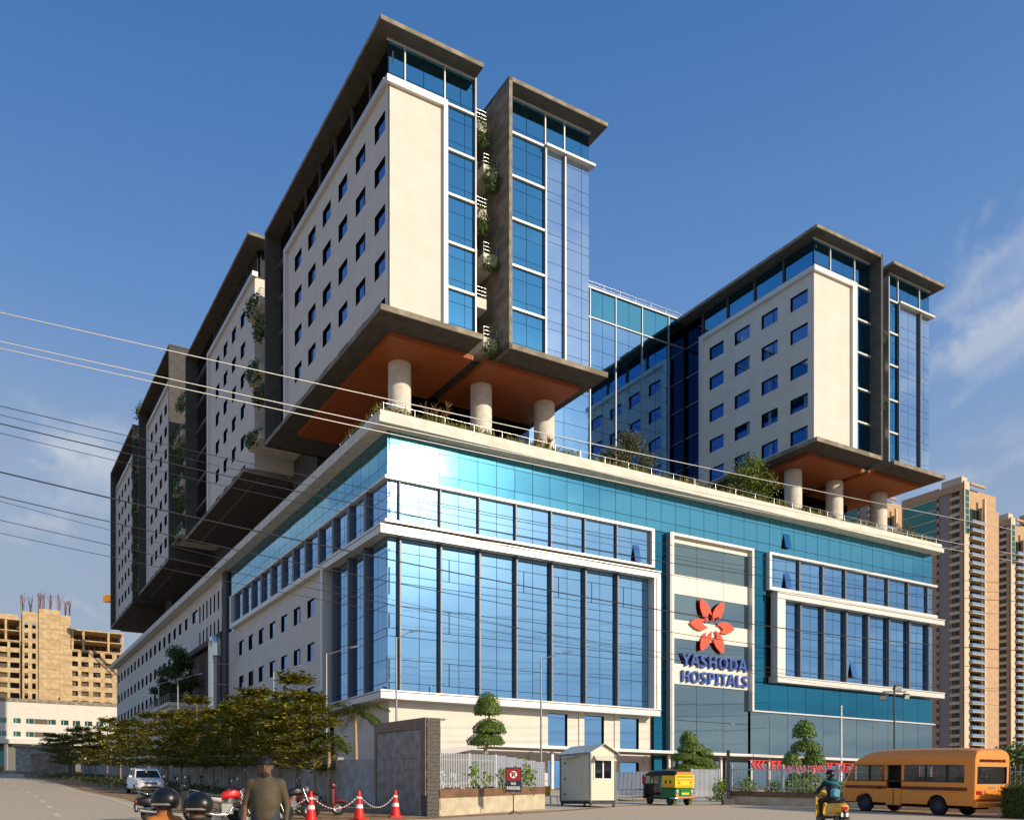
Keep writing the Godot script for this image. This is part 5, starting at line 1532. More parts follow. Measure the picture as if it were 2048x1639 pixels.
func build_booth():
	var t := thing("guard_hut", "cream guard hut with grey gable roof and sliding window", "hut", at(3.4, 41.3), hosp.rotation.y)
	var y0 := 0.22; var y1 := 2.42
	var hx := 0.68; var hz := 1.15
	var b := MB.new()
	# floor frame and legs
	b.box(V(-hx, y0 - 0.1, -hz), V(hx, y0 + 0.05, hz)); part(t, "floor_frame", b.mesh(), "dark_metal")
	for s in [[-1, -1], [1, -1], [-1, 1], [1, 1]]:
		b = MB.new(); b.box(V(s[0] * (hx - 0.05) - 0.04, -0.15, s[1] * (hz - 0.05) - 0.04), V(s[0] * (hx - 0.05) + 0.04, y0, s[1] * (hz - 0.05) + 0.04)); part(t, "leg", b.mesh(), "dark_metal")
	# front (sunlit) wall with window, side wall with door; back and right plain
	part(t, "front_wall", wall_mesh(hx * 2, y1 - y0, [Rect2(0.2, 1.0, 0.96, 0.82)], 0.06), "booth_cream", V(-hx, y0, hz))
	part(t, "side_wall", wall_mesh(hz * 2, y1 - y0, [], 0.06), "booth_cream", V(-hx, y0, -hz), Basis(Vector3.UP, -PI / 2))
	b = MB.new(); b.box(V(hx - 0.05, y0, -hz), V(hx, y1, hz - 0.01)); b.box(V(-hx + 0.01, y0, -hz), V(hx - 0.05, y1, -hz + 0.05)); part(t, "back_walls", b.mesh(), "booth_cream")
	b = MB.new()
	b.tri(V(-hx, y1, hz), V(hx, y1, hz), V(0, y1 + 0.3, hz), V(0, 0, 1), V(0, 0, 1), V(0, 0, 1))
	part(t, "gable", b.mesh(), "booth_cream")
	for s in [-1, 1]:
		b = MB.new()
		b.quad(V(s * (hx + 0.12), y1 - 0.06, hz + 0.15), V(0, y1 + 0.34, hz + 0.15), V(0, y1 + 0.34, -hz - 0.15), V(s * (hx + 0.12), y1 - 0.06, -hz - 0.15))
		b.quad(V(s * (hx + 0.12), y1 - 0.1, hz + 0.15), V(0, y1 + 0.3, hz + 0.15), V(0, y1 + 0.34, hz + 0.15), V(s * (hx + 0.12), y1 - 0.06, hz + 0.15))
		b.quad(V(s * (hx + 0.12), y1 - 0.12, hz + 0.15), V(s * (hx + 0.12), y1 - 0.12, -hz - 0.15), V(s * (hx + 0.12), y1 - 0.06, -hz - 0.15), V(s * (hx + 0.12), y1 - 0.06, hz + 0.15))
		part(t, "roof_sheet", b.mesh(), "roof_sheet")
	for s in [[-1, 1], [1, 1], [-1, -1]]:
		b = MB.new(); b.box(V(s[0] * hx - 0.035, y0, s[1] * hz - 0.035), V(s[0] * hx + 0.035, y1, s[1] * hz + 0.035)); part(t, "corner_post", b.mesh(), "booth_grey")
	b = MB.new()
	for q in [[-0.5, 0.5, 1.18, 1.23], [-0.5, 0.5, 2.02, 2.07]]: b.box(V(q[0], q[2], hz - 0.02), V(q[1], q[3], hz + 0.03))
	for q in [-0.48, 0.0, 0.48]: b.box(V(q - 0.03, 1.2, hz - 0.02), V(q + 0.03, 2.05, hz + 0.03))
	part(t, "window_frame", b.mesh(), "plain_white")
	b = MB.new(); b.box(V(-0.46, 1.22, hz - 0.04), V(0.46, 2.04, hz - 0.03)); part(t, "window_pane", b.mesh(), "car_glass")
	b = MB.new(); b.quad(V(-0.56, 2.02, hz + 0.3), V(0.56, 2.02, hz + 0.3), V(0.5, 2.24, hz + 0.01), V(-0.5, 2.24, hz + 0.01)); b.quad(V(-0.56, 2.0, hz + 0.3), V(0.56, 2.0, hz + 0.3), V(0.56, 2.03, hz + 0.3), V(-0.56, 2.03, hz + 0.3)); part(t, "window_hood", b.mesh(), "booth_cream")
	b = MB.new(); b.quad(V(-hx - 0.32, 2.2, 0.3), V(-hx - 0.01, 2.32, 0.3), V(-hx - 0.01, 2.32, -0.75), V(-hx - 0.32, 2.2, -0.75)); part(t, "door_hood", b.mesh(), "booth_cream")
	b = MB.new(); b.box(V(-hx - 0.03, y0 + 0.05, -0.75), V(-hx - 0.004, 2.15, 0.55)); var dr := part(t, "door", b.mesh(), "booth_cream")
	b = MB.new(); b.box(V(-hx - 0.06, 1.1, 0.42), V(-hx - 0.03, 1.16, 0.5)); part(dr, "handle", b.mesh(), "steel")
	for k in 3:
		b = MB.new(); b.box(V(-hx - 0.05, 0.5 + 0.7 * k, -0.78), V(-hx - 0.01, 0.6 + 0.7 * k, -0.7)); part(dr, "hinge", b.mesh(), "dark_metal")
	# plastic chair beside the hut
	var c := thing("plastic_chair", "tan plastic chair beside the guard hut", "chair", at(1.75, 41.6), 0.8)
	b = MB.new(); b.cbox(V(-0.24, 0.42, -0.24), V(0.24, 0.46, 0.24), 0.02); part(c, "seat", b.mesh(), "booth_cream")
	for k in 4:
		b = MB.new(); b.box(V(-0.21 + 0.12 * k, 0.46, -0.25), V(-0.13 + 0.12 * k, 0.9, -0.21)); part(c, "back_slat", b.mesh(), "garland")
	for s in [[-1, -1], [1, -1], [-1, 1], [1, 1]]:
		b = MB.new(); b.tube(V(s[0] * 0.2, 0.44, s[1] * 0.2), V(s[0] * 0.24, 0, s[1] * 0.24), 0.025, 0.02, 6); part(c, "leg", b.mesh(), "booth_cream")

func build_cones():
	var t := thing("traffic_cone", "red and white traffic cone next to the man in the olive shirt", "cone", at(-6.05, 27.6), 0.2, "roadside traffic cones")
	var b := MB.new(); b.cbox(V(-0.22, 0, -0.22), V(0.22, 0.05, 0.22), 0.015); part(t, "base", b.mesh(), "cone_red")
	b = MB.new(); b.lathe([Vector2(0.165, 0.05), Vector2(0.035, 0.9), Vector2(0.0, 0.91)], 20); part(t, "cone_body", b.mesh(), "cone_red")
	for q in [[0.36, 0.48], [0.66, 0.72]]:
		b = MB.new()
		var r0 := lerpf(0.165, 0.035, (q[0] - 0.05) / 0.85) + 0.004; var r1 := lerpf(0.165, 0.035, (q[1] - 0.05) / 0.85) + 0.004
		b.lathe([Vector2(r0, q[0]), Vector2(r1, q[1])], 20); part(t, "white_band", b.mesh(), "white_band")
	copy(t, at(-4.78, 28.7), 0.9, "red and white traffic cone in the middle of the chained row")
	copy(t, at(-3.85, 30.3), 0.4, "red and white traffic cone in front of the grey stone wall")
	var ends := [[[-7.3, 27.4], [-6.05, 27.6]], [[-6.05, 27.6], [-4.78, 28.7]], [[-4.78, 28.7], [-3.85, 30.3]]]
	var names := ["red and white chain sagging from the first cone past the man", "red and white chain sagging between the first and middle cones", "red and white chain sagging from the middle cone to the stone wall cone"]
	for k in 3:
		var a := at(ends[k][0][0], ends[k][0][1], 0.78 if k > 0 else 0.42); var e := at(ends[k][1][0], ends[k][1][1], 0.78)
		var m := MB.new()
		for s in 36:
			var t0 := s / 36.0; var t1 := (s + 0.92) / 36.0
			var p0 := a.lerp(e, t0) - V(0, 0.42 * 4 * t0 * (1 - t0) * (0.4 if k == 0 else 1.0), 0); var p1 := a.lerp(e, t1) - V(0, 0.42 * 4 * t1 * (1 - t1) * (0.4 if k == 0 else 1.0), 0)
			m.col = Color(0.75, 0.7, 0.66) if s % 2 == 0 else Color(0.5, 0.09, 0.07)
			m.tube(p0, p1, 0.017, 0.017, 5)
		single("plastic_chain", m.mesh(true), "painted", names[k], "chain", Vector3.ZERO, Basis.IDENTITY, "chains between the cones")

func lamp_post(label: String, x: float, d: float, h: float, arm: float, m := "alu_grey"):
	var t := thing("street_lamp", label, "street lamp", at(x, d), 0.0, "lamp posts round the hospital")
	var b := MB.new(); b.path([V(0, -0.2, 0), V(0, h * 0.6, 0), V(0, h, 0)], [0.09, 0.075, 0.055], 8); part(t, "pole", b.mesh(), m)
	b = MB.new(); b.tube(V(0, h - 0.1, 0), V(arm, h + 0.45, 0), 0.035, 0.03, 6); part(t, "arm", b.mesh(), m)
	b = MB.new(); b.xf = Transform3D(Basis(Vector3.BACK, 0.18), V(arm, h + 0.43, 0)); b.cbox(V(-0.05, -0.06, -0.13), V(0.55, 0.05, 0.13), 0.03); part(t, "lamp_head", b.mesh(), "alu_grey")

func build_lamps():
	lamp_post("grey street lamp in front of the podium corner glass", -8.45, 67.0, 11.2, 1.1)
	lamp_post("grey street lamp with a small camera before the cream wall", 2.25, 71.0, 10.3, 1.9)
	lamp_post("street lamp against the white side wall near the corner frame", -13.6, 67.2, 10.0, 1.8)
	lamp_post("street lamp rising above the yellow green tree row", -19.5, 75.0, 9.4, 1.7)
	lamp_post("street lamp under the planted loggia slab", -32.8, 90.0, 10.2, 1.9)
	lamp_post("street lamp beyond the planted loggia slab", -36.6, 95.0, 10.2, 1.9)
	var fm := thing("floodlight_mast", "slim mast carrying three floodlights behind the bus", "floodlight mast", at(24.6, 59.0))
	var b := MB.new(); b.path([V(0, -0.2, 0), V(0, 7.0, 0)], [0.075, 0.06], 8); part(fm, "pole", b.mesh(), "rim_grey")
	b = MB.new(); b.box(V(-0.75, 6.85, -0.04), V(0.75, 6.93, 0.04)); part(fm, "crossbar", b.mesh(), "rim_grey")
	for q in [[-0.7, 6.55, -0.5], [0.2, 7.15, 0.2], [0.75, 6.6, 0.5]]:
		b = MB.new(); b.xf = Transform3D(Basis.from_euler(V(0.5, q[2], 0)), V(q[0], q[1], 0)); b.cbox(V(-0.26, -0.17, -0.11), V(0.26, 0.17, 0.11), 0.03); var fh := part(fm, "floodlight", b.mesh(), "rim_grey")
		b = MB.new(); b.xf = Transform3D(Basis.from_euler(V(0.5, q[2], 0)), V(q[0], q[1], 0)); b.box(V(-0.22, -0.13, 0.11), V(0.22, 0.13, 0.115)); part(fh, "lens", b.mesh(), "lamp_lens")
	var fp := thing("flag_pole", "bare white flag pole rising behind the red lettering", "flag pole", hp(40.6, 1.0, -12.0))
	b = MB.new(); b.path([V(0, -1.5, 0), V(0, 8.4, 0)], [0.09, 0.06], 10); part(fp, "pole", b.mesh(), "plain_white")
	b = MB.new(); b.ball(V(0, 8.45, 0), V(0.1, 0.1, 0.1), 10, 6); part(fp, "finial", b.mesh(), "plain_white")

func build_duct():
	var t := thing("exhaust_duct", "shiny steel exhaust stack with a hooked top beside the side wall", "duct", hp(-2.6, 0.0, 49.2), hosp.rotation.y)
	var b := MB.new()
	b.path([V(0, 4.0, 0), V(0, 20.2, 0)], [0.52], 24, false); part(t, "stack", b.mesh(), "pipe_steel")
	var arc := []
	for k in 13: arc.append(V(0.0, 20.2 + 0.98 * sin(PI * k / 12.0), 0.98 - 0.98 * cos(PI * k / 12.0)))
	b = MB.new(); b.path(arc + [V(0.0, 18.9, 1.96)], [0.52], 24, false); part(t, "hook_bend", b.mesh(), "pipe_steel")
	for h in [7.0, 11.2, 15.6, 18.2]:
		b = MB.new(); b.lathe([Vector2(0.525, h), Vector2(0.56, h), Vector2(0.56, h + 0.12), Vector2(0.525, h + 0.12)], 24); part(t, "clamp_ring", b.mesh(), "steel")
		b = MB.new(); b.tube(V(0.5, h + 0.06, 0), V(2.55, h + 0.06, 0), 0.04, 0.04, 6); part(t, "wall_bracket", b.mesh(), "steel")
	b = MB.new(); b.tube(V(-0.1, 4.0, -0.62), V(-0.1, 18.8, -0.62), 0.05, 0.05, 6); part(t, "cable_conduit", b.mesh(), "steel")

func build_wires():
	var list := [[21.03, 0.024, 0.026, "wire_light", "topmost pale overhead wire"], [19.8, 0.013, 0.026, "wire_light", "upper pale wire of the close overhead pair"], [19.51, 0.009, 0.026, "wire_light", "lower pale wire of the close overhead pair"],
		[17.0, -0.030, 0.018, "wire_dark", "highest dark overhead cable"], [16.62, -0.036, 0.014, "wire_dark", "thin dark cable just under the highest dark one"], [16.25, -0.04, 0.026, "wire_dark", "thick dark cable third in the dark bunch"], [15.85, -0.05, 0.015, "wire_dark", "thin dark cable fourth in the dark bunch"],
		[14.19, -0.068, 0.034, "wire_dark", "thickest dark overhead cable"], [13.15, -0.075, 0.022, "wire_dark", "dark cable below the thickest one"], [12.95, -0.115, 0.012, "wire_dark", "steep thin dark cable"], [12.15, -0.085, 0.016, "wire_dark", "second lowest dark overhead cable"], [11.6, -0.08, 0.014, "wire_dark", "lowest dark overhead cable"]]
	for q in list:
		var pts := []
		for k in 41:
			var u := lerpf(-62.0, 70.0, k / 40.0)
			var s := sin(PI * k / 40.0)
			pts.append(hp(u, q[0] + q[1] * (u + 28.5) + (0.0012 if q[1] < 0 else 0.0002) * pow(u + 20.0, 2.0) * 0.8, -25.0 + 0.2 * s))
		var b := MB.new()
		b.path(pts, [q[2]], 5, false)
		single("overhead_wire", b.mesh(), q[3], q[4] + " in front of the hospital", "wire", Vector3.ZERO, Basis.IDENTITY, "overhead wires")

# ---------------------------------------------------------------- vehicles; forward is -z in their own axes
func rounded_ring(z: float, hw: float, y0: float, y1: float, r: float, n := 5, tumble := 0.0) -> Array:
	# rounded rectangle in x, y at depth z, counter clockwise seen from +z
	var o := []
	for q in [[1, -1, -PI / 2], [1, 1, 0.0], [-1, 1, PI / 2], [-1, -1, PI]]:
		var hw2 := hw - (tumble if q[1] > 0 else 0.0)
		var cx: float = q[0] * (hw2 - r); var cy: float = (y1 - r) if q[1] > 0 else (y0 + r)
		for k in n:
			var a: float = q[2] + PI / 2 * k / (n - 1)
			o.append(V(cx + r * cos(a), cy + r * sin(a), z))
	return o

func wheel(parent: Node, where: Vector3, r: float, w: float, side: float, rim := "rim_grey", hub := 0.55):
	var t := node(parent, "wheel", where)
	var b := MB.new()
	b.xf = Transform3D(Basis(Vector3.BACK, PI / 2), Vector3.ZERO)
	b.lathe([Vector2(r * 0.62, -w / 2), Vector2(r * 0.93, -w / 2), Vector2(r, -w * 0.32), Vector2(r, w * 0.32), Vector2(r * 0.93, w / 2), Vector2(r * 0.62, w / 2)], 26)
	part(t, "tyre", b.mesh(), "rubber")
	b = MB.new()
	b.xf = Transform3D(Basis(Vector3.BACK, PI / 2), Vector3.ZERO)
	b.lathe([Vector2(0.01, -w * 0.3), Vector2(r * hub * 0.5, -w * 0.42), Vector2(r * hub, -w * 0.2), Vector2(r * 0.64, -w * 0.46)], 20)
	b.lathe([Vector2(r * 0.64, w * 0.46), Vector2(r * hub, w * 0.2), Vector2(r * hub * 0.5, w * 0.42), Vector2(0.01, w * 0.3)], 20)
	part(t, "rim", b.mesh(), rim)

func put_vehicle(t: Node3D, x: float, d: float, hx: float, hd: float, lift := 0.0):
	t.transform = Transform3D(tilt() * dirbasis(hx, hd), at(x, d, lift))

func arch_poly(z0: float, z1: float, y0: float, y1: float, arches: Array, r: float) -> PackedVector2Array:
	# side sheet in (z, y) with wheel arches cut from its lower edge
	var p := PackedVector2Array([Vector2(z0, y1), Vector2(z0, y0)])
	for a in arches:
		for k in 11:
			var t := PI - PI * k / 10.0
			var q := Vector2(a + r * cos(t), 0.36 + r * sin(t))
			if q.y > y0: p.append(q)
			elif k == 0 or k == 10: p.append(Vector2(q.x, y0))
	p.append(Vector2(z1, y0)); p.append(Vector2(z1, y1))
	return p

func side_sheet(poly: PackedVector2Array, x0: float, x1: float) -> Mesh:
	# (z, y) polygon given thickness from x0 to x1
	var b := MB.new()
	b.xf = Transform3D(Basis(V(0, 0, 1), V(1, 0, 0), V(0, 1, 0)), Vector3.ZERO)
	var q := PackedVector2Array()
	for v in poly: q.append(Vector2(v.x, v.y))
	b.prism(q, x0, x1)
	return b.mesh()

func build_bus():
	var t := thing("school_bus", "orange minibus with open door and brown side stripe", "bus")
	var fz := -3.15; var rz := 3.05; var hw := 1.0
	var arches := [-2.1, 1.45]
	# lower sides with wheel arches; door gap on the near (left) side
	part(t, "side_panel", side_sheet(arch_poly(fz, -0.98, 0.42, 1.32, [-2.1], 0.46), -hw, -hw + 0.05), "bus_orange")
	part(t, "side_panel", side_sheet(arch_poly(-0.22, rz, 0.42, 1.32, [1.45], 0.46), -hw, -hw + 0.05), "bus_orange")
	part(t, "side_panel", side_sheet(arch_poly(fz, rz, 0.42, 1.32, arches, 0.46), hw - 0.05, hw), "bus_orange")
	var b := MB.new()
	b.box(V(-hw + 0.06, 0.5, fz + 0.1), V(hw - 0.06, 0.62, rz - 0.1)); part(t, "floor", b.mesh(), "dark_metal")
	# door: open leaf folded into the gap, step below
	b = MB.new(); b.box(V(-hw - 0.01, 0.34, -0.97), V(-hw + 0.06, 1.02, -0.24)); var door := part(t, "door", b.mesh(), "bus_orange")
	b = MB.new(); b.box(V(-hw - 0.02, 0.36, -0.62), V(-hw - 0.005, 1.0, -0.58)); part(door, "door_fold", b.mesh(), "bus_stripe")
	b = MB.new(); b.box(V(-hw + 0.1, 0.62, -0.97), V(-0.2, 2.0, -0.9)); part(t, "door_partition", b.mesh(), "black_paint")
	# window posts and header on both sides
	for s in [-1.0, 1.0]:
		var x0: float = s * hw; var x1: float = s * (hw - 0.05)
		for q in [[-1.06, -0.96, "bus_orange"], [-0.24, -0.1, "bus_orange"], [0.86, 0.94, "black_paint"], [1.82, 1.9, "black_paint"], [2.62, 3.05, "bus_orange"], [-1.9, -1.8, "black_paint"]]:
			b = MB.new(); b.box(V(x0, 1.32, q[0]), V(x1, 2.02, q[1])); part(t, "window_post", b.mesh(), q[2])
		b = MB.new(); b.box(V(x0 * 1.002, 1.3, -2.98), V(x1, 1.35, 2.62)); b.box(V(x0 * 1.002, 1.97, -2.55), V(x1, 2.04, 2.62)); part(t, "window_surround", b.mesh(), "black_paint")
		b = MB.new()
		for y in [1.42, 1.5, 1.58]: b.tube(V(x0 * 0.97, y, -0.1), V(x0 * 0.97, y, 2.62), 0.012, 0.012, 4)
		for y in [1.42, 1.5, 1.58]: b.tube(V(x0 * 0.97, y, -2.9), V(x0 * 0.97, y, -1.06), 0.012, 0.012, 4)
		part(t, "guard_bars", b.mesh(), "black_paint")
		for q in [[-0.1, 0.86], [0.94, 1.82], [1.9, 2.62], [-1.8, -1.06]]:
			b = MB.new(); b.box(V(x0 * 0.985, 1.35, q[0]), V(x0 * 0.98, 1.97, q[1])); part(t, "window_pane", b.mesh(), "vehicle_glass")
		b = MB.new(); b.quad(V(x0 * 0.985, 1.35, -2.95), V(x0 * 0.985, 1.35, -1.9), V(x0 * 0.985, 1.97, -1.9), V(x0 * 0.985, 1.97, -2.6)); part(t, "window_pane", b.mesh(), "vehicle_glass")
		# front pillar
		b = MB.new(); b.path([V(x0 * 0.975, 1.3, -3.1), V(x0 * 0.965, 2.02, -2.62)], [0.05], 6); part(t, "front_pillar", b.mesh(), "bus_orange")
	# roof: domed shell that slopes to the brow
	b = MB.new()
	var rings := []
	for q in [[3.06, 2.52, 1.94], [2.95, 2.6, 1.96], [2.2, 2.64, 1.98], [0.0, 2.64, 1.98], [-1.4, 2.62, 1.98], [-2.1, 2.5, 1.98], [-2.5, 2.3, 1.98], [-2.72, 2.05, 1.98]]:
		var ring := []
		for k in 17:
			var a := PI * k / 16.0
			ring.append(V(hw * 1.005 * signf(cos(a)) * pow(absf(cos(a)), 0.32), q[2] + (q[1] - q[2]) * pow(maxf(sin(a), 0.0), 0.55), q[0]))
		ring.append(V(-hw * 0.9, q[2] - 0.02, q[0])); ring.append(V(hw * 0.9, q[2] - 0.02, q[0]))
		rings.append(ring)
	rings.reverse()
	for r in rings: r.reverse()
	b.loft(rings, true); part(t, "roof", b.mesh(), "bus_orange")
	for z in [2.6, 1.9, -0.6]:
		b = MB.new(); b.ball(V(-0.62, 2.6, z), V(0.05, 0.05, 0.08), 8, 4); part(t, "marker_lamp", b.mesh(), "amber_lens")
	# front: nose, windscreen
	b = MB.new()
	b.loft([rounded_ring(-3.12, 1.0, 0.42, 1.34, 0.1), rounded_ring(-3.3, 0.96, 0.45, 1.28, 0.14)].map(func(r): return r), true); part(t, "nose", b.mesh(), "bus_orange")
	b = MB.new(); b.quad(V(0.93, 1.33, -3.14), V(-0.93, 1.33, -3.14), V(-0.9, 2.02, -2.7), V(0.9, 2.02, -2.7)); part(t, "windscreen", b.mesh(), "vehicle_glass")
	b = MB.new(); b.box(V(-1.02, 0.36, -3.42), V(1.02, 0.55, -3.25)); part(t, "front_bumper", b.mesh(), "black_paint")
	for s in [-1, 1]:
		b = MB.new(); b.ball(V(s * 0.72, 0.8, -3.28), V(0.13, 0.13, 0.06), 12, 6); part(t, "headlight", b.mesh(), "lamp_lens")
	# rear wall with its window, lamps, plate, bumper
	part(t, "rear_wall", wall_mesh(1.96, 1.56, [Rect2(0.14, 0.86, 1.68, 0.62)], 0.05), "bus_orange", V(-0.98, 0.42, rz + 0.012))
	b = MB.new(); b.box(V(-0.85, 1.27, rz - 0.03), V(0.85, 1.91, rz - 0.02)); part(t, "rear_window", b.mesh(), "vehicle_glass")
	b = MB.new()
	for q in [[-0.86, 0.86, 1.26, 1.29], [-0.86, 0.86, 1.89, 1.92]]: b.box(V(q[0], q[2], rz), V(q[1], q[3], rz + 0.02))
	for q in [-0.86, 0.83]: b.box(V(q, 1.26, rz), V(q + 0.03, 1.92, rz + 0.02))
	part(t, "rear_window_seal", b.mesh(), "black_paint")
	for s in [-1, 1]:
		b = MB.new(); b.cbox(V(s * 0.72 - 0.17, 0.86, rz + 0.01), V(s * 0.72 + 0.17, 1.0, rz + 0.05), 0.01); var tl := part(t, "tail_lamp", b.mesh(), "red_lens")
		b = MB.new(); b.box(V(s * 0.72 + 0.1, 0.87, rz + 0.05), V(s * 0.72 + 0.16, 0.99, rz + 0.054)); part(tl, "indicator", b.mesh(), "lamp_lens")
	b = MB.new(); b.box(V(-0.16, 1.08, rz + 0.014), V(0.18, 1.17, rz + 0.03)); part(t, "number_plate", b.mesh(), "alu_grey")
	b = MB.new(); b.box(V(-0.98, 0.62, rz + 0.014), V(0.98, 0.68, rz + 0.02)); part(t, "red_stripe", b.mesh(), "red_sign")
	b = MB.new(); b.cbox(V(-1.04, 0.38, rz - 0.05), V(1.04, 0.58, rz + 0.16), 0.04); part(t, "rear_bumper", b.mesh(), "bus_orange")
	text_part(t, "lettering", "EDUCATION INSTITUTE BUS", "maroon", V(0, 2.14, rz + 0.03), 1.5, 0.11, 0.02, Basis.IDENTITY, 700)
	# brown stripe with its lettering along the near side
	var lb := Basis(Vector3.UP, -PI / 2)
	for q in [[fz + 0.02, -0.98], [-0.22, rz - 0.3]]:
		b = MB.new(); b.box(V(-hw - 0.006, 0.98, q[0]), V(-hw - 0.001, 1.12, q[1])); part(t, "side_stripe", b.mesh(), "bus_stripe")
	text_part(t, "lettering", "EDUCATIONAL SOCIETY", "maroon", V(-hw - 0.012, 1.05, 1.2), 2.5, 0.1, 0.01, lb, 700)
	b = MB.new()
	for k in 14: b.box(V(-hw - 0.004, 0.92, 0.2 + 0.16 * k), V(-hw - 0.001, 0.935, 0.2 + 0.16 * k + 0.11))
	part(t, "side_print", b.mesh(), "bus_stripe")
	b = MB.new(); b.box(V(-hw - 0.02, 0.97, -1.42), V(-hw, 1.1, -1.24)); part(t, "fuel_flap", b.mesh(), "black_paint")
	b = MB.new(); b.cbox(V(-hw - 0.26, 1.78, -1.1), V(-hw - 0.06, 1.88, -1.02), 0.02); part(t, "side_mirror", b.mesh(), "amber_lens")
	# seats
	for k in 5:
		for s in [-1, 1]:
			b = MB.new(); b.cbox(V(s * 0.5 - 0.38, 0.62, -0.05 + 0.62 * k), V(s * 0.5 + 0.38, 0.98, 0.35 + 0.62 * k), 0.04); b.cbox(V(s * 0.5 - 0.38, 0.98, 0.25 + 0.62 * k), V(s * 0.5 + 0.38, 1.5, 0.36 + 0.62 * k), 0.04); part(t, "seat", b.mesh(), "seat_black")
	for q in [[-0.88, -2.1], [0.88, -2.1], [-0.85, 1.45], [0.85, 1.45]]: wheel(t, V(q[0], 0.38, q[1]), 0.38, 0.22, signf(q[0]))
	b = MB.new(); b.box(V(-0.5, 0.28, -2.6), V(0.5, 0.5, 2.6)); part(t, "chassis", b.mesh(), "rubber")
	put_vehicle(t, 16.82, 37.62, -0.46, 0.888)

func build_rickshaw():
	var t := thing("auto_rickshaw", "yellow and green auto rickshaw with black hood", "auto rickshaw")
	# tub
	var b := MB.new()
	b.loft([rounded_ring(0.25, 0.62, 0.3, 0.82, 0.08), rounded_ring(0.9, 0.65, 0.3, 0.86, 0.1), rounded_ring(1.25, 0.62, 0.34, 0.84, 0.14)]); part(t, "rear_body", b.mesh(), "rick_green")
	b = MB.new(); b.box(V(-0.6, 0.28, -1.0), V(0.6, 0.36, 0.6)); part(t, "floor", b.mesh(), "black_paint")
	b = MB.new(); b.loft([rounded_ring(-1.32, 0.3, 0.35, 0.95, 0.12), rounded_ring(-1.12, 0.5, 0.32, 1.0, 0.12), rounded_ring(-0.98, 0.55, 0.32, 1.0, 0.1)]); part(t, "front_cowl", b.mesh(), "black_paint")
	# hood: black canvas on hoops
	b = MB.new()
	var rings := []
	for q in [[-1.0, 0.5, 1.52], [-0.75, 0.56, 1.64], [-0.2, 0.6, 1.7], [0.5, 0.62, 1.7], [1.0, 0.62, 1.66], [1.18, 0.6, 1.5]]:
		var ring := []
		for k in 13:
			var a := PI * k / 12.0
			ring.append(V(q[1] * signf(cos(a)) * pow(absf(cos(a)), 0.4), 1.42 + (q[2] - 1.42) * pow(maxf(sin(a), 0.0), 0.6), q[0]))
		ring.append(V(-q[1] * 0.92, 1.4, q[0])); ring.append(V(q[1] * 0.92, 1.4, q[0]))
		rings.append(ring)
	for r in rings: r.reverse()
	rings.reverse(); rings.reverse()
	b.loft(rings); part(t, "hood", b.mesh(), "black_paint")
	# yellow rear canvas with its printed bands
	for q in [[V(-0.63, 0.86, 0.35), V(-0.61, 1.42, 1.2), 0], [V(0.61, 0.86, 0.35), V(0.63, 1.42, 1.2), 0]]:
		b = MB.new(); b.box(q[0], q[1]); part(t, "side_curtain", b.mesh(), "rick_yellow")
	b = MB.new(); b.box(V(-0.62, 0.86, 1.18), V(0.62, 1.46, 1.24)); var rc := part(t, "rear_curtain", b.mesh(), "rick_yellow")
	b = MB.new(); b.box(V(-0.5, 1.46, 1.12), V(0.5, 1.6, 1.22)); part(rc, "top_flap", b.mesh(), "rick_orange")
	for q in [[1.34, 1.39, "rick_green"], [1.2, 1.25, "rick_orange"], [0.9, 0.95, "rick_orange"]]:
		b = MB.new(); b.box(V(-0.56, q[0], 1.241), V(0.56, q[1], 1.246)); part(rc, "printed_band", b.mesh(), q[2])
	for q in [-0.38, 0.4]:
		b = MB.new(); b.box(V(q - 0.08, 1.0, 1.241), V(q + 0.08, 1.16, 1.245)); part(rc, "printed_picture", b.mesh(), "rick_orange")
	b = MB.new(); b.box(V(-0.63, 0.94, 0.4), V(-0.636, 0.98, 1.15)); part(t, "printed_band", b.mesh(), "rick_orange")
	for k in 2:
		b = MB.new(); b.box(V(-0.636, 1.04, 0.55 + 0.3 * k), V(-0.632, 1.2, 0.67 + 0.3 * k)); part(t, "printed_picture", b.mesh(), "maroon")
	# hood posts, windscreen
	for s in [-1, 1]:
		b = MB.new(); b.tube(V(s * 0.52, 0.95, -1.02), V(s * 0.5, 1.5, -0.92), 0.022, 0.022, 6); b.tube(V(s * 0.6, 0.36, -0.3), V(s * 0.6, 1.45, -0.25), 0.022, 0.022, 6); part(t, "hood_post", b.mesh(), "black_paint")
	b = MB.new(); b.quad(V(-0.5, 0.98, -1.04), V(0.5, 0.98, -1.04), V(0.48, 1.48, -0.95), V(-0.48, 1.48, -0.95)); part(t, "windscreen", b.mesh(), "glass_clear")
	b = MB.new(); b.cbox(V(-0.52, 0.45, 0.05), V(0.52, 0.62, 0.7), 0.04); b.cbox(V(-0.52, 0.62, 0.6), V(0.52, 1.1, 0.75), 0.04); part(t, "passenger_seat", b.mesh(), "seat_black")
	b = MB.new(); b.cbox(V(-0.3, 0.45, -0.6), V(0.3, 0.6, -0.25), 0.04); part(t, "driver_seat", b.mesh(), "seat_black")
	# rear panel, lamps, bumper, flaps
	b = MB.new(); b.cbox(V(-0.32, 0.42, 1.25), V(0.32, 0.8, 1.29), 0.01); var rp := part(t, "engine_cover", b.mesh(), "rick_green")
	b = MB.new(); b.box(V(-0.24, 0.52, 1.29), V(0.24, 0.62, 1.295)); part(rp, "number_plate", b.mesh(), "rick_yellow")
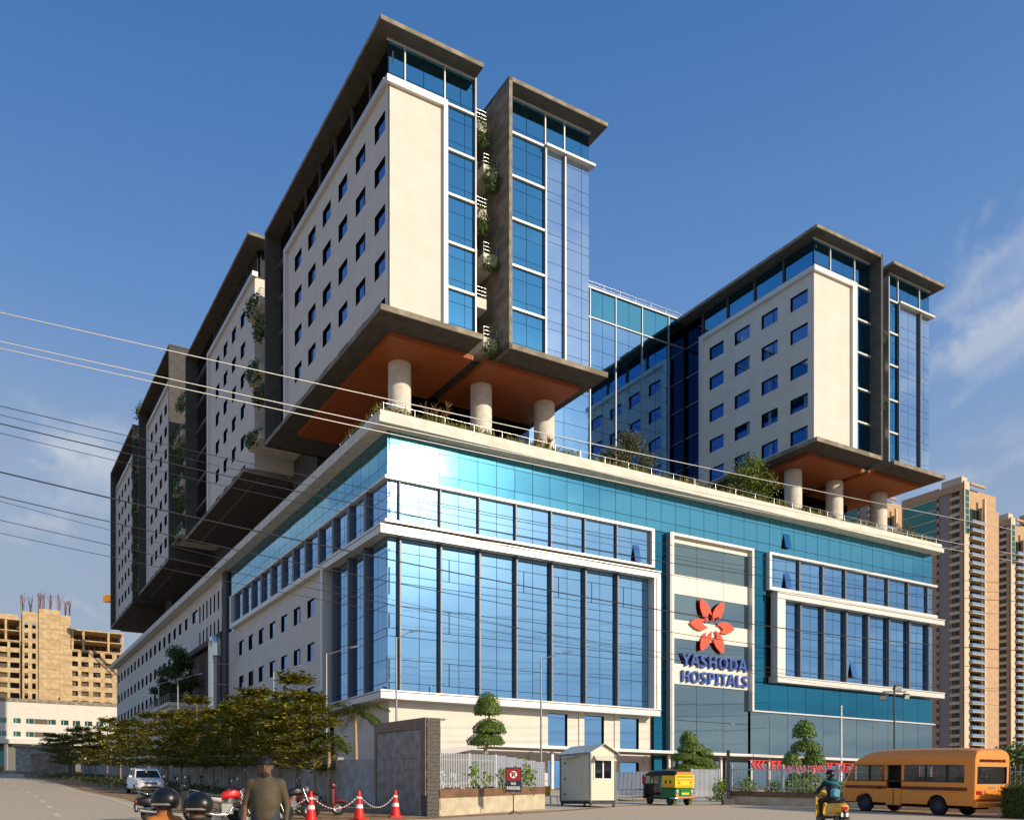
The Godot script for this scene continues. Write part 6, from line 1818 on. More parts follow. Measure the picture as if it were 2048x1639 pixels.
	for s in [-1, 1]:
		b = MB.new(); b.ball(V(s * 0.48, 0.66, 1.24), V(0.09, 0.11, 0.05), 10, 6); part(t, "tail_lamp", b.mesh(), "lamp_lens")
		b = MB.new(); b.box(V(s * 0.5 - 0.09, 0.44, 1.22), V(s * 0.5 + 0.09, 0.54, 1.27)); part(t, "reflector", b.mesh(), "rick_orange")
		b = MB.new(); b.box(V(s * 0.5 - 0.1, 0.06, 1.12), V(s * 0.5 + 0.1, 0.3, 1.13)); part(t, "mud_flap", b.mesh(), "lawn_green")
	b = MB.new(); b.path([V(-0.7, 0.36, 1.0), V(-0.68, 0.36, 1.3), V(0.68, 0.36, 1.3), V(0.7, 0.36, 1.0)], [0.035], 8); part(t, "rear_bumper", b.mesh(), "chrome")
	b = MB.new(); b.box(V(-0.62, 0.37, 1.27), V(0.62, 0.43, 1.31)); part(t, "bumper_band", b.mesh(), "rick_orange")
	b = MB.new(); b.ball(V(-0.6, 1.3, -1.0), V(0.07, 0.16, 0.07), 8, 6); b.ball(V(-0.58, 1.08, -1.02), V(0.06, 0.14, 0.06), 8, 6); part(t, "garland", b.mesh(), "red_sign")
	for q in [[-0.56, 0.85], [0.56, 0.85]]: wheel(t, V(q[0], 0.21, q[1]), 0.21, 0.12, signf(q[0]))
	wheel(t, V(0, 0.21, -1.15), 0.21, 0.12, 1.0)
	put_vehicle(t, 7.5, 44.6, -0.56, 0.83)

func build_car():
	var t := thing("parked_car", "white sedan parked facing the camera on the verge", "car")
	# lower body skin from tail (+z) to nose (-z)
	var b := MB.new()
	var rings := []
	for q in [[2.0, 0.62, 0.35, 0.8, 0.1], [1.9, 0.76, 0.28, 0.95, 0.14], [1.45, 0.83, 0.24, 1.0, 0.15], [0.6, 0.845, 0.22, 0.97, 0.13], [-0.4, 0.845, 0.22, 0.95, 0.13], [-0.95, 0.845, 0.22, 0.95, 0.15], [-1.35, 0.83, 0.23, 0.88, 0.18], [-1.7, 0.79, 0.26, 0.8, 0.2], [-1.88, 0.72, 0.3, 0.72, 0.17], [-1.96, 0.55, 0.36, 0.62, 0.1]]:
		rings.append(rounded_ring(q[0], q[1], q[2], q[3], q[4], 6, 0.05))
	rings.reverse()
	b.loft(rings); part(t, "body", b.mesh(), "car_white")
	# glasshouse and roof
	b = MB.new()
	rings = []
	for q in [[-0.98, 0.7, 0.93, 0.96], [-0.55, 0.69, 0.93, 1.32], [-0.3, 0.66, 0.93, 1.42], [0.3, 0.66, 0.93, 1.46], [0.9, 0.64, 0.93, 1.42], [1.35, 0.62, 0.93, 1.12], [1.5, 0.6, 0.93, 0.98]]:
		rings.append(rounded_ring(q[0], q[1], q[2], q[3], minf(0.12, (q[3] - q[2]) * 0.45), 6, 0.1 * (q[3] - 0.95) / 0.5))
	b.loft(rings); part(t, "glasshouse", b.mesh(), "car_glass")
	b = MB.new()
	rings = []
	for q in [[-0.5, 0.585, 1.35, 1.39], [-0.3, 0.6, 1.38, 1.452], [0.3, 0.6, 1.4, 1.492], [0.9, 0.585, 1.38, 1.45], [1.05, 0.57, 1.3, 1.35]]: rings.append(rounded_ring(q[0], q[1], q[2], q[3], (q[3] - q[2]) * 0.48, 5, 0.02))
	b.loft(rings); part(t, "roof", b.mesh(), "car_white")
	for s in [-1, 1]:
		b = MB.new(); b.path([V(s * 0.72, 0.93, -1.0), V(s * 0.6, 1.37, -0.5), V(s * 0.59, 1.44, -0.25)], [0.045], 6); b.path([V(s * 0.59, 1.43, 0.9), V(s * 0.63, 0.97, 1.5)], [0.05], 6); b.path([V(s * 0.69, 0.95, 0.25), V(s * 0.6, 1.42, 0.25)], [0.03], 6); part(t, "roof_pillar", b.mesh(), "car_white")
		b = MB.new(); b.ball(V(s * 0.92, 1.0, -0.7), V(0.12, 0.085, 0.08), 10, 6); part(t, "side_mirror", b.mesh(), "car_white")
		b = MB.new(); b.xf = Transform3D(Basis.from_euler(V(0.5, s * 0.5, s * -0.35)), V(s * 0.6, 0.7, -1.74)); b.ball(Vector3.ZERO, V(0.2, 0.13, 0.1), 12, 8); var hl := part(t, "headlight", b.mesh(), "lamp_lens")
		b = MB.new(); b.xf = Transform3D(Basis.from_euler(V(0.5, s * 0.5, 0)), V(s * 0.59, 0.68, -1.84)); b.ball(Vector3.ZERO, V(0.07, 0.06, 0.03), 10, 6); part(hl, "bulb_reflector", b.mesh(), "grille_black")
		b = MB.new(); b.ball(V(s * 0.56, 0.4, -1.88), V(0.05, 0.05, 0.03), 10, 6); part(t, "fog_lamp", b.mesh(), "lamp_lens")
	b = MB.new(); b.loft([rounded_ring(-1.93, 0.36, 0.57, 0.7, 0.06), rounded_ring(-1.985, 0.33, 0.58, 0.69, 0.05)].map(func(r): return r)); part(t, "grille", b.mesh(), "grille_black")
	b = MB.new(); b.path([V(-0.34, 0.69, -1.985), V(0, 0.615, -2.0), V(0.34, 0.69, -1.985)], [0.018], 6); part(t, "grille_bar", b.mesh(), "chrome")
	b = MB.new(); b.loft([rounded_ring(-1.9, 0.6, 0.34, 0.46, 0.05), rounded_ring(-1.975, 0.52, 0.355, 0.45, 0.045)]); part(t, "bumper_grille", b.mesh(), "grille_black")
	b = MB.new(); b.box(V(-0.24, 0.48, -2.0), V(0.24, 0.56, -1.96)); part(t, "number_plate", b.mesh(), "plain_white")
	b = MB.new(); b.ball(V(0.05, 1.27, -0.66), V(0.06, 0.05, 0.03), 8, 5); part(t, "garland", b.mesh(), "garland")
	for q in [[-0.74, -1.25], [0.74, -1.25], [-0.74, 1.2], [0.74, 1.2]]: wheel(t, V(q[0], 0.29, q[1]), 0.29, 0.2, signf(q[0]), "bike_grey")
	put_vehicle(t, -21.6, 54.0, 0.52, -0.854)

func mirror_pair(t: Node, w: float, y: float, z: float):
	for s in [-1, 1]:
		var b := MB.new(); b.path([V(s * w * 0.7, y - 0.22, z), V(s * w, y - 0.08, z + 0.03), V(s * w, y, z + 0.03)], [0.009], 5); part(t, "mirror_stalk", b.mesh(), "black_paint")
		b = MB.new(); b.xf = Transform3D(Basis.IDENTITY, V(s * w, y + 0.03, z + 0.03)); b.ball(Vector3.ZERO, V(0.065, 0.045, 0.025), 10, 6); var m := part(t, "mirror", b.mesh(), "black_paint")
		b = MB.new(); b.xf = Transform3D(Basis.IDENTITY, V(s * w, y + 0.03, z + 0.05)); b.ball(Vector3.ZERO, V(0.055, 0.037, 0.008), 10, 6); part(m, "mirror_glass", b.mesh(), "chrome")

func motorbike(label: String, x: float, d: float, hx: float, hd: float, tank: String, panel: String):
	var t := thing("parked_motorbike", label, "motorbike", Vector3.ZERO, 0.0, "parked two wheelers")
	wheel(t, V(0, 0.3, -0.66), 0.3, 0.09, 1.0, "black_paint", 0.3); wheel(t, V(0, 0.3, 0.64), 0.3, 0.11, 1.0, "black_paint", 0.3)
	var b := MB.new()
	for s in [-1, 1]: b.tube(V(s * 0.09, 0.3, -0.66), V(s * 0.08, 0.95, -0.42), 0.025, 0.025, 6)
	part(t, "fork", b.mesh(), "chrome")
	b = MB.new(); b.path([V(0, 0.82, -0.4), V(0, 0.5, -0.3), V(0, 0.36, 0.05), V(0, 0.5, 0.3), V(0, 0.78, 0.5)], [0.03], 6); b.path([V(0.1, 0.3, 0.64), V(0.1, 0.42, 0.1)], [0.025], 6); b.path([V(-0.1, 0.3, 0.64), V(-0.1, 0.42, 0.1)], [0.025], 6); part(t, "frame", b.mesh(), "black_paint")
	b = MB.new(); b.loft([rounded_ring(-0.42, 0.08, 0.78, 0.92, 0.06), rounded_ring(-0.25, 0.16, 0.74, 1.0, 0.08), rounded_ring(0.0, 0.14, 0.72, 0.94, 0.07), rounded_ring(0.12, 0.08, 0.72, 0.84, 0.05)]); part(t, "fuel_tank", b.mesh(), tank)
	b = MB.new(); b.loft([rounded_ring(0.05, 0.09, 0.76, 0.84, 0.03), rounded_ring(0.3, 0.14, 0.77, 0.85, 0.035), rounded_ring(0.6, 0.12, 0.82, 0.92, 0.035), rounded_ring(0.8, 0.09, 0.87, 0.95, 0.03)]); part(t, "seat", b.mesh(), "seat_black")
	b = MB.new(); b.loft([rounded_ring(0.1, 0.1, 0.6, 0.76, 0.04), rounded_ring(0.5, 0.12, 0.66, 0.82, 0.05), rounded_ring(0.86, 0.06, 0.76, 0.86, 0.04)]); part(t, "tail_panel", b.mesh(), panel)
	b = MB.new(); b.ball(V(0, 0.8, 0.88), V(0.07, 0.05, 0.04), 8, 6); part(t, "tail_lamp", b.mesh(), "red_lens")
	b = MB.new(); b.path([V(-0.11, 0.86, 0.5), V(-0.1, 0.96, 0.8), V(0, 0.98, 0.92), V(0.1, 0.96, 0.8), V(0.11, 0.86, 0.5)], [0.014], 6); part(t, "grab_rail", b.mesh(), "chrome")
	b = MB.new(); b.cbox(V(-0.12, 0.3, -0.22), V(0.12, 0.62, 0.14), 0.04); b.tube(V(0, 0.6, -0.1), V(0, 0.76, -0.16), 0.09, 0.09, 10); part(t, "engine", b.mesh(), "bike_grey")
	b = MB.new(); b.path([V(0.13, 0.5, -0.2), V(0.15, 0.28, -0.05), V(0.16, 0.28, 0.3), V(0.17, 0.42, 0.85)], [0.02, 0.025, 0.045, 0.05], 8); part(t, "exhaust", b.mesh(), "chrome")
	b = MB.new(); b.path([V(-0.36, 1.02, -0.26), V(-0.2, 1.04, -0.38), V(0.2, 1.04, -0.38), V(0.36, 1.02, -0.26)], [0.014], 6); part(t, "handlebar", b.mesh(), "black_paint")
	b = MB.new(); b.ball(V(0, 0.92, -0.54), V(0.1, 0.11, 0.09), 12, 8); part(t, "headlamp", b.mesh(), panel)
	b = MB.new(); b.path([V(0, 0.62, -0.9), V(0, 0.66, -0.66), V(0, 0.6, -0.42)], [0.06], 6); part(t, "front_mudguard", b.mesh(), panel)
	b = MB.new(); b.path([V(0, 0.78, 0.86), V(0, 0.62, 0.95), V(0, 0.45, 0.95)], [0.05], 6); part(t, "rear_mudguard", b.mesh(), "black_paint")
	mirror_pair(t, 0.34, 1.22, -0.34)
	b = MB.new(); b.tube(V(-0.1, 0.36, 0.0), V(-0.26, 0.0, 0.06), 0.014, 0.014, 5); part(t, "side_stand", b.mesh(), "black_paint")
	t.transform = Transform3D(tilt() * dirbasis(hx, hd) * Basis(Vector3.BACK, 0.1), at(x, d))

func scooter_parts(t: Node3D, paint: String):
	wheel(t, V(0, 0.24, -0.62), 0.24, 0.1, 1.0, "bike_grey", 0.4); wheel(t, V(0, 0.24, 0.6), 0.24, 0.11, 1.0, "bike_grey", 0.4)
	var b := MB.new(); b.path([V(0, 0.26, -0.62), V(0, 0.7, -0.5), V(0, 0.98, -0.42)], [0.035], 6); part(t, "steering_column", b.mesh(), "rim_grey")
	b = MB.new(); b.loft([rounded_ring(-0.56, 0.13, 0.42, 0.92, 0.06), rounded_ring(-0.5, 0.24, 0.34, 0.94, 0.08), rounded_ring(-0.42, 0.24, 0.3, 0.9, 0.06)]); part(t, "front_apron", b.mesh(), paint)
	b = MB.new(); b.loft([rounded_ring(-0.95, 0.05, 0.42, 0.5, 0.03), rounded_ring(-0.7, 0.1, 0.44, 0.56, 0.04), rounded_ring(-0.5, 0.11, 0.42, 0.54, 0.04)]); part(t, "front_mudguard", b.mesh(), paint)
	b = MB.new(); b.cbox(V(-0.2, 0.26, -0.46), V(0.2, 0.33, 0.12), 0.02); part(t, "footboard", b.mesh(), "dark_metal")
	b = MB.new(); b.loft([rounded_ring(0.06, 0.16, 0.32, 0.66, 0.06), rounded_ring(0.3, 0.23, 0.36, 0.74, 0.1), rounded_ring(0.62, 0.24, 0.42, 0.76, 0.12), rounded_ring(0.9, 0.16, 0.5, 0.72, 0.1), rounded_ring(0.98, 0.08, 0.56, 0.68, 0.05)]); part(t, "rear_body", b.mesh(), paint)
	b = MB.new(); b.loft([rounded_ring(0.02, 0.12, 0.7, 0.78, 0.035), rounded_ring(0.35, 0.16, 0.74, 0.83, 0.04), rounded_ring(0.72, 0.13, 0.76, 0.86, 0.04), rounded_ring(0.8, 0.1, 0.78, 0.84, 0.03)]); part(t, "seat", b.mesh(), "seat_black")
	b = MB.new(); b.path([V(-0.12, 0.78, 0.62), V(-0.12, 0.9, 0.95), V(0.12, 0.9, 0.95), V(0.12, 0.78, 0.62)], [0.014], 6); part(t, "grab_rail", b.mesh(), "chrome")
	b = MB.new(); b.cbox(V(-0.09, 0.57, 0.95), V(0.09, 0.65, 1.01), 0.02); part(t, "tail_lamp", b.mesh(), "red_lens")
	b = MB.new(); b.box(V(-0.11, 0.36, 0.99), V(0.11, 0.48, 1.0)); part(t, "number_plate", b.mesh(), "plain_white")
	b = MB.new(); b.path([V(0, 0.6, 0.92), V(0, 0.5, 0.99), V(0, 0.3, 0.96)], [0.05], 6); part(t, "rear_mudguard", b.mesh(), "black_paint")
	b = MB.new(); b.path([V(-0.26, 0.44, 0.3), V(-0.27, 0.4, 0.7), V(0, 0.42, 1.04), V(0.27, 0.4, 0.7), V(0.26, 0.44, 0.3)], [0.014], 6); part(t, "crash_rail", b.mesh(), "chrome")
	b = MB.new(); b.path([V(-0.34, 1.0, -0.3), V(-0.16, 1.02, -0.42), V(0.16, 1.02, -0.42), V(0.34, 1.0, -0.3)], [0.016], 6); part(t, "handlebar", b.mesh(), "black_paint")
	b = MB.new(); b.loft([rounded_ring(-0.54, 0.08, 0.94, 1.06, 0.04), rounded_ring(-0.44, 0.14, 0.92, 1.1, 0.05), rounded_ring(-0.36, 0.12, 0.94, 1.08, 0.04)]); part(t, "headlamp_cowl", b.mesh(), paint)
	b = MB.new(); b.path([V(0.18, 0.3, 0.3), V(0.2, 0.28, 0.55), V(0.2, 0.34, 0.95)], [0.03, 0.045, 0.05], 8); part(t, "exhaust", b.mesh(), "bike_grey")
	mirror_pair(t, 0.3, 1.24, -0.4)

func build_two_wheelers():
	motorbike("black and red motorbike with grey side panels beside the man", -7.95, 25.4, 0.86, 0.5, "bike_red", "bike_grey")
	motorbike("red and white motorbike parked second in the row by the man", -7.3, 26.6, 0.9, 0.42, "bike_grey", "bike_red")
	motorbike("dark motorbike parked behind the man in the olive shirt", -6.9, 28.4, 0.92, 0.38, "black_paint", "bike_grey")
	var t := thing("parked_scooter", "maroon scooter parked behind the first traffic cone", "scooter", Vector3.ZERO, 0.0, "parked two wheelers")
	scooter_parts(t, "maroon")
	t.transform = Transform3D(tilt() * dirbasis(0.97, 0.2) * Basis(Vector3.BACK, 0.08), at(-6.55, 31.2))
	t = thing("parked_scooter", "dark scooter parked alone near the white sedan", "scooter", Vector3.ZERO, 0.0, "parked two wheelers")
	scooter_parts(t, "black_paint")
	t.transform = Transform3D(tilt() * dirbasis(0.75, 0.66) * Basis(Vector3.BACK, 0.08), at(-9.9, 26.6))
	t = thing("ridden_scooter", "yellow scooter moving along the road under a rider", "scooter")
	scooter_parts(t, "scooter_yellow")
	put_vehicle(t, 9.45, 27.3, -0.09, 0.996)
	t = thing("ridden_motorbike", "dark motorbike carrying two riders close to the camera", "motorbike")
	var keep := rng.seed
	wheel(t, V(0, 0.3, -0.66), 0.3, 0.09, 1.0, "black_paint", 0.3); wheel(t, V(0, 0.3, 0.64), 0.3, 0.11, 1.0, "black_paint", 0.3)
	var b := MB.new(); b.path([V(0, 0.3, -0.66), V(0, 0.95, -0.42)], [0.03], 6); part(t, "fork", b.mesh(), "chrome")
	b = MB.new(); b.loft([rounded_ring(-0.42, 0.08, 0.66, 0.86, 0.06), rounded_ring(-0.25, 0.16, 0.6, 0.94, 0.08), rounded_ring(0.0, 0.13, 0.5, 0.8, 0.07), rounded_ring(0.8, 0.1, 0.6, 0.8, 0.05)]); part(t, "body", b.mesh(), "black_paint")
	b = MB.new(); b.loft([rounded_ring(0.0, 0.1, 0.74, 0.82, 0.03), rounded_ring(0.8, 0.12, 0.78, 0.86, 0.035)]); part(t, "seat", b.mesh(), "seat_black")
	b = MB.new(); b.path([V(-0.36, 1.0, -0.26), V(-0.2, 1.02, -0.38), V(0.2, 1.02, -0.38), V(0.36, 1.0, -0.26)], [0.014], 6); part(t, "handlebar", b.mesh(), "black_paint")
	put_vehicle(t, -3.3, 8.6, -0.93, 0.36)
	t.scale = Vector3.ONE * 0.88

# ---------------------------------------------------------------- people: tapered bones joined with a smooth minimum, meshed as surface nets
func body_mesh(bones: Array, cell: float, k: float) -> Mesh:
	# bone: [a, b, ra, rb, colour]
	var lo := Vector3.ONE * 1e9; var hi := Vector3.ONE * -1e9
	for q in bones:
		var r := V(1, 1, 1) * (maxf(q[2], q[3]) + cell * 3)
		lo = lo.min(q[0] - r).min(q[1] - r); hi = hi.max(q[0] + r).max(q[1] + r)
	var nx := int((hi.x - lo.x) / cell) + 2; var ny := int((hi.y - lo.y) / cell) + 2; var nz := int((hi.z - lo.z) / cell) + 2
	var f := PackedFloat32Array(); f.resize(nx * ny * nz); f.fill(1.0)
	var near := PackedFloat32Array(); near.resize(nx * ny * nz); near.fill(1.0)
	var who := PackedInt32Array(); who.resize(nx * ny * nz)
	for bi in bones.size():
		var q: Array = bones[bi]
		var a: Vector3 = q[0]; var b: Vector3 = q[1]
		var ra: float = q[2]; var rb: float = q[3]
		var m := maxf(ra, rb) + cell * 2.5 + k
		var l0 := (a.min(b) - V(m, m, m) - lo) / cell; var l1 := (a.max(b) + V(m, m, m) - lo) / cell
		var ab := b - a
		var kk := minf(k, 0.9 * minf(ra, rb))
		var ll := maxf(ab.length_squared(), 1e-8)
		for z in range(maxi(0, int(l0.z)), mini(nz, int(l1.z) + 1)):
			for y in range(maxi(0, int(l0.y)), mini(ny, int(l1.y) + 1)):
				var row := (z * ny + y) * nx
				for x in range(maxi(0, int(l0.x)), mini(nx, int(l1.x) + 1)):
					var pt := lo + V(x, y, z) * cell
					var t := clampf((pt - a).dot(ab) / ll, 0, 1)
					var d := (pt - a - ab * t).length() - lerpf(ra, rb, t)
					var i := row + x
					if d < near[i]: near[i] = d; who[i] = bi
					var o := f[i]
					var h := maxf(kk - absf(o - d), 0.0) / kk
					f[i] = minf(o, d) - h * h * kk * 0.25
	var vid := PackedInt32Array(); vid.resize(nx * ny * nz); vid.fill(-1)
	var pos := PackedVector3Array(); var nor := PackedVector3Array(); var col := PackedColorArray(); var idx := PackedInt32Array()
	var sx := 1; var sy := nx; var sz := nx * ny
	for z in nz - 1:
		for y in ny - 1:
			for x in nx - 1:
				var i := (z * ny + y) * nx + x
				var neg := 0
				var acc := Vector3.ZERO; var cnt := 0
				var c := [f[i], f[i + sx], f[i + sy], f[i + sx + sy], f[i + sz], f[i + sx + sz], f[i + sy + sz], f[i + sx + sy + sz]]
				for v in c: if v < 0: neg += 1
				if neg == 0 or neg == 8: continue
				for e in [[0, 1], [2, 3], [4, 5], [6, 7], [0, 2], [1, 3], [4, 6], [5, 7], [0, 4], [1, 5], [2, 6], [3, 7]]:
					var p: float = c[e[0]]; var q: float = c[e[1]]
					if (p < 0) != (q < 0):
						var t := p / (p - q)
						var o0 := V(e[0] & 1, (e[0] >> 1) & 1, e[0] >> 2); var o1 := V(e[1] & 1, (e[1] >> 1) & 1, e[1] >> 2)
						acc += o0.lerp(o1, t); cnt += 1
				vid[i] = pos.size()
				pos.append(lo + (V(x, y, z) + acc / cnt) * cell)
				nor.append(V(c[1] + c[3] + c[5] + c[7] - c[0] - c[2] - c[4] - c[6], c[2] + c[3] + c[6] + c[7] - c[0] - c[1] - c[4] - c[5], c[4] + c[5] + c[6] + c[7] - c[0] - c[1] - c[2] - c[3]).normalized())
				col.append(bones[who[i]][4])
	for z in range(1, nz - 1):
		for y in range(1, ny - 1):
			for x in range(1, nx - 1):
				var i := (z * ny + y) * nx + x
				for ax in 3:
					var st: int = [sx, sy, sz][ax]; var s1: int = [sy, sz, sx][ax]; var s2: int = [sz, sx, sy][ax]
					var a := f[i]; var b := f[i + st]
					if (a < 0) == (b < 0): continue
					var q := [vid[i], vid[i - s1], vid[i - s1 - s2], vid[i - s2]]
					if q.min() < 0: continue
					if a < 0: idx.append_array([q[0], q[2], q[1], q[0], q[3], q[2]])
					else: idx.append_array([q[0], q[1], q[2], q[0], q[2], q[3]])
	var m := ArrayMesh.new()
	var arr := []
	arr.resize(Mesh.ARRAY_MAX)
	arr[Mesh.ARRAY_VERTEX] = pos; arr[Mesh.ARRAY_NORMAL] = nor; arr[Mesh.ARRAY_COLOR] = col; arr[Mesh.ARRAY_INDEX] = idx
	m.add_surface_from_arrays(Mesh.PRIMITIVE_TRIANGLES, arr)
	return m

const SKIN := Color(0.16, 0.075, 0.04)

func hand_bones(wrist: Vector3, dir: Vector3, palm: Vector3, curl: float, c: Color) -> Array:
	var side := dir.cross(palm).normalized()
	var o := [[wrist, wrist + dir * 0.07, 0.026, 0.034, c]]
	var ls := [0.062, 0.074, 0.068, 0.052]
	for k in 4:
		var root := wrist + dir * 0.078 + side * (0.027 - 0.018 * k)
		var mid: Vector3 = root + (dir * cos(curl) + palm * sin(curl)) * ls[k] * 0.55
		var tip: Vector3 = mid + (dir * cos(curl * 2.2) + palm * sin(curl * 2.2)) * ls[k] * 0.5
		o.append([root, mid, 0.0105, 0.0095, c]); o.append([mid, tip, 0.0095, 0.008, c])
	var tr := wrist + dir * 0.03 + side * 0.03
	o.append([tr, tr + (dir * 0.6 + side * 0.7 + palm * 0.35).normalized() * 0.045, 0.014, 0.011, c])
	return o

func head_bones(c: Vector3, fwd: Vector3, skin: Color, beard := false) -> Array:
	# c: centre of the skull
	var up := Vector3.UP; var side := fwd.cross(up).normalized()
	var o := [[c + up * 0.03, c - up * 0.045 + fwd * 0.018, 0.092, 0.068, skin], [c - up * 0.04 + fwd * 0.03, c - up * 0.1 + fwd * 0.045, 0.058, 0.038, Color(0.02, 0.014, 0.01) if beard else skin],
		[c + fwd * 0.092 + up * 0.012, c + fwd * 0.112 - up * 0.028, 0.011, 0.017, skin]]
	for s in [-1.0, 1.0]:
		o.append([c + side * s * 0.088 + up * 0.015, c + side * s * 0.09 - up * 0.025 - fwd * 0.004, 0.016, 0.011, skin])
		o.append([c + fwd * 0.078 + side * s * 0.018 + up * 0.03, c + fwd * 0.074 + side * s * 0.05 + up * 0.03, 0.013, 0.01, Color(0.012, 0.009, 0.008)])
		o.append([c + fwd * 0.086 + side * s * 0.032 + up * 0.008, c + fwd * 0.087 + side * s * 0.034 + up * 0.008, 0.011, 0.011, Color(0.03, 0.02, 0.016)])
	o.append([c + fwd * 0.088 + side * 0.022 - up * 0.062, c + fwd * 0.088 - side * 0.022 - up * 0.062, 0.009, 0.009, Color(0.12, 0.04, 0.03)])
	return o

func hair_mesh(c: Vector3, fwd: Vector3) -> Mesh:
	var b := MB.new()
	var up := Vector3.UP
	rng.seed = 8
	b.col = Color(0.006, 0.005, 0.005)
	var z := -fwd
	var bs := Basis(fwd.cross(up).normalized(), up, -fwd)
	b.xf = Transform3D(bs, c + up * 0.045 - fwd * 0.012)
	b.ball(Vector3.ZERO, V(0.1, 0.095, 0.112), 16, 8, 0.0, PI * 0.56)
	for k in 500:
		var el := acos(1.0 - rng.randf() * 1.1); var az := rng.randf() * TAU
		var d := V(sin(el) * cos(az), cos(el), sin(el) * sin(az))
		b.leaf(d * V(0.098, 0.093, 0.11), (V(0, -0.3, 0.4) + V(rng.randfn(), rng.randfn(), rng.randfn()) * 0.5).normalized(), d, 0.035, 0.012)
	return b.mesh(true)

func helmet(parent: Node, c: Vector3, fwd: Vector3, m := "black_paint"):
	var bs := Basis(fwd.cross(Vector3.UP).normalized(), Vector3.UP, -fwd)
	var b := MB.new(); b.xf = Transform3D(bs, c)
	b.ball(V(0, 0.02, 0.0), V(0.135, 0.14, 0.155), 22, 14, 0.0, PI * 0.72)
	var h := part(parent, "helmet", b.mesh(), m)
	b = MB.new(); b.xf = Transform3D(bs, c); b.ball(V(0, -0.005, -0.03), V(0.128, 0.075, 0.142), 18, 8, PI * 0.18, PI * 0.8); part(h, "visor", b.mesh(), "car_glass")
	b = MB.new(); b.xf = Transform3D(bs, c); b.lathe([Vector2(0.141, -0.035), Vector2(0.142, -0.015)], 22, V(0, 0, 0)); part(h, "rim_band", b.mesh(), "chrome")

func person(label: String, pos: Vector3, bones: Array, cell: float, head: Vector3, fwd: Vector3, hat: String, beard := false) -> Node3D:
	var t := thing("person", label, "person", pos)
	part(t, "body", body_mesh(bones + (head_bones(head, fwd, SKIN, beard)), cell, 0.07), "painted")
	if hat == "hair": part(t, "hair", hair_mesh(head, fwd), "painted")
	else: helmet(t, head + V(0, 0.02, 0), fwd, hat)
	return t

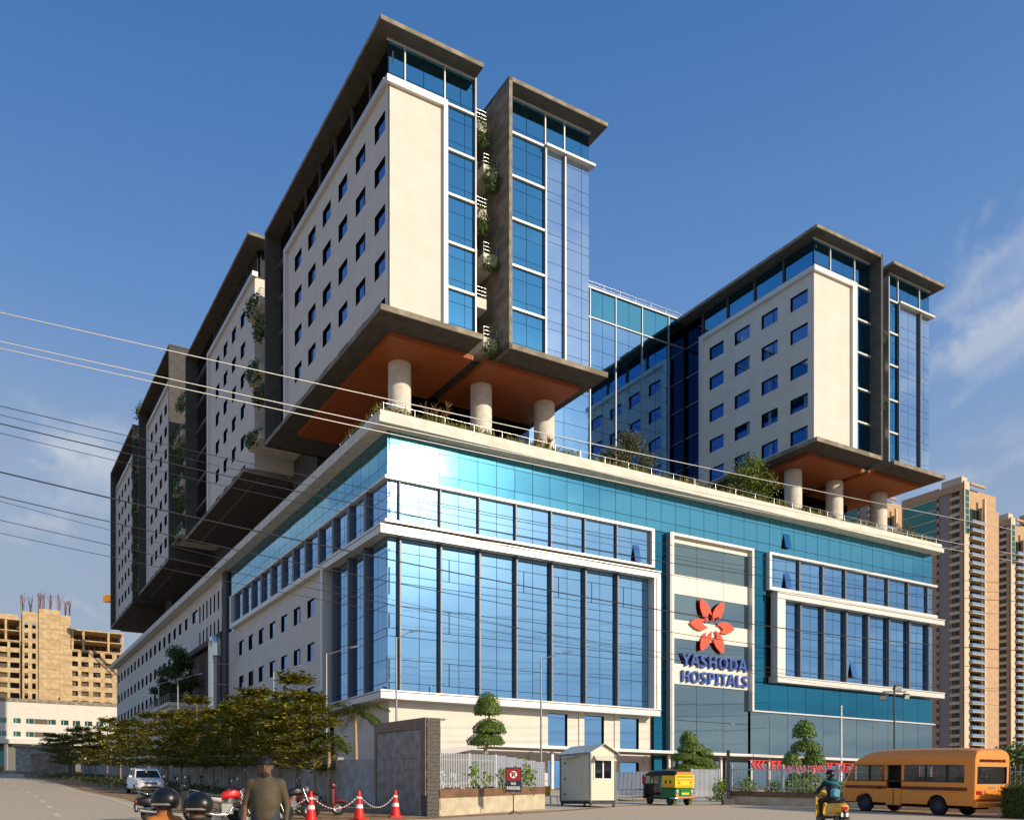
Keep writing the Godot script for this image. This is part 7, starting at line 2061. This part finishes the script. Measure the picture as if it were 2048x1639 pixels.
func build_people():
	var olive := Color(0.075, 0.058, 0.03); var dark := Color(0.012, 0.012, 0.014); var jeans := Color(0.03, 0.035, 0.05)
	# the man in the olive shirt, standing, arms down, facing the camera
	var f := V(0.15, 0, 1).normalized()
	var s := V(1, 0, -0.15).normalized()
	var b := [
		[V(0, 0.98, 0), V(0, 1.2, 0), 0.14, 0.14, olive], [V(0, 1.2, 0), V(0, 1.38, -0.01), 0.145, 0.11, olive], [s * -0.09 + V(0, 1.3, 0), s * 0.09 + V(0, 1.3, 0), 0.105, 0.105, olive], [s * -0.06 + V(0, 1.12, 0), s * 0.06 + V(0, 1.12, 0), 0.125, 0.125, olive],
		[s * -0.17 + V(0, 1.39, 0), s * 0.17 + V(0, 1.39, 0), 0.072, 0.072, olive], [V(0, 1.4, 0), V(0, 1.5, 0.012), 0.062, 0.054, SKIN], [s * -0.06 + V(0, 1.43, 0.03), s * 0.06 + V(0, 1.43, 0.03), 0.04, 0.04, olive],
		[s * -0.09 + V(0, 0.95, 0), s * -0.1 + V(0, 0.5, 0.02), 0.1, 0.068, jeans], [s * -0.1 + V(0, 0.5, 0.02), s * -0.1 + V(0, 0.1, -0.02), 0.066, 0.045, jeans],
		[s * 0.09 + V(0, 0.95, 0), s * 0.1 + V(0, 0.5, 0.06), 0.1, 0.068, jeans], [s * 0.1 + V(0, 0.5, 0.06), s * 0.1 + V(0, 0.1, 0.06), 0.066, 0.045, jeans],
		[s * -0.1 + V(0, 0.04, -0.04), s * -0.11 + V(0, 0.035, 0.16), 0.04, 0.035, dark], [s * 0.1 + V(0, 0.04, 0.02), s * 0.11 + V(0, 0.035, 0.24), 0.04, 0.035, dark]]
	for q in [-1.0, 1.0]:
		var el: Vector3 = s * q * 0.27 + V(0, 1.1, -0.03); var wr: Vector3 = s * q * 0.27 + V(0, 0.86, 0.06)
		b.append([s * q * 0.2 + V(0, 1.38, 0), el, 0.062, 0.047, olive]); b.append([el, wr, 0.044, 0.03, olive if q > 0 else SKIN])
		b.append_array(hand_bones(wr, V(0, -1, 0.1).normalized(), s * -q, 0.35, SKIN))
	person("man with dark beard in an olive collared shirt", at(-3.25, 12.1), b, 0.014, V(0, 1.6, 0.02), f, "hair", true)
	# rider on the yellow scooter, seen from behind
	var r := dirbasis(-0.09, 0.996)
	var fw := r * V(0, 0, -1); var sd := r * V(1, 0, 0)
	var P := func(x: float, y: float, z: float) -> Vector3: return r * V(x, y, z)
	b = [[P.call(0, 0.86, 0.28), P.call(0, 1.1, 0.2), 0.155, 0.15, dark], [P.call(0, 1.1, 0.2), P.call(0, 1.3, 0.12), 0.165, 0.14, dark], [P.call(-0.16, 1.32, 0.1), P.call(0.16, 1.32, 0.1), 0.08, 0.08, dark], [P.call(0, 1.36, 0.1), P.call(0, 1.44, 0.07), 0.06, 0.055, dark]]
	for q in [-1.0, 1.0]:
		b.append([P.call(q * 0.2, 1.31, 0.1), P.call(q * 0.3, 1.1, -0.06), 0.066, 0.05, dark]); b.append([P.call(q * 0.3, 1.1, -0.06), P.call(q * 0.31, 1.04, -0.26), 0.048, 0.034, dark])
		b.append_array(hand_bones(P.call(q * 0.31, 1.04, -0.26), r * V(0, -0.1, -1).normalized(), r * V(0, -1, 0), 0.8, SKIN))
		b.append([P.call(q * 0.1, 0.86, 0.26), P.call(q * 0.22, 0.78, -0.14), 0.105, 0.075, dark]); b.append([P.call(q * 0.22, 0.78, -0.14), P.call(q * 0.2, 0.42, -0.12), 0.07, 0.048, dark])
		b.append([P.call(q * 0.2, 0.38, -0.1), P.call(q * 0.2, 0.37, -0.3), 0.042, 0.036, dark])
	var rider := person("scooter rider in black with a teal scarf and blue bag", at(9.45, 27.3), b, 0.018, P.call(0, 1.54, 0.05), fw, "black_paint")
	var sc := MB.new(); sc.xf = Transform3D(r, Vector3.ZERO)
	sc.path([V(-0.19, 1.36, 0.12), V(-0.1, 1.32, 0.26), V(0.05, 1.29, 0.28), V(0.2, 1.34, 0.14), V(0.12, 1.42, 0.0), V(-0.12, 1.42, 0.0), V(-0.19, 1.36, 0.12)], [0.045], 8, false)
	sc.path([V(0.04, 1.3, 0.27), V(0.16, 1.22, 0.27), V(0.2, 1.28, 0.2)], [0.05, 0.04, 0.03], 8); part(rider, "scarf", sc.mesh(), "teal_cloth")
	var bag := MB.new(); bag.xf = Transform3D(r, Vector3.ZERO); bag.loft([rounded_ring(0.36, 0.13, 0.86, 1.14, 0.06), rounded_ring(0.44, 0.12, 0.87, 1.13, 0.08), rounded_ring(0.5, 0.08, 0.9, 1.08, 0.07)])
	single("shoulder_bag", bag.mesh(), "bag_blue", "light blue bag carried on the back of the scooter rider", "bag", at(9.45, 27.3))
	# two riders close to the camera: driver in orange, pillion with the shiny helmet
	var r2 := dirbasis(-0.93, 0.36)
	var Q := func(x: float, y: float, z: float) -> Vector3: return r2 * V(x, y, z)
	for w in 2:
		var shirt := Color(0.42, 0.14, 0.02) if w == 0 else Color(0.012, 0.012, 0.013)
		var z0 := 0.12 if w == 0 else 0.56
		var dy := -0.12 if w == 0 else -0.17
		var bb := [[Q.call(0, 0.9 + dy, z0 + 0.06), Q.call(0, 1.18 + dy, z0), 0.15, 0.15, shirt], [Q.call(0, 1.18 + dy, z0), Q.call(0, 1.32 + dy, z0 - 0.04), 0.155, 0.12, shirt], [Q.call(-0.16, 1.34 + dy, z0 - 0.06), Q.call(0.16, 1.34 + dy, z0 - 0.06), 0.075, 0.075, shirt], [Q.call(0, 1.36 + dy, z0 - 0.05), Q.call(0, 1.44 + dy, z0 - 0.06), 0.056, 0.052, SKIN]]
		for q in [-1.0, 1.0]:
			bb.append([Q.call(q * 0.2, 1.33 + dy, z0 - 0.06), Q.call(q * 0.3, 1.12 + dy, z0 - 0.2), 0.06, 0.046, shirt]); bb.append([Q.call(q * 0.3, 1.12 + dy, z0 - 0.2), Q.call(q * (0.33 if w == 0 else 0.2), 1.04 + dy * 0.4, z0 - 0.36), 0.044, 0.032, SKIN])
			bb.append_array(hand_bones(Q.call(q * (0.33 if w == 0 else 0.2), 1.04 + dy * 0.4, z0 - 0.36), r2 * V(0, -0.2, -1).normalized(), r2 * V(0, -1, 0), 0.7, SKIN))
			bb.append([Q.call(q * 0.1, 0.88 + dy, z0 + 0.04), Q.call(q * 0.24, 0.8 + dy, z0 - 0.36), 0.1, 0.07, jeans]); bb.append([Q.call(q * 0.24, 0.8 + dy, z0 - 0.36), Q.call(q * 0.2, 0.38, z0 - 0.2), 0.066, 0.045, jeans]); bb.append([Q.call(q * 0.2, 0.34, z0 - 0.2), Q.call(q * 0.2, 0.32, z0 - 0.4), 0.04, 0.035, dark])
		person("motorbike driver in an orange shirt and dark helmet close by" if w == 0 else "pillion rider in black with a shiny black helmet", at(-3.3, 8.6), bb, 0.016, Q.call(0, 1.54 + dy, z0 - 0.05), r2 * V(0, 0, -1), "black_paint").scale = Vector3.ONE * 0.88

# ---------------------------------------------------------------- buildings behind
func lbox(parent: Node, called: String, m, a: Vector3, b: Vector3) -> MeshInstance3D:
	var k := MB.new()
	var c := V((a.x + b.x) / 2, minf(a.y, b.y), (a.z + b.z) / 2)
	k.box(a - c, b - c)
	return part(parent, called, k.mesh(), m, c)

func build_construction():
	var y0 := -3.0
	var t := thing("unfinished_building", "raw concrete building under construction with empty window openings", "building", V(-177.2, EYE, -300.0), atan2(0.5163, 0.8565))
	t.scale = Vector3.ONE * 1.145
	var fh := 2.96
	var n := 17
	var top := 55.0
	lbox(t, "inner_mass", "dark_hole", V(-4, y0, -7.0), V(40.5, top - 6.2, -14.0))
	# left wing
	var rects := []
	for k in n:
		var h := top - 6.0 - fh * (k + 1) - y0
		if h < 0.5: break
		rects.append(Rect2(4 + 7.0, h + 0.9, 2.3, 1.45) if k % 3 != 2 else Rect2(4 + 1.0, h + 0.7, 8.3, 1.75))
		rects.append(Rect2(4 + 10.0, h + 0.8, 2.4, 1.6))
		if k % 3 != 2: rects.append(Rect2(4 + 2.6, h + 0.9, 2.3, 1.45))
	part(t, "wall", wall_mesh(16.6, top - 6.0 - y0, rects, 0.35), "raw_concrete", V(-4, y0, -0.6))
	# stair core with two columns of openings, set forward
	rects = []
	for k in 18:
		var h := 58.6 - 3.6 - fh * (k + 1) - y0
		if h < 0.5: break
		rects.append(Rect2(0.55, h + 0.7, 0.95, 1.65)); rects.append(Rect2(2.55, h + 0.7, 0.95, 1.65))
	lbox(t, "inner_mass", "dark_hole", V(13.2, y0, -4.0), V(17.0, 54.5, -6.0))
	part(t, "stair_wall", wall_mesh(4.2, 57.6 - y0, rects, 0.3), "raw_concrete", V(13.1, y0, 0.2))
	lbox(t, "stair_wall", "raw_concrete", V(13.1, y0, 0.19), V(13.4, 57.6, -6.0))
	# blank lift core in lifts of formwork
	for k in 20:
		var h := 58.8 - fh * (k + 1)
		if h < y0: break
		lbox(t, "cast_lift", "raw_concrete", V(17.35, h + 0.05, 0.6 + 0.04 * (k % 2)), V(22.9, h + fh, -5.0))
		lbox(t, "cast_lift", "raw_concrete", V(23.0, h + 0.05 - 1.2, -0.1), V(25.9, h + fh - 1.2, -5.0))
	lbox(t, "core_fin", "raw_concrete", V(22.9, y0, 1.4), V(23.3, 33.0, -3.0))
	# right wing
	rects = []
	for k in n:
		var h := top - 7.2 - fh * (k + 1) - y0
		if h < 0.5: break
		rects.append(Rect2(0.5, h + 0.8, 1.6, 1.5))
		for q in [3.0, 6.3, 9.6, 12.9]: rects.append(Rect2(q, h + 0.85, 2.05, 1.45))
	part(t, "wall", wall_mesh(15.0, top - 7.2 - y0, rects, 0.35), "raw_concrete", V(25.9, y0, -0.6))
	# open frames on top
	for k in 2:
		var h := top - 6.0 + fh * k
		lbox(t, "floor_slab", "raw_concrete", V(-4, h - 0.3, -0.4), V(12.9, h, -12.0)); lbox(t, "floor_slab", "raw_concrete", V(25.9, h - 1.5, -0.4), V(41, h - 1.2, -12.0))
		for q in [-3.5, 2.5, 8.6, 12.4]: lbox(t, "frame_column", "raw_concrete", V(q, h, -0.5), V(q + 0.6, h + fh, -1.1))
		for q in [26.2, 29.2, 36.2, 40.2]: lbox(t, "frame_column", "raw_concrete", V(q, h - 1.2, -0.5), V(q + 0.6, h - 1.2 + fh, -1.1))
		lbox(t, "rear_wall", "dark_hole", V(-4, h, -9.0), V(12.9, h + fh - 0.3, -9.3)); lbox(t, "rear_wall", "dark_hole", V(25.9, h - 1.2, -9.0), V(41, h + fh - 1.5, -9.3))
		var sc := MB.new()
		for q in 9: sc.tube(V(-3 + 1.8 * q, h, -3.0), V(-3 + 1.8 * q, h + fh, -3.0), 0.05, 0.05, 4)
		for q in 9: sc.tube(V(26.5 + 1.6 * q, h - 1.2, -3.0), V(26.5 + 1.6 * q, h - 1.2 + fh, -3.0), 0.05, 0.05, 4)
		part(t, "scaffold_props", sc.mesh(), "rebar")
	lbox(t, "roof_slab", "raw_concrete", V(-4, top - 0.1, -0.3), V(12.9, top + 0.25, -12.0)); lbox(t, "roof_slab", "raw_concrete", V(25.9, top - 1.5, -0.3), V(41, top - 1.15, -12.0))
	lbox(t, "parapet", "raw_concrete", V(-4, top + 0.25, -1.0), V(12.0, top + 1.6, -1.2))
	rng.seed = 77
	for q in [[13.3, 57.6], [15.2, 57.6], [17.6, 58.8], [18.6, 58.8], [20.6, 58.8], [22.8, 58.8], [24.6, 57.6], [25.7, 57.6]]:
		var b := MB.new()
		for k in 9:
			var x := rng.randfn(0, 0.16); var z := rng.randfn(0, 0.3)
			b.path([V(x, 0, z), V(x * 1.2 + rng.randfn(0, 0.1), 2.4, z), V(x * 2.0 + rng.randfn(0, 0.35), 4.6 + rng.randfn(0, 0.4), z)], [0.05], 4)
		part(t, "rebar_bundle", b.mesh(), "rebar", V(q[0], q[1], -1.0))

func build_white_block():
	var t := thing("low_white_building", "low white building with green windows and open ground floor", "building", V(-155.6, EYE, -263.3), atan2(0.5163, 0.8565))
	t.scale = Vector3.ONE * 1.145
	var list := []
	var tops := 27.2
	lbox(t, "core", "interior_dark", V(-6, 5, -0.8), V(36, tops - 1.0, -12.0))
	var rects := []
	for q in [[0.6, 2.5], [9.5, 11.2], [12.4, 14.2], [17.5, 19.3], [20.5, 22.3], [23.3, 25.1], [26.2, 28.0], [29.0, 30.8], [32.0, 33.8], [6.2, 8.0]]:
		for h in [23.0, 19.6]: list.append([q[0], q[1], h - 1.3, h])
	for h in [23.0, 19.6]: rects.append(Rect2(14.3 + 6, h - 1.3 - 17.6, 3.1, 1.3))
	for q in list: rects.append(Rect2(q[0] + 6, q[2] - 17.6, q[1] - q[0], q[3] - q[2]))
	part(t, "wall", wall_mesh(42.0, tops - 17.6, rects, 0.3), "cream_wall", V(-6, 17.6, 0))
	for h in [23.0, 19.6]: lbox(t, "loggia_back", "dark_hole", V(14.3, h - 1.3, -0.31), V(17.4, h, -0.4))
	for q in list:
		part(t, "window", window_mesh(q[1] - q[0], q[3] - q[2], 1), ["plain_white", "green_glass"], V((q[0] + q[1]) / 2, (q[2] + q[3]) / 2, -0.25))
	lbox(t, "parapet", "concrete", V(-6, tops, 0.15), V(36, tops + 0.9, -12.0))
	lbox(t, "canopy_ledge", "cream_wall", V(-6, 16.4, 1.2), V(36, 17.5, -2.0))
	for k in 7: lbox(t, "column", "cream_wall", V(-5 + 6.2 * k, 5, 0.6), V(-4.1 + 6.2 * k, 16.4, -0.3))
	for k in 8: lbox(t, "shop_window", "green_glass", V(-4 + 5.0 * k, 9.5, -0.75), V(-2 + 5.0 * k, 14.5, -0.79))
	# rail and sheds in front of it
	var s := thing("roadside_shed", "small grey sheeted shed beyond the tree row", "shed", at(-97.0, 190.0), 0.4)
	lbox(s, "shed_wall", "compound_white", V(-5, 0, -2), V(5, 5.2, 2))
	lbox(s, "shed_roof", "roof_sheet", V(-5.6, 5.2, -2.6), V(5.6, 5.5, 2.6))
	lbox(s, "shed_door", "rim_grey", V(-1.2, 0, 2.0), V(1.2, 3.0, 2.04))

func build_crane():
	var t := thing("tower_crane", "orange tower crane jib showing beside the far hospital block", "crane", V(-121.0, 0, -300.0), -0.25)
	var b := MB.new()
	b.box(V(-0.9, 0, -0.9), V(0.9, 74.0, 0.9))
	part(t, "mast", b.mesh(), "crane_yellow", V(14, 5, -10))
	b = MB.new()
	var jz := 0.0
	for s in [-0.6, 0.6]: b.tube(V(-14, 70.4, s), V(24, 67.0, s), 0.28, 0.28, 5)
	b.tube(V(-14, 71.8, 0), V(24, 68.4, 0), 0.3, 0.3, 5)
	for k in 26:
		var f := k / 25.0
		var p0 := V(-14 + 38 * f, 70.4 - 3.4 * f, -0.6 if k % 2 == 0 else 0.6); var p1 := V(-14 + 38 * (f + 0.04), 71.8 - 3.4 * f, 0)
		b.tube(p0, p1, 0.16, 0.16, 4)
	b.box(V(-14.2, 69.6, -1.0), V(-9.0, 71.2, 1.0))
	part(t, "jib", b.mesh(), "crane_yellow")
	b = MB.new(); b.box(V(-3.5, 67.4, 0.7), V(3.5, 71.4, 0.9)); part(t, "blue_banner", b.mesh(), "crane_blue")

func flat_tower(label: String, X: float, d: float, top: float, wl: float, wr: float, floors: int):
	# shaded flank runs back to the left, sunlit front to the right; x along the front, -z back
	var t := thing("apartment_tower", label, "building", V(X, EYE, -d), atan2(0.5163, 0.8565), "beige apartment towers behind the hospital")
	var fh := 3.12
	var base := top - fh * floors
	lbox(t, "core", "tower_beige", V(1.2, base - 10, -1.2), V(wr + 10.0, top - 1.5, -wl))
	# flank (facing -x): plain strip, slot windows, grey ribbed strip, window bays with spandrels
	var rects := []
	for k in floors: rects.append(Rect2(wl - 10.6, fh * k + 0.9, 0.9, 1.5))
	part(t, "flank_wall", wall_mesh(wl - 9.4, fh * floors + 10, rects.map(func(r): return Rect2(r.position.x - 0.0, r.position.y + 10, r.size.x, r.size.y)).filter(func(r): return r.position.x > 0.2 and r.end.x < wl - 9.4), 0.25), "tower_beige", V(0.0, base - 10, -wl), Basis(Vector3.UP, -PI / 2))
	for k in floors: lbox(t, "slot_window", "dim_glass", V(0.24, base + fh * k + 0.8, -wl + (wl - 10.8)), V(0.3, base + fh * k + 2.5, -wl + (wl - 9.5)))
	lbox(t, "ribbed_strip", "tower_grey", V(0.25, base - 10, -9.4), V(0.6, top - 2.0, -5.4))
	var rb := MB.new()
	for k in 9: rb.box(V(0.15, base - 10, -9.3 + 0.45 * k), V(0.25, top - 2.0, -9.15 + 0.45 * k))
	part(t, "ribs", rb.mesh(), "tower_grey")
	lbox(t, "bay_back", "dim_glass", V(1.0, base - 10, -5.4), V(1.2, top - 3.0, -1.1))
	var sp := MB.new(); sp.box(V(0.1, 0, -5.4), V(1.0, 1.25, -1.1)); var spm := sp.mesh()
	var wm := MB.new(); wm.box(V(0.7, 0, -3.6), V(1.0, 1.9, -3.45)); wm.box(V(0.7, 0, -5.4), V(1.0, 1.9, -4.6)); var wmm := wm.mesh()
	for k in floors + 2:
		part(t, "spandrel", spm, "tower_cream", V(0, base - 6.24 + fh * k, 0))
		part(t, "bay_pier", wmm, "tower_beige", V(0, base - 6.24 + fh * k + 1.25, 0))
	lbox(t, "corner_pier", "tower_beige", V(0.0, base - 10, -1.1), V(1.2, top - 1.0, 0.6))
	# front: cream pier, balconies, outer post
	lbox(t, "front_pier", "tower_cream", V(0.0, base - 10, 0.0), V(3.2, top, 0.9))
	lbox(t, "balcony_back", "dim_glass", V(3.2, base - 10, -1.2), V(wr - 1.6, top - 9.0, -1.0))
	var bm := MB.new(); bm.box(V(3.2, 0, 2.2), V(wr - 2.0, 0.22, -1.0)); var bmm := bm.mesh()
	var gm := MB.new(); gm.box(V(3.3, 0.22, 2.1), V(wr - 2.1, 1.25, 2.15)); gm.box(V(3.2, 0.22, 2.15), V(3.25, 1.25, -1.0)); var gmm := gm.mesh()
	for k in floors - 2:
		var o := part(t, "balcony", bmm, "tower_cream", V(0, base - 6.24 + fh * k, 0))
		part(o, "balcony_glass", gmm, "balustrade")
	lbox(t, "outer_post", "tower_cream", V(wr - 1.8, base - 10, 1.6), V(wr - 0.8, top - 5.0, 0.6))
	lbox(t, "front_wall", "tower_beige", V(wr - 1.6, base - 10, 0.0), V(wr + 10.0, top - 8.0, -1.2))
	# upper storeys glazed green, roof frame
	lbox(t, "sky_glazing", "green_glass", V(-0.05, top - 20.0, -wl + 0.6), V(0.2, top - 4.0, -10.8))
	for k in 5: lbox(t, "glazing_bar", "tower_cream", V(-0.12, top - 20.0 + 4.0 * k, -wl + 0.6), V(-0.02, top - 19.7 + 4.0 * k, -10.8))
	lbox(t, "corner_glazing", "green_glass", V(0.6, top - 20.0, 0.9), V(2.8, top - 3.0, 1.0))
	for k in 8: lbox(t, "glazing_bar", "tower_cream", V(0.5, top - 20.0 + 2.4 * k, 1.0), V(2.9, top - 19.8 + 2.4 * k, 1.08))
	lbox(t, "roof_band", "tower_beige", V(-0.2, top - 3.2, 0.4), V(1.4, top - 0.6, -wl))
	lbox(t, "roof_house", "tower_cream", V(0.6, top - 1.6, -0.6), V(4.0, top + 2.2, -9.0))
	lbox(t, "roof_frame", "tower_beige", V(3.4, top - 1.0, 1.4), V(wr - 0.8, top - 0.2, 0.6))

func build_background():
	build_construction()
	build_white_block()
	build_crane()
	flat_tower("beige apartment tower standing close behind the podium end", 170.4, 347.0, 123.5, 26.0, 13.7, 40)
	flat_tower("darker beige apartment tower beyond the nearest one", 212.5, 392.0, 124.0, 28.0, 12.0, 40)
	flat_tower("beige apartment tower half hidden behind the far hospital tower", 171.0, 430.0, 147.0, 30.0, 14.0, 44)
	flat_tower("apartment tower at the outer end of the beige group", 240.0, 405.0, 133.0, 16.0, 14.0, 40)
	# parked vehicles far up the road and a cow
	for q in [[-93.5, 165.0, "car_white", "white van parked far up the road by the white building"], [-98.5, 168.0, "black_paint", "dark vehicle parked far up the road by the white building"]]:
		var t := thing("distant_vehicle", q[3], "car", at(q[0], q[1]), 0.6)
		var b := MB.new(); b.loft([rounded_ring(2.0, 0.8, 0.35, 1.0, 0.15), rounded_ring(1.0, 0.9, 0.3, 1.75, 0.2), rounded_ring(-0.6, 0.9, 0.3, 1.75, 0.2), rounded_ring(-1.4, 0.88, 0.3, 1.05, 0.2), rounded_ring(-2.1, 0.8, 0.35, 0.85, 0.15)].duplicate()); part(t, "body", b.mesh(), q[2])
		b = MB.new(); b.box(V(-0.92, 1.1, -0.6), V(0.92, 1.6, 0.9)); part(t, "windows", b.mesh(), "car_glass")
		for s in [[-0.8, -1.3], [0.8, -1.3], [-0.8, 1.3], [0.8, 1.3]]: wheel(t, V(s[0], 0.33, s[1]), 0.33, 0.22, 1.0)
	build_cow()

func build_cow():
	var c := Color(0.32, 0.15, 0.04); var w := Color(0.5, 0.42, 0.32); var k := Color(0.1, 0.06, 0.03)
	var b := [[V(-0.55, 1.05, 0), V(0.0, 1.0, 0), 0.27, 0.31, c], [V(0.0, 1.0, 0), V(0.5, 1.1, 0), 0.31, 0.27, c], [V(0.6, 1.15, 0), V(0.98, 1.35, 0), 0.18, 0.12, c], [V(0.98, 1.38, 0), V(1.25, 1.22, 0), 0.12, 0.07, w],
		[V(-0.78, 1.15, 0), V(-0.86, 0.55, 0), 0.03, 0.02, c], [V(1.0, 1.45, 0.08), V(0.98, 1.5, 0.24), 0.04, 0.02, c], [V(1.0, 1.45, -0.08), V(0.98, 1.5, -0.24), 0.04, 0.02, c], [V(1.02, 1.48, 0.06), V(1.04, 1.64, 0.14), 0.025, 0.012, k], [V(1.02, 1.48, -0.06), V(1.04, 1.64, -0.14), 0.025, 0.012, k]]
	for s in [-0.14, 0.14]:
		b.append([V(0.5, 0.95, s), V(0.52, 0.5, s), 0.11, 0.065, c]); b.append([V(0.52, 0.5, s), V(0.5, 0.06, s), 0.055, 0.05, w])
		b.append([V(-0.6, 1.0, s), V(-0.52, 0.7, s), 0.15, 0.09, c]); b.append([V(-0.52, 0.7, s), V(-0.68, 0.48, s), 0.085, 0.06, c]); b.append([V(-0.68, 0.48, s), V(-0.64, 0.06, s), 0.055, 0.05, w])
	var t := thing("cow", "brown cow with pale legs standing at the far roadside", "cow", at(-73.8, 131.5), -0.2)
	part(t, "body", body_mesh(b, 0.045, 0.06), "painted")

func _ready():
	rng.seed = 20240611
	make_camera_and_light()
	make_materials()
	build_ground()
	build_hospital()
	build_background()
	build_plants()
	build_street()
	build_bus()
	build_rickshaw()
	build_car()
	build_two_wheelers()
	build_people()
	build_wires()
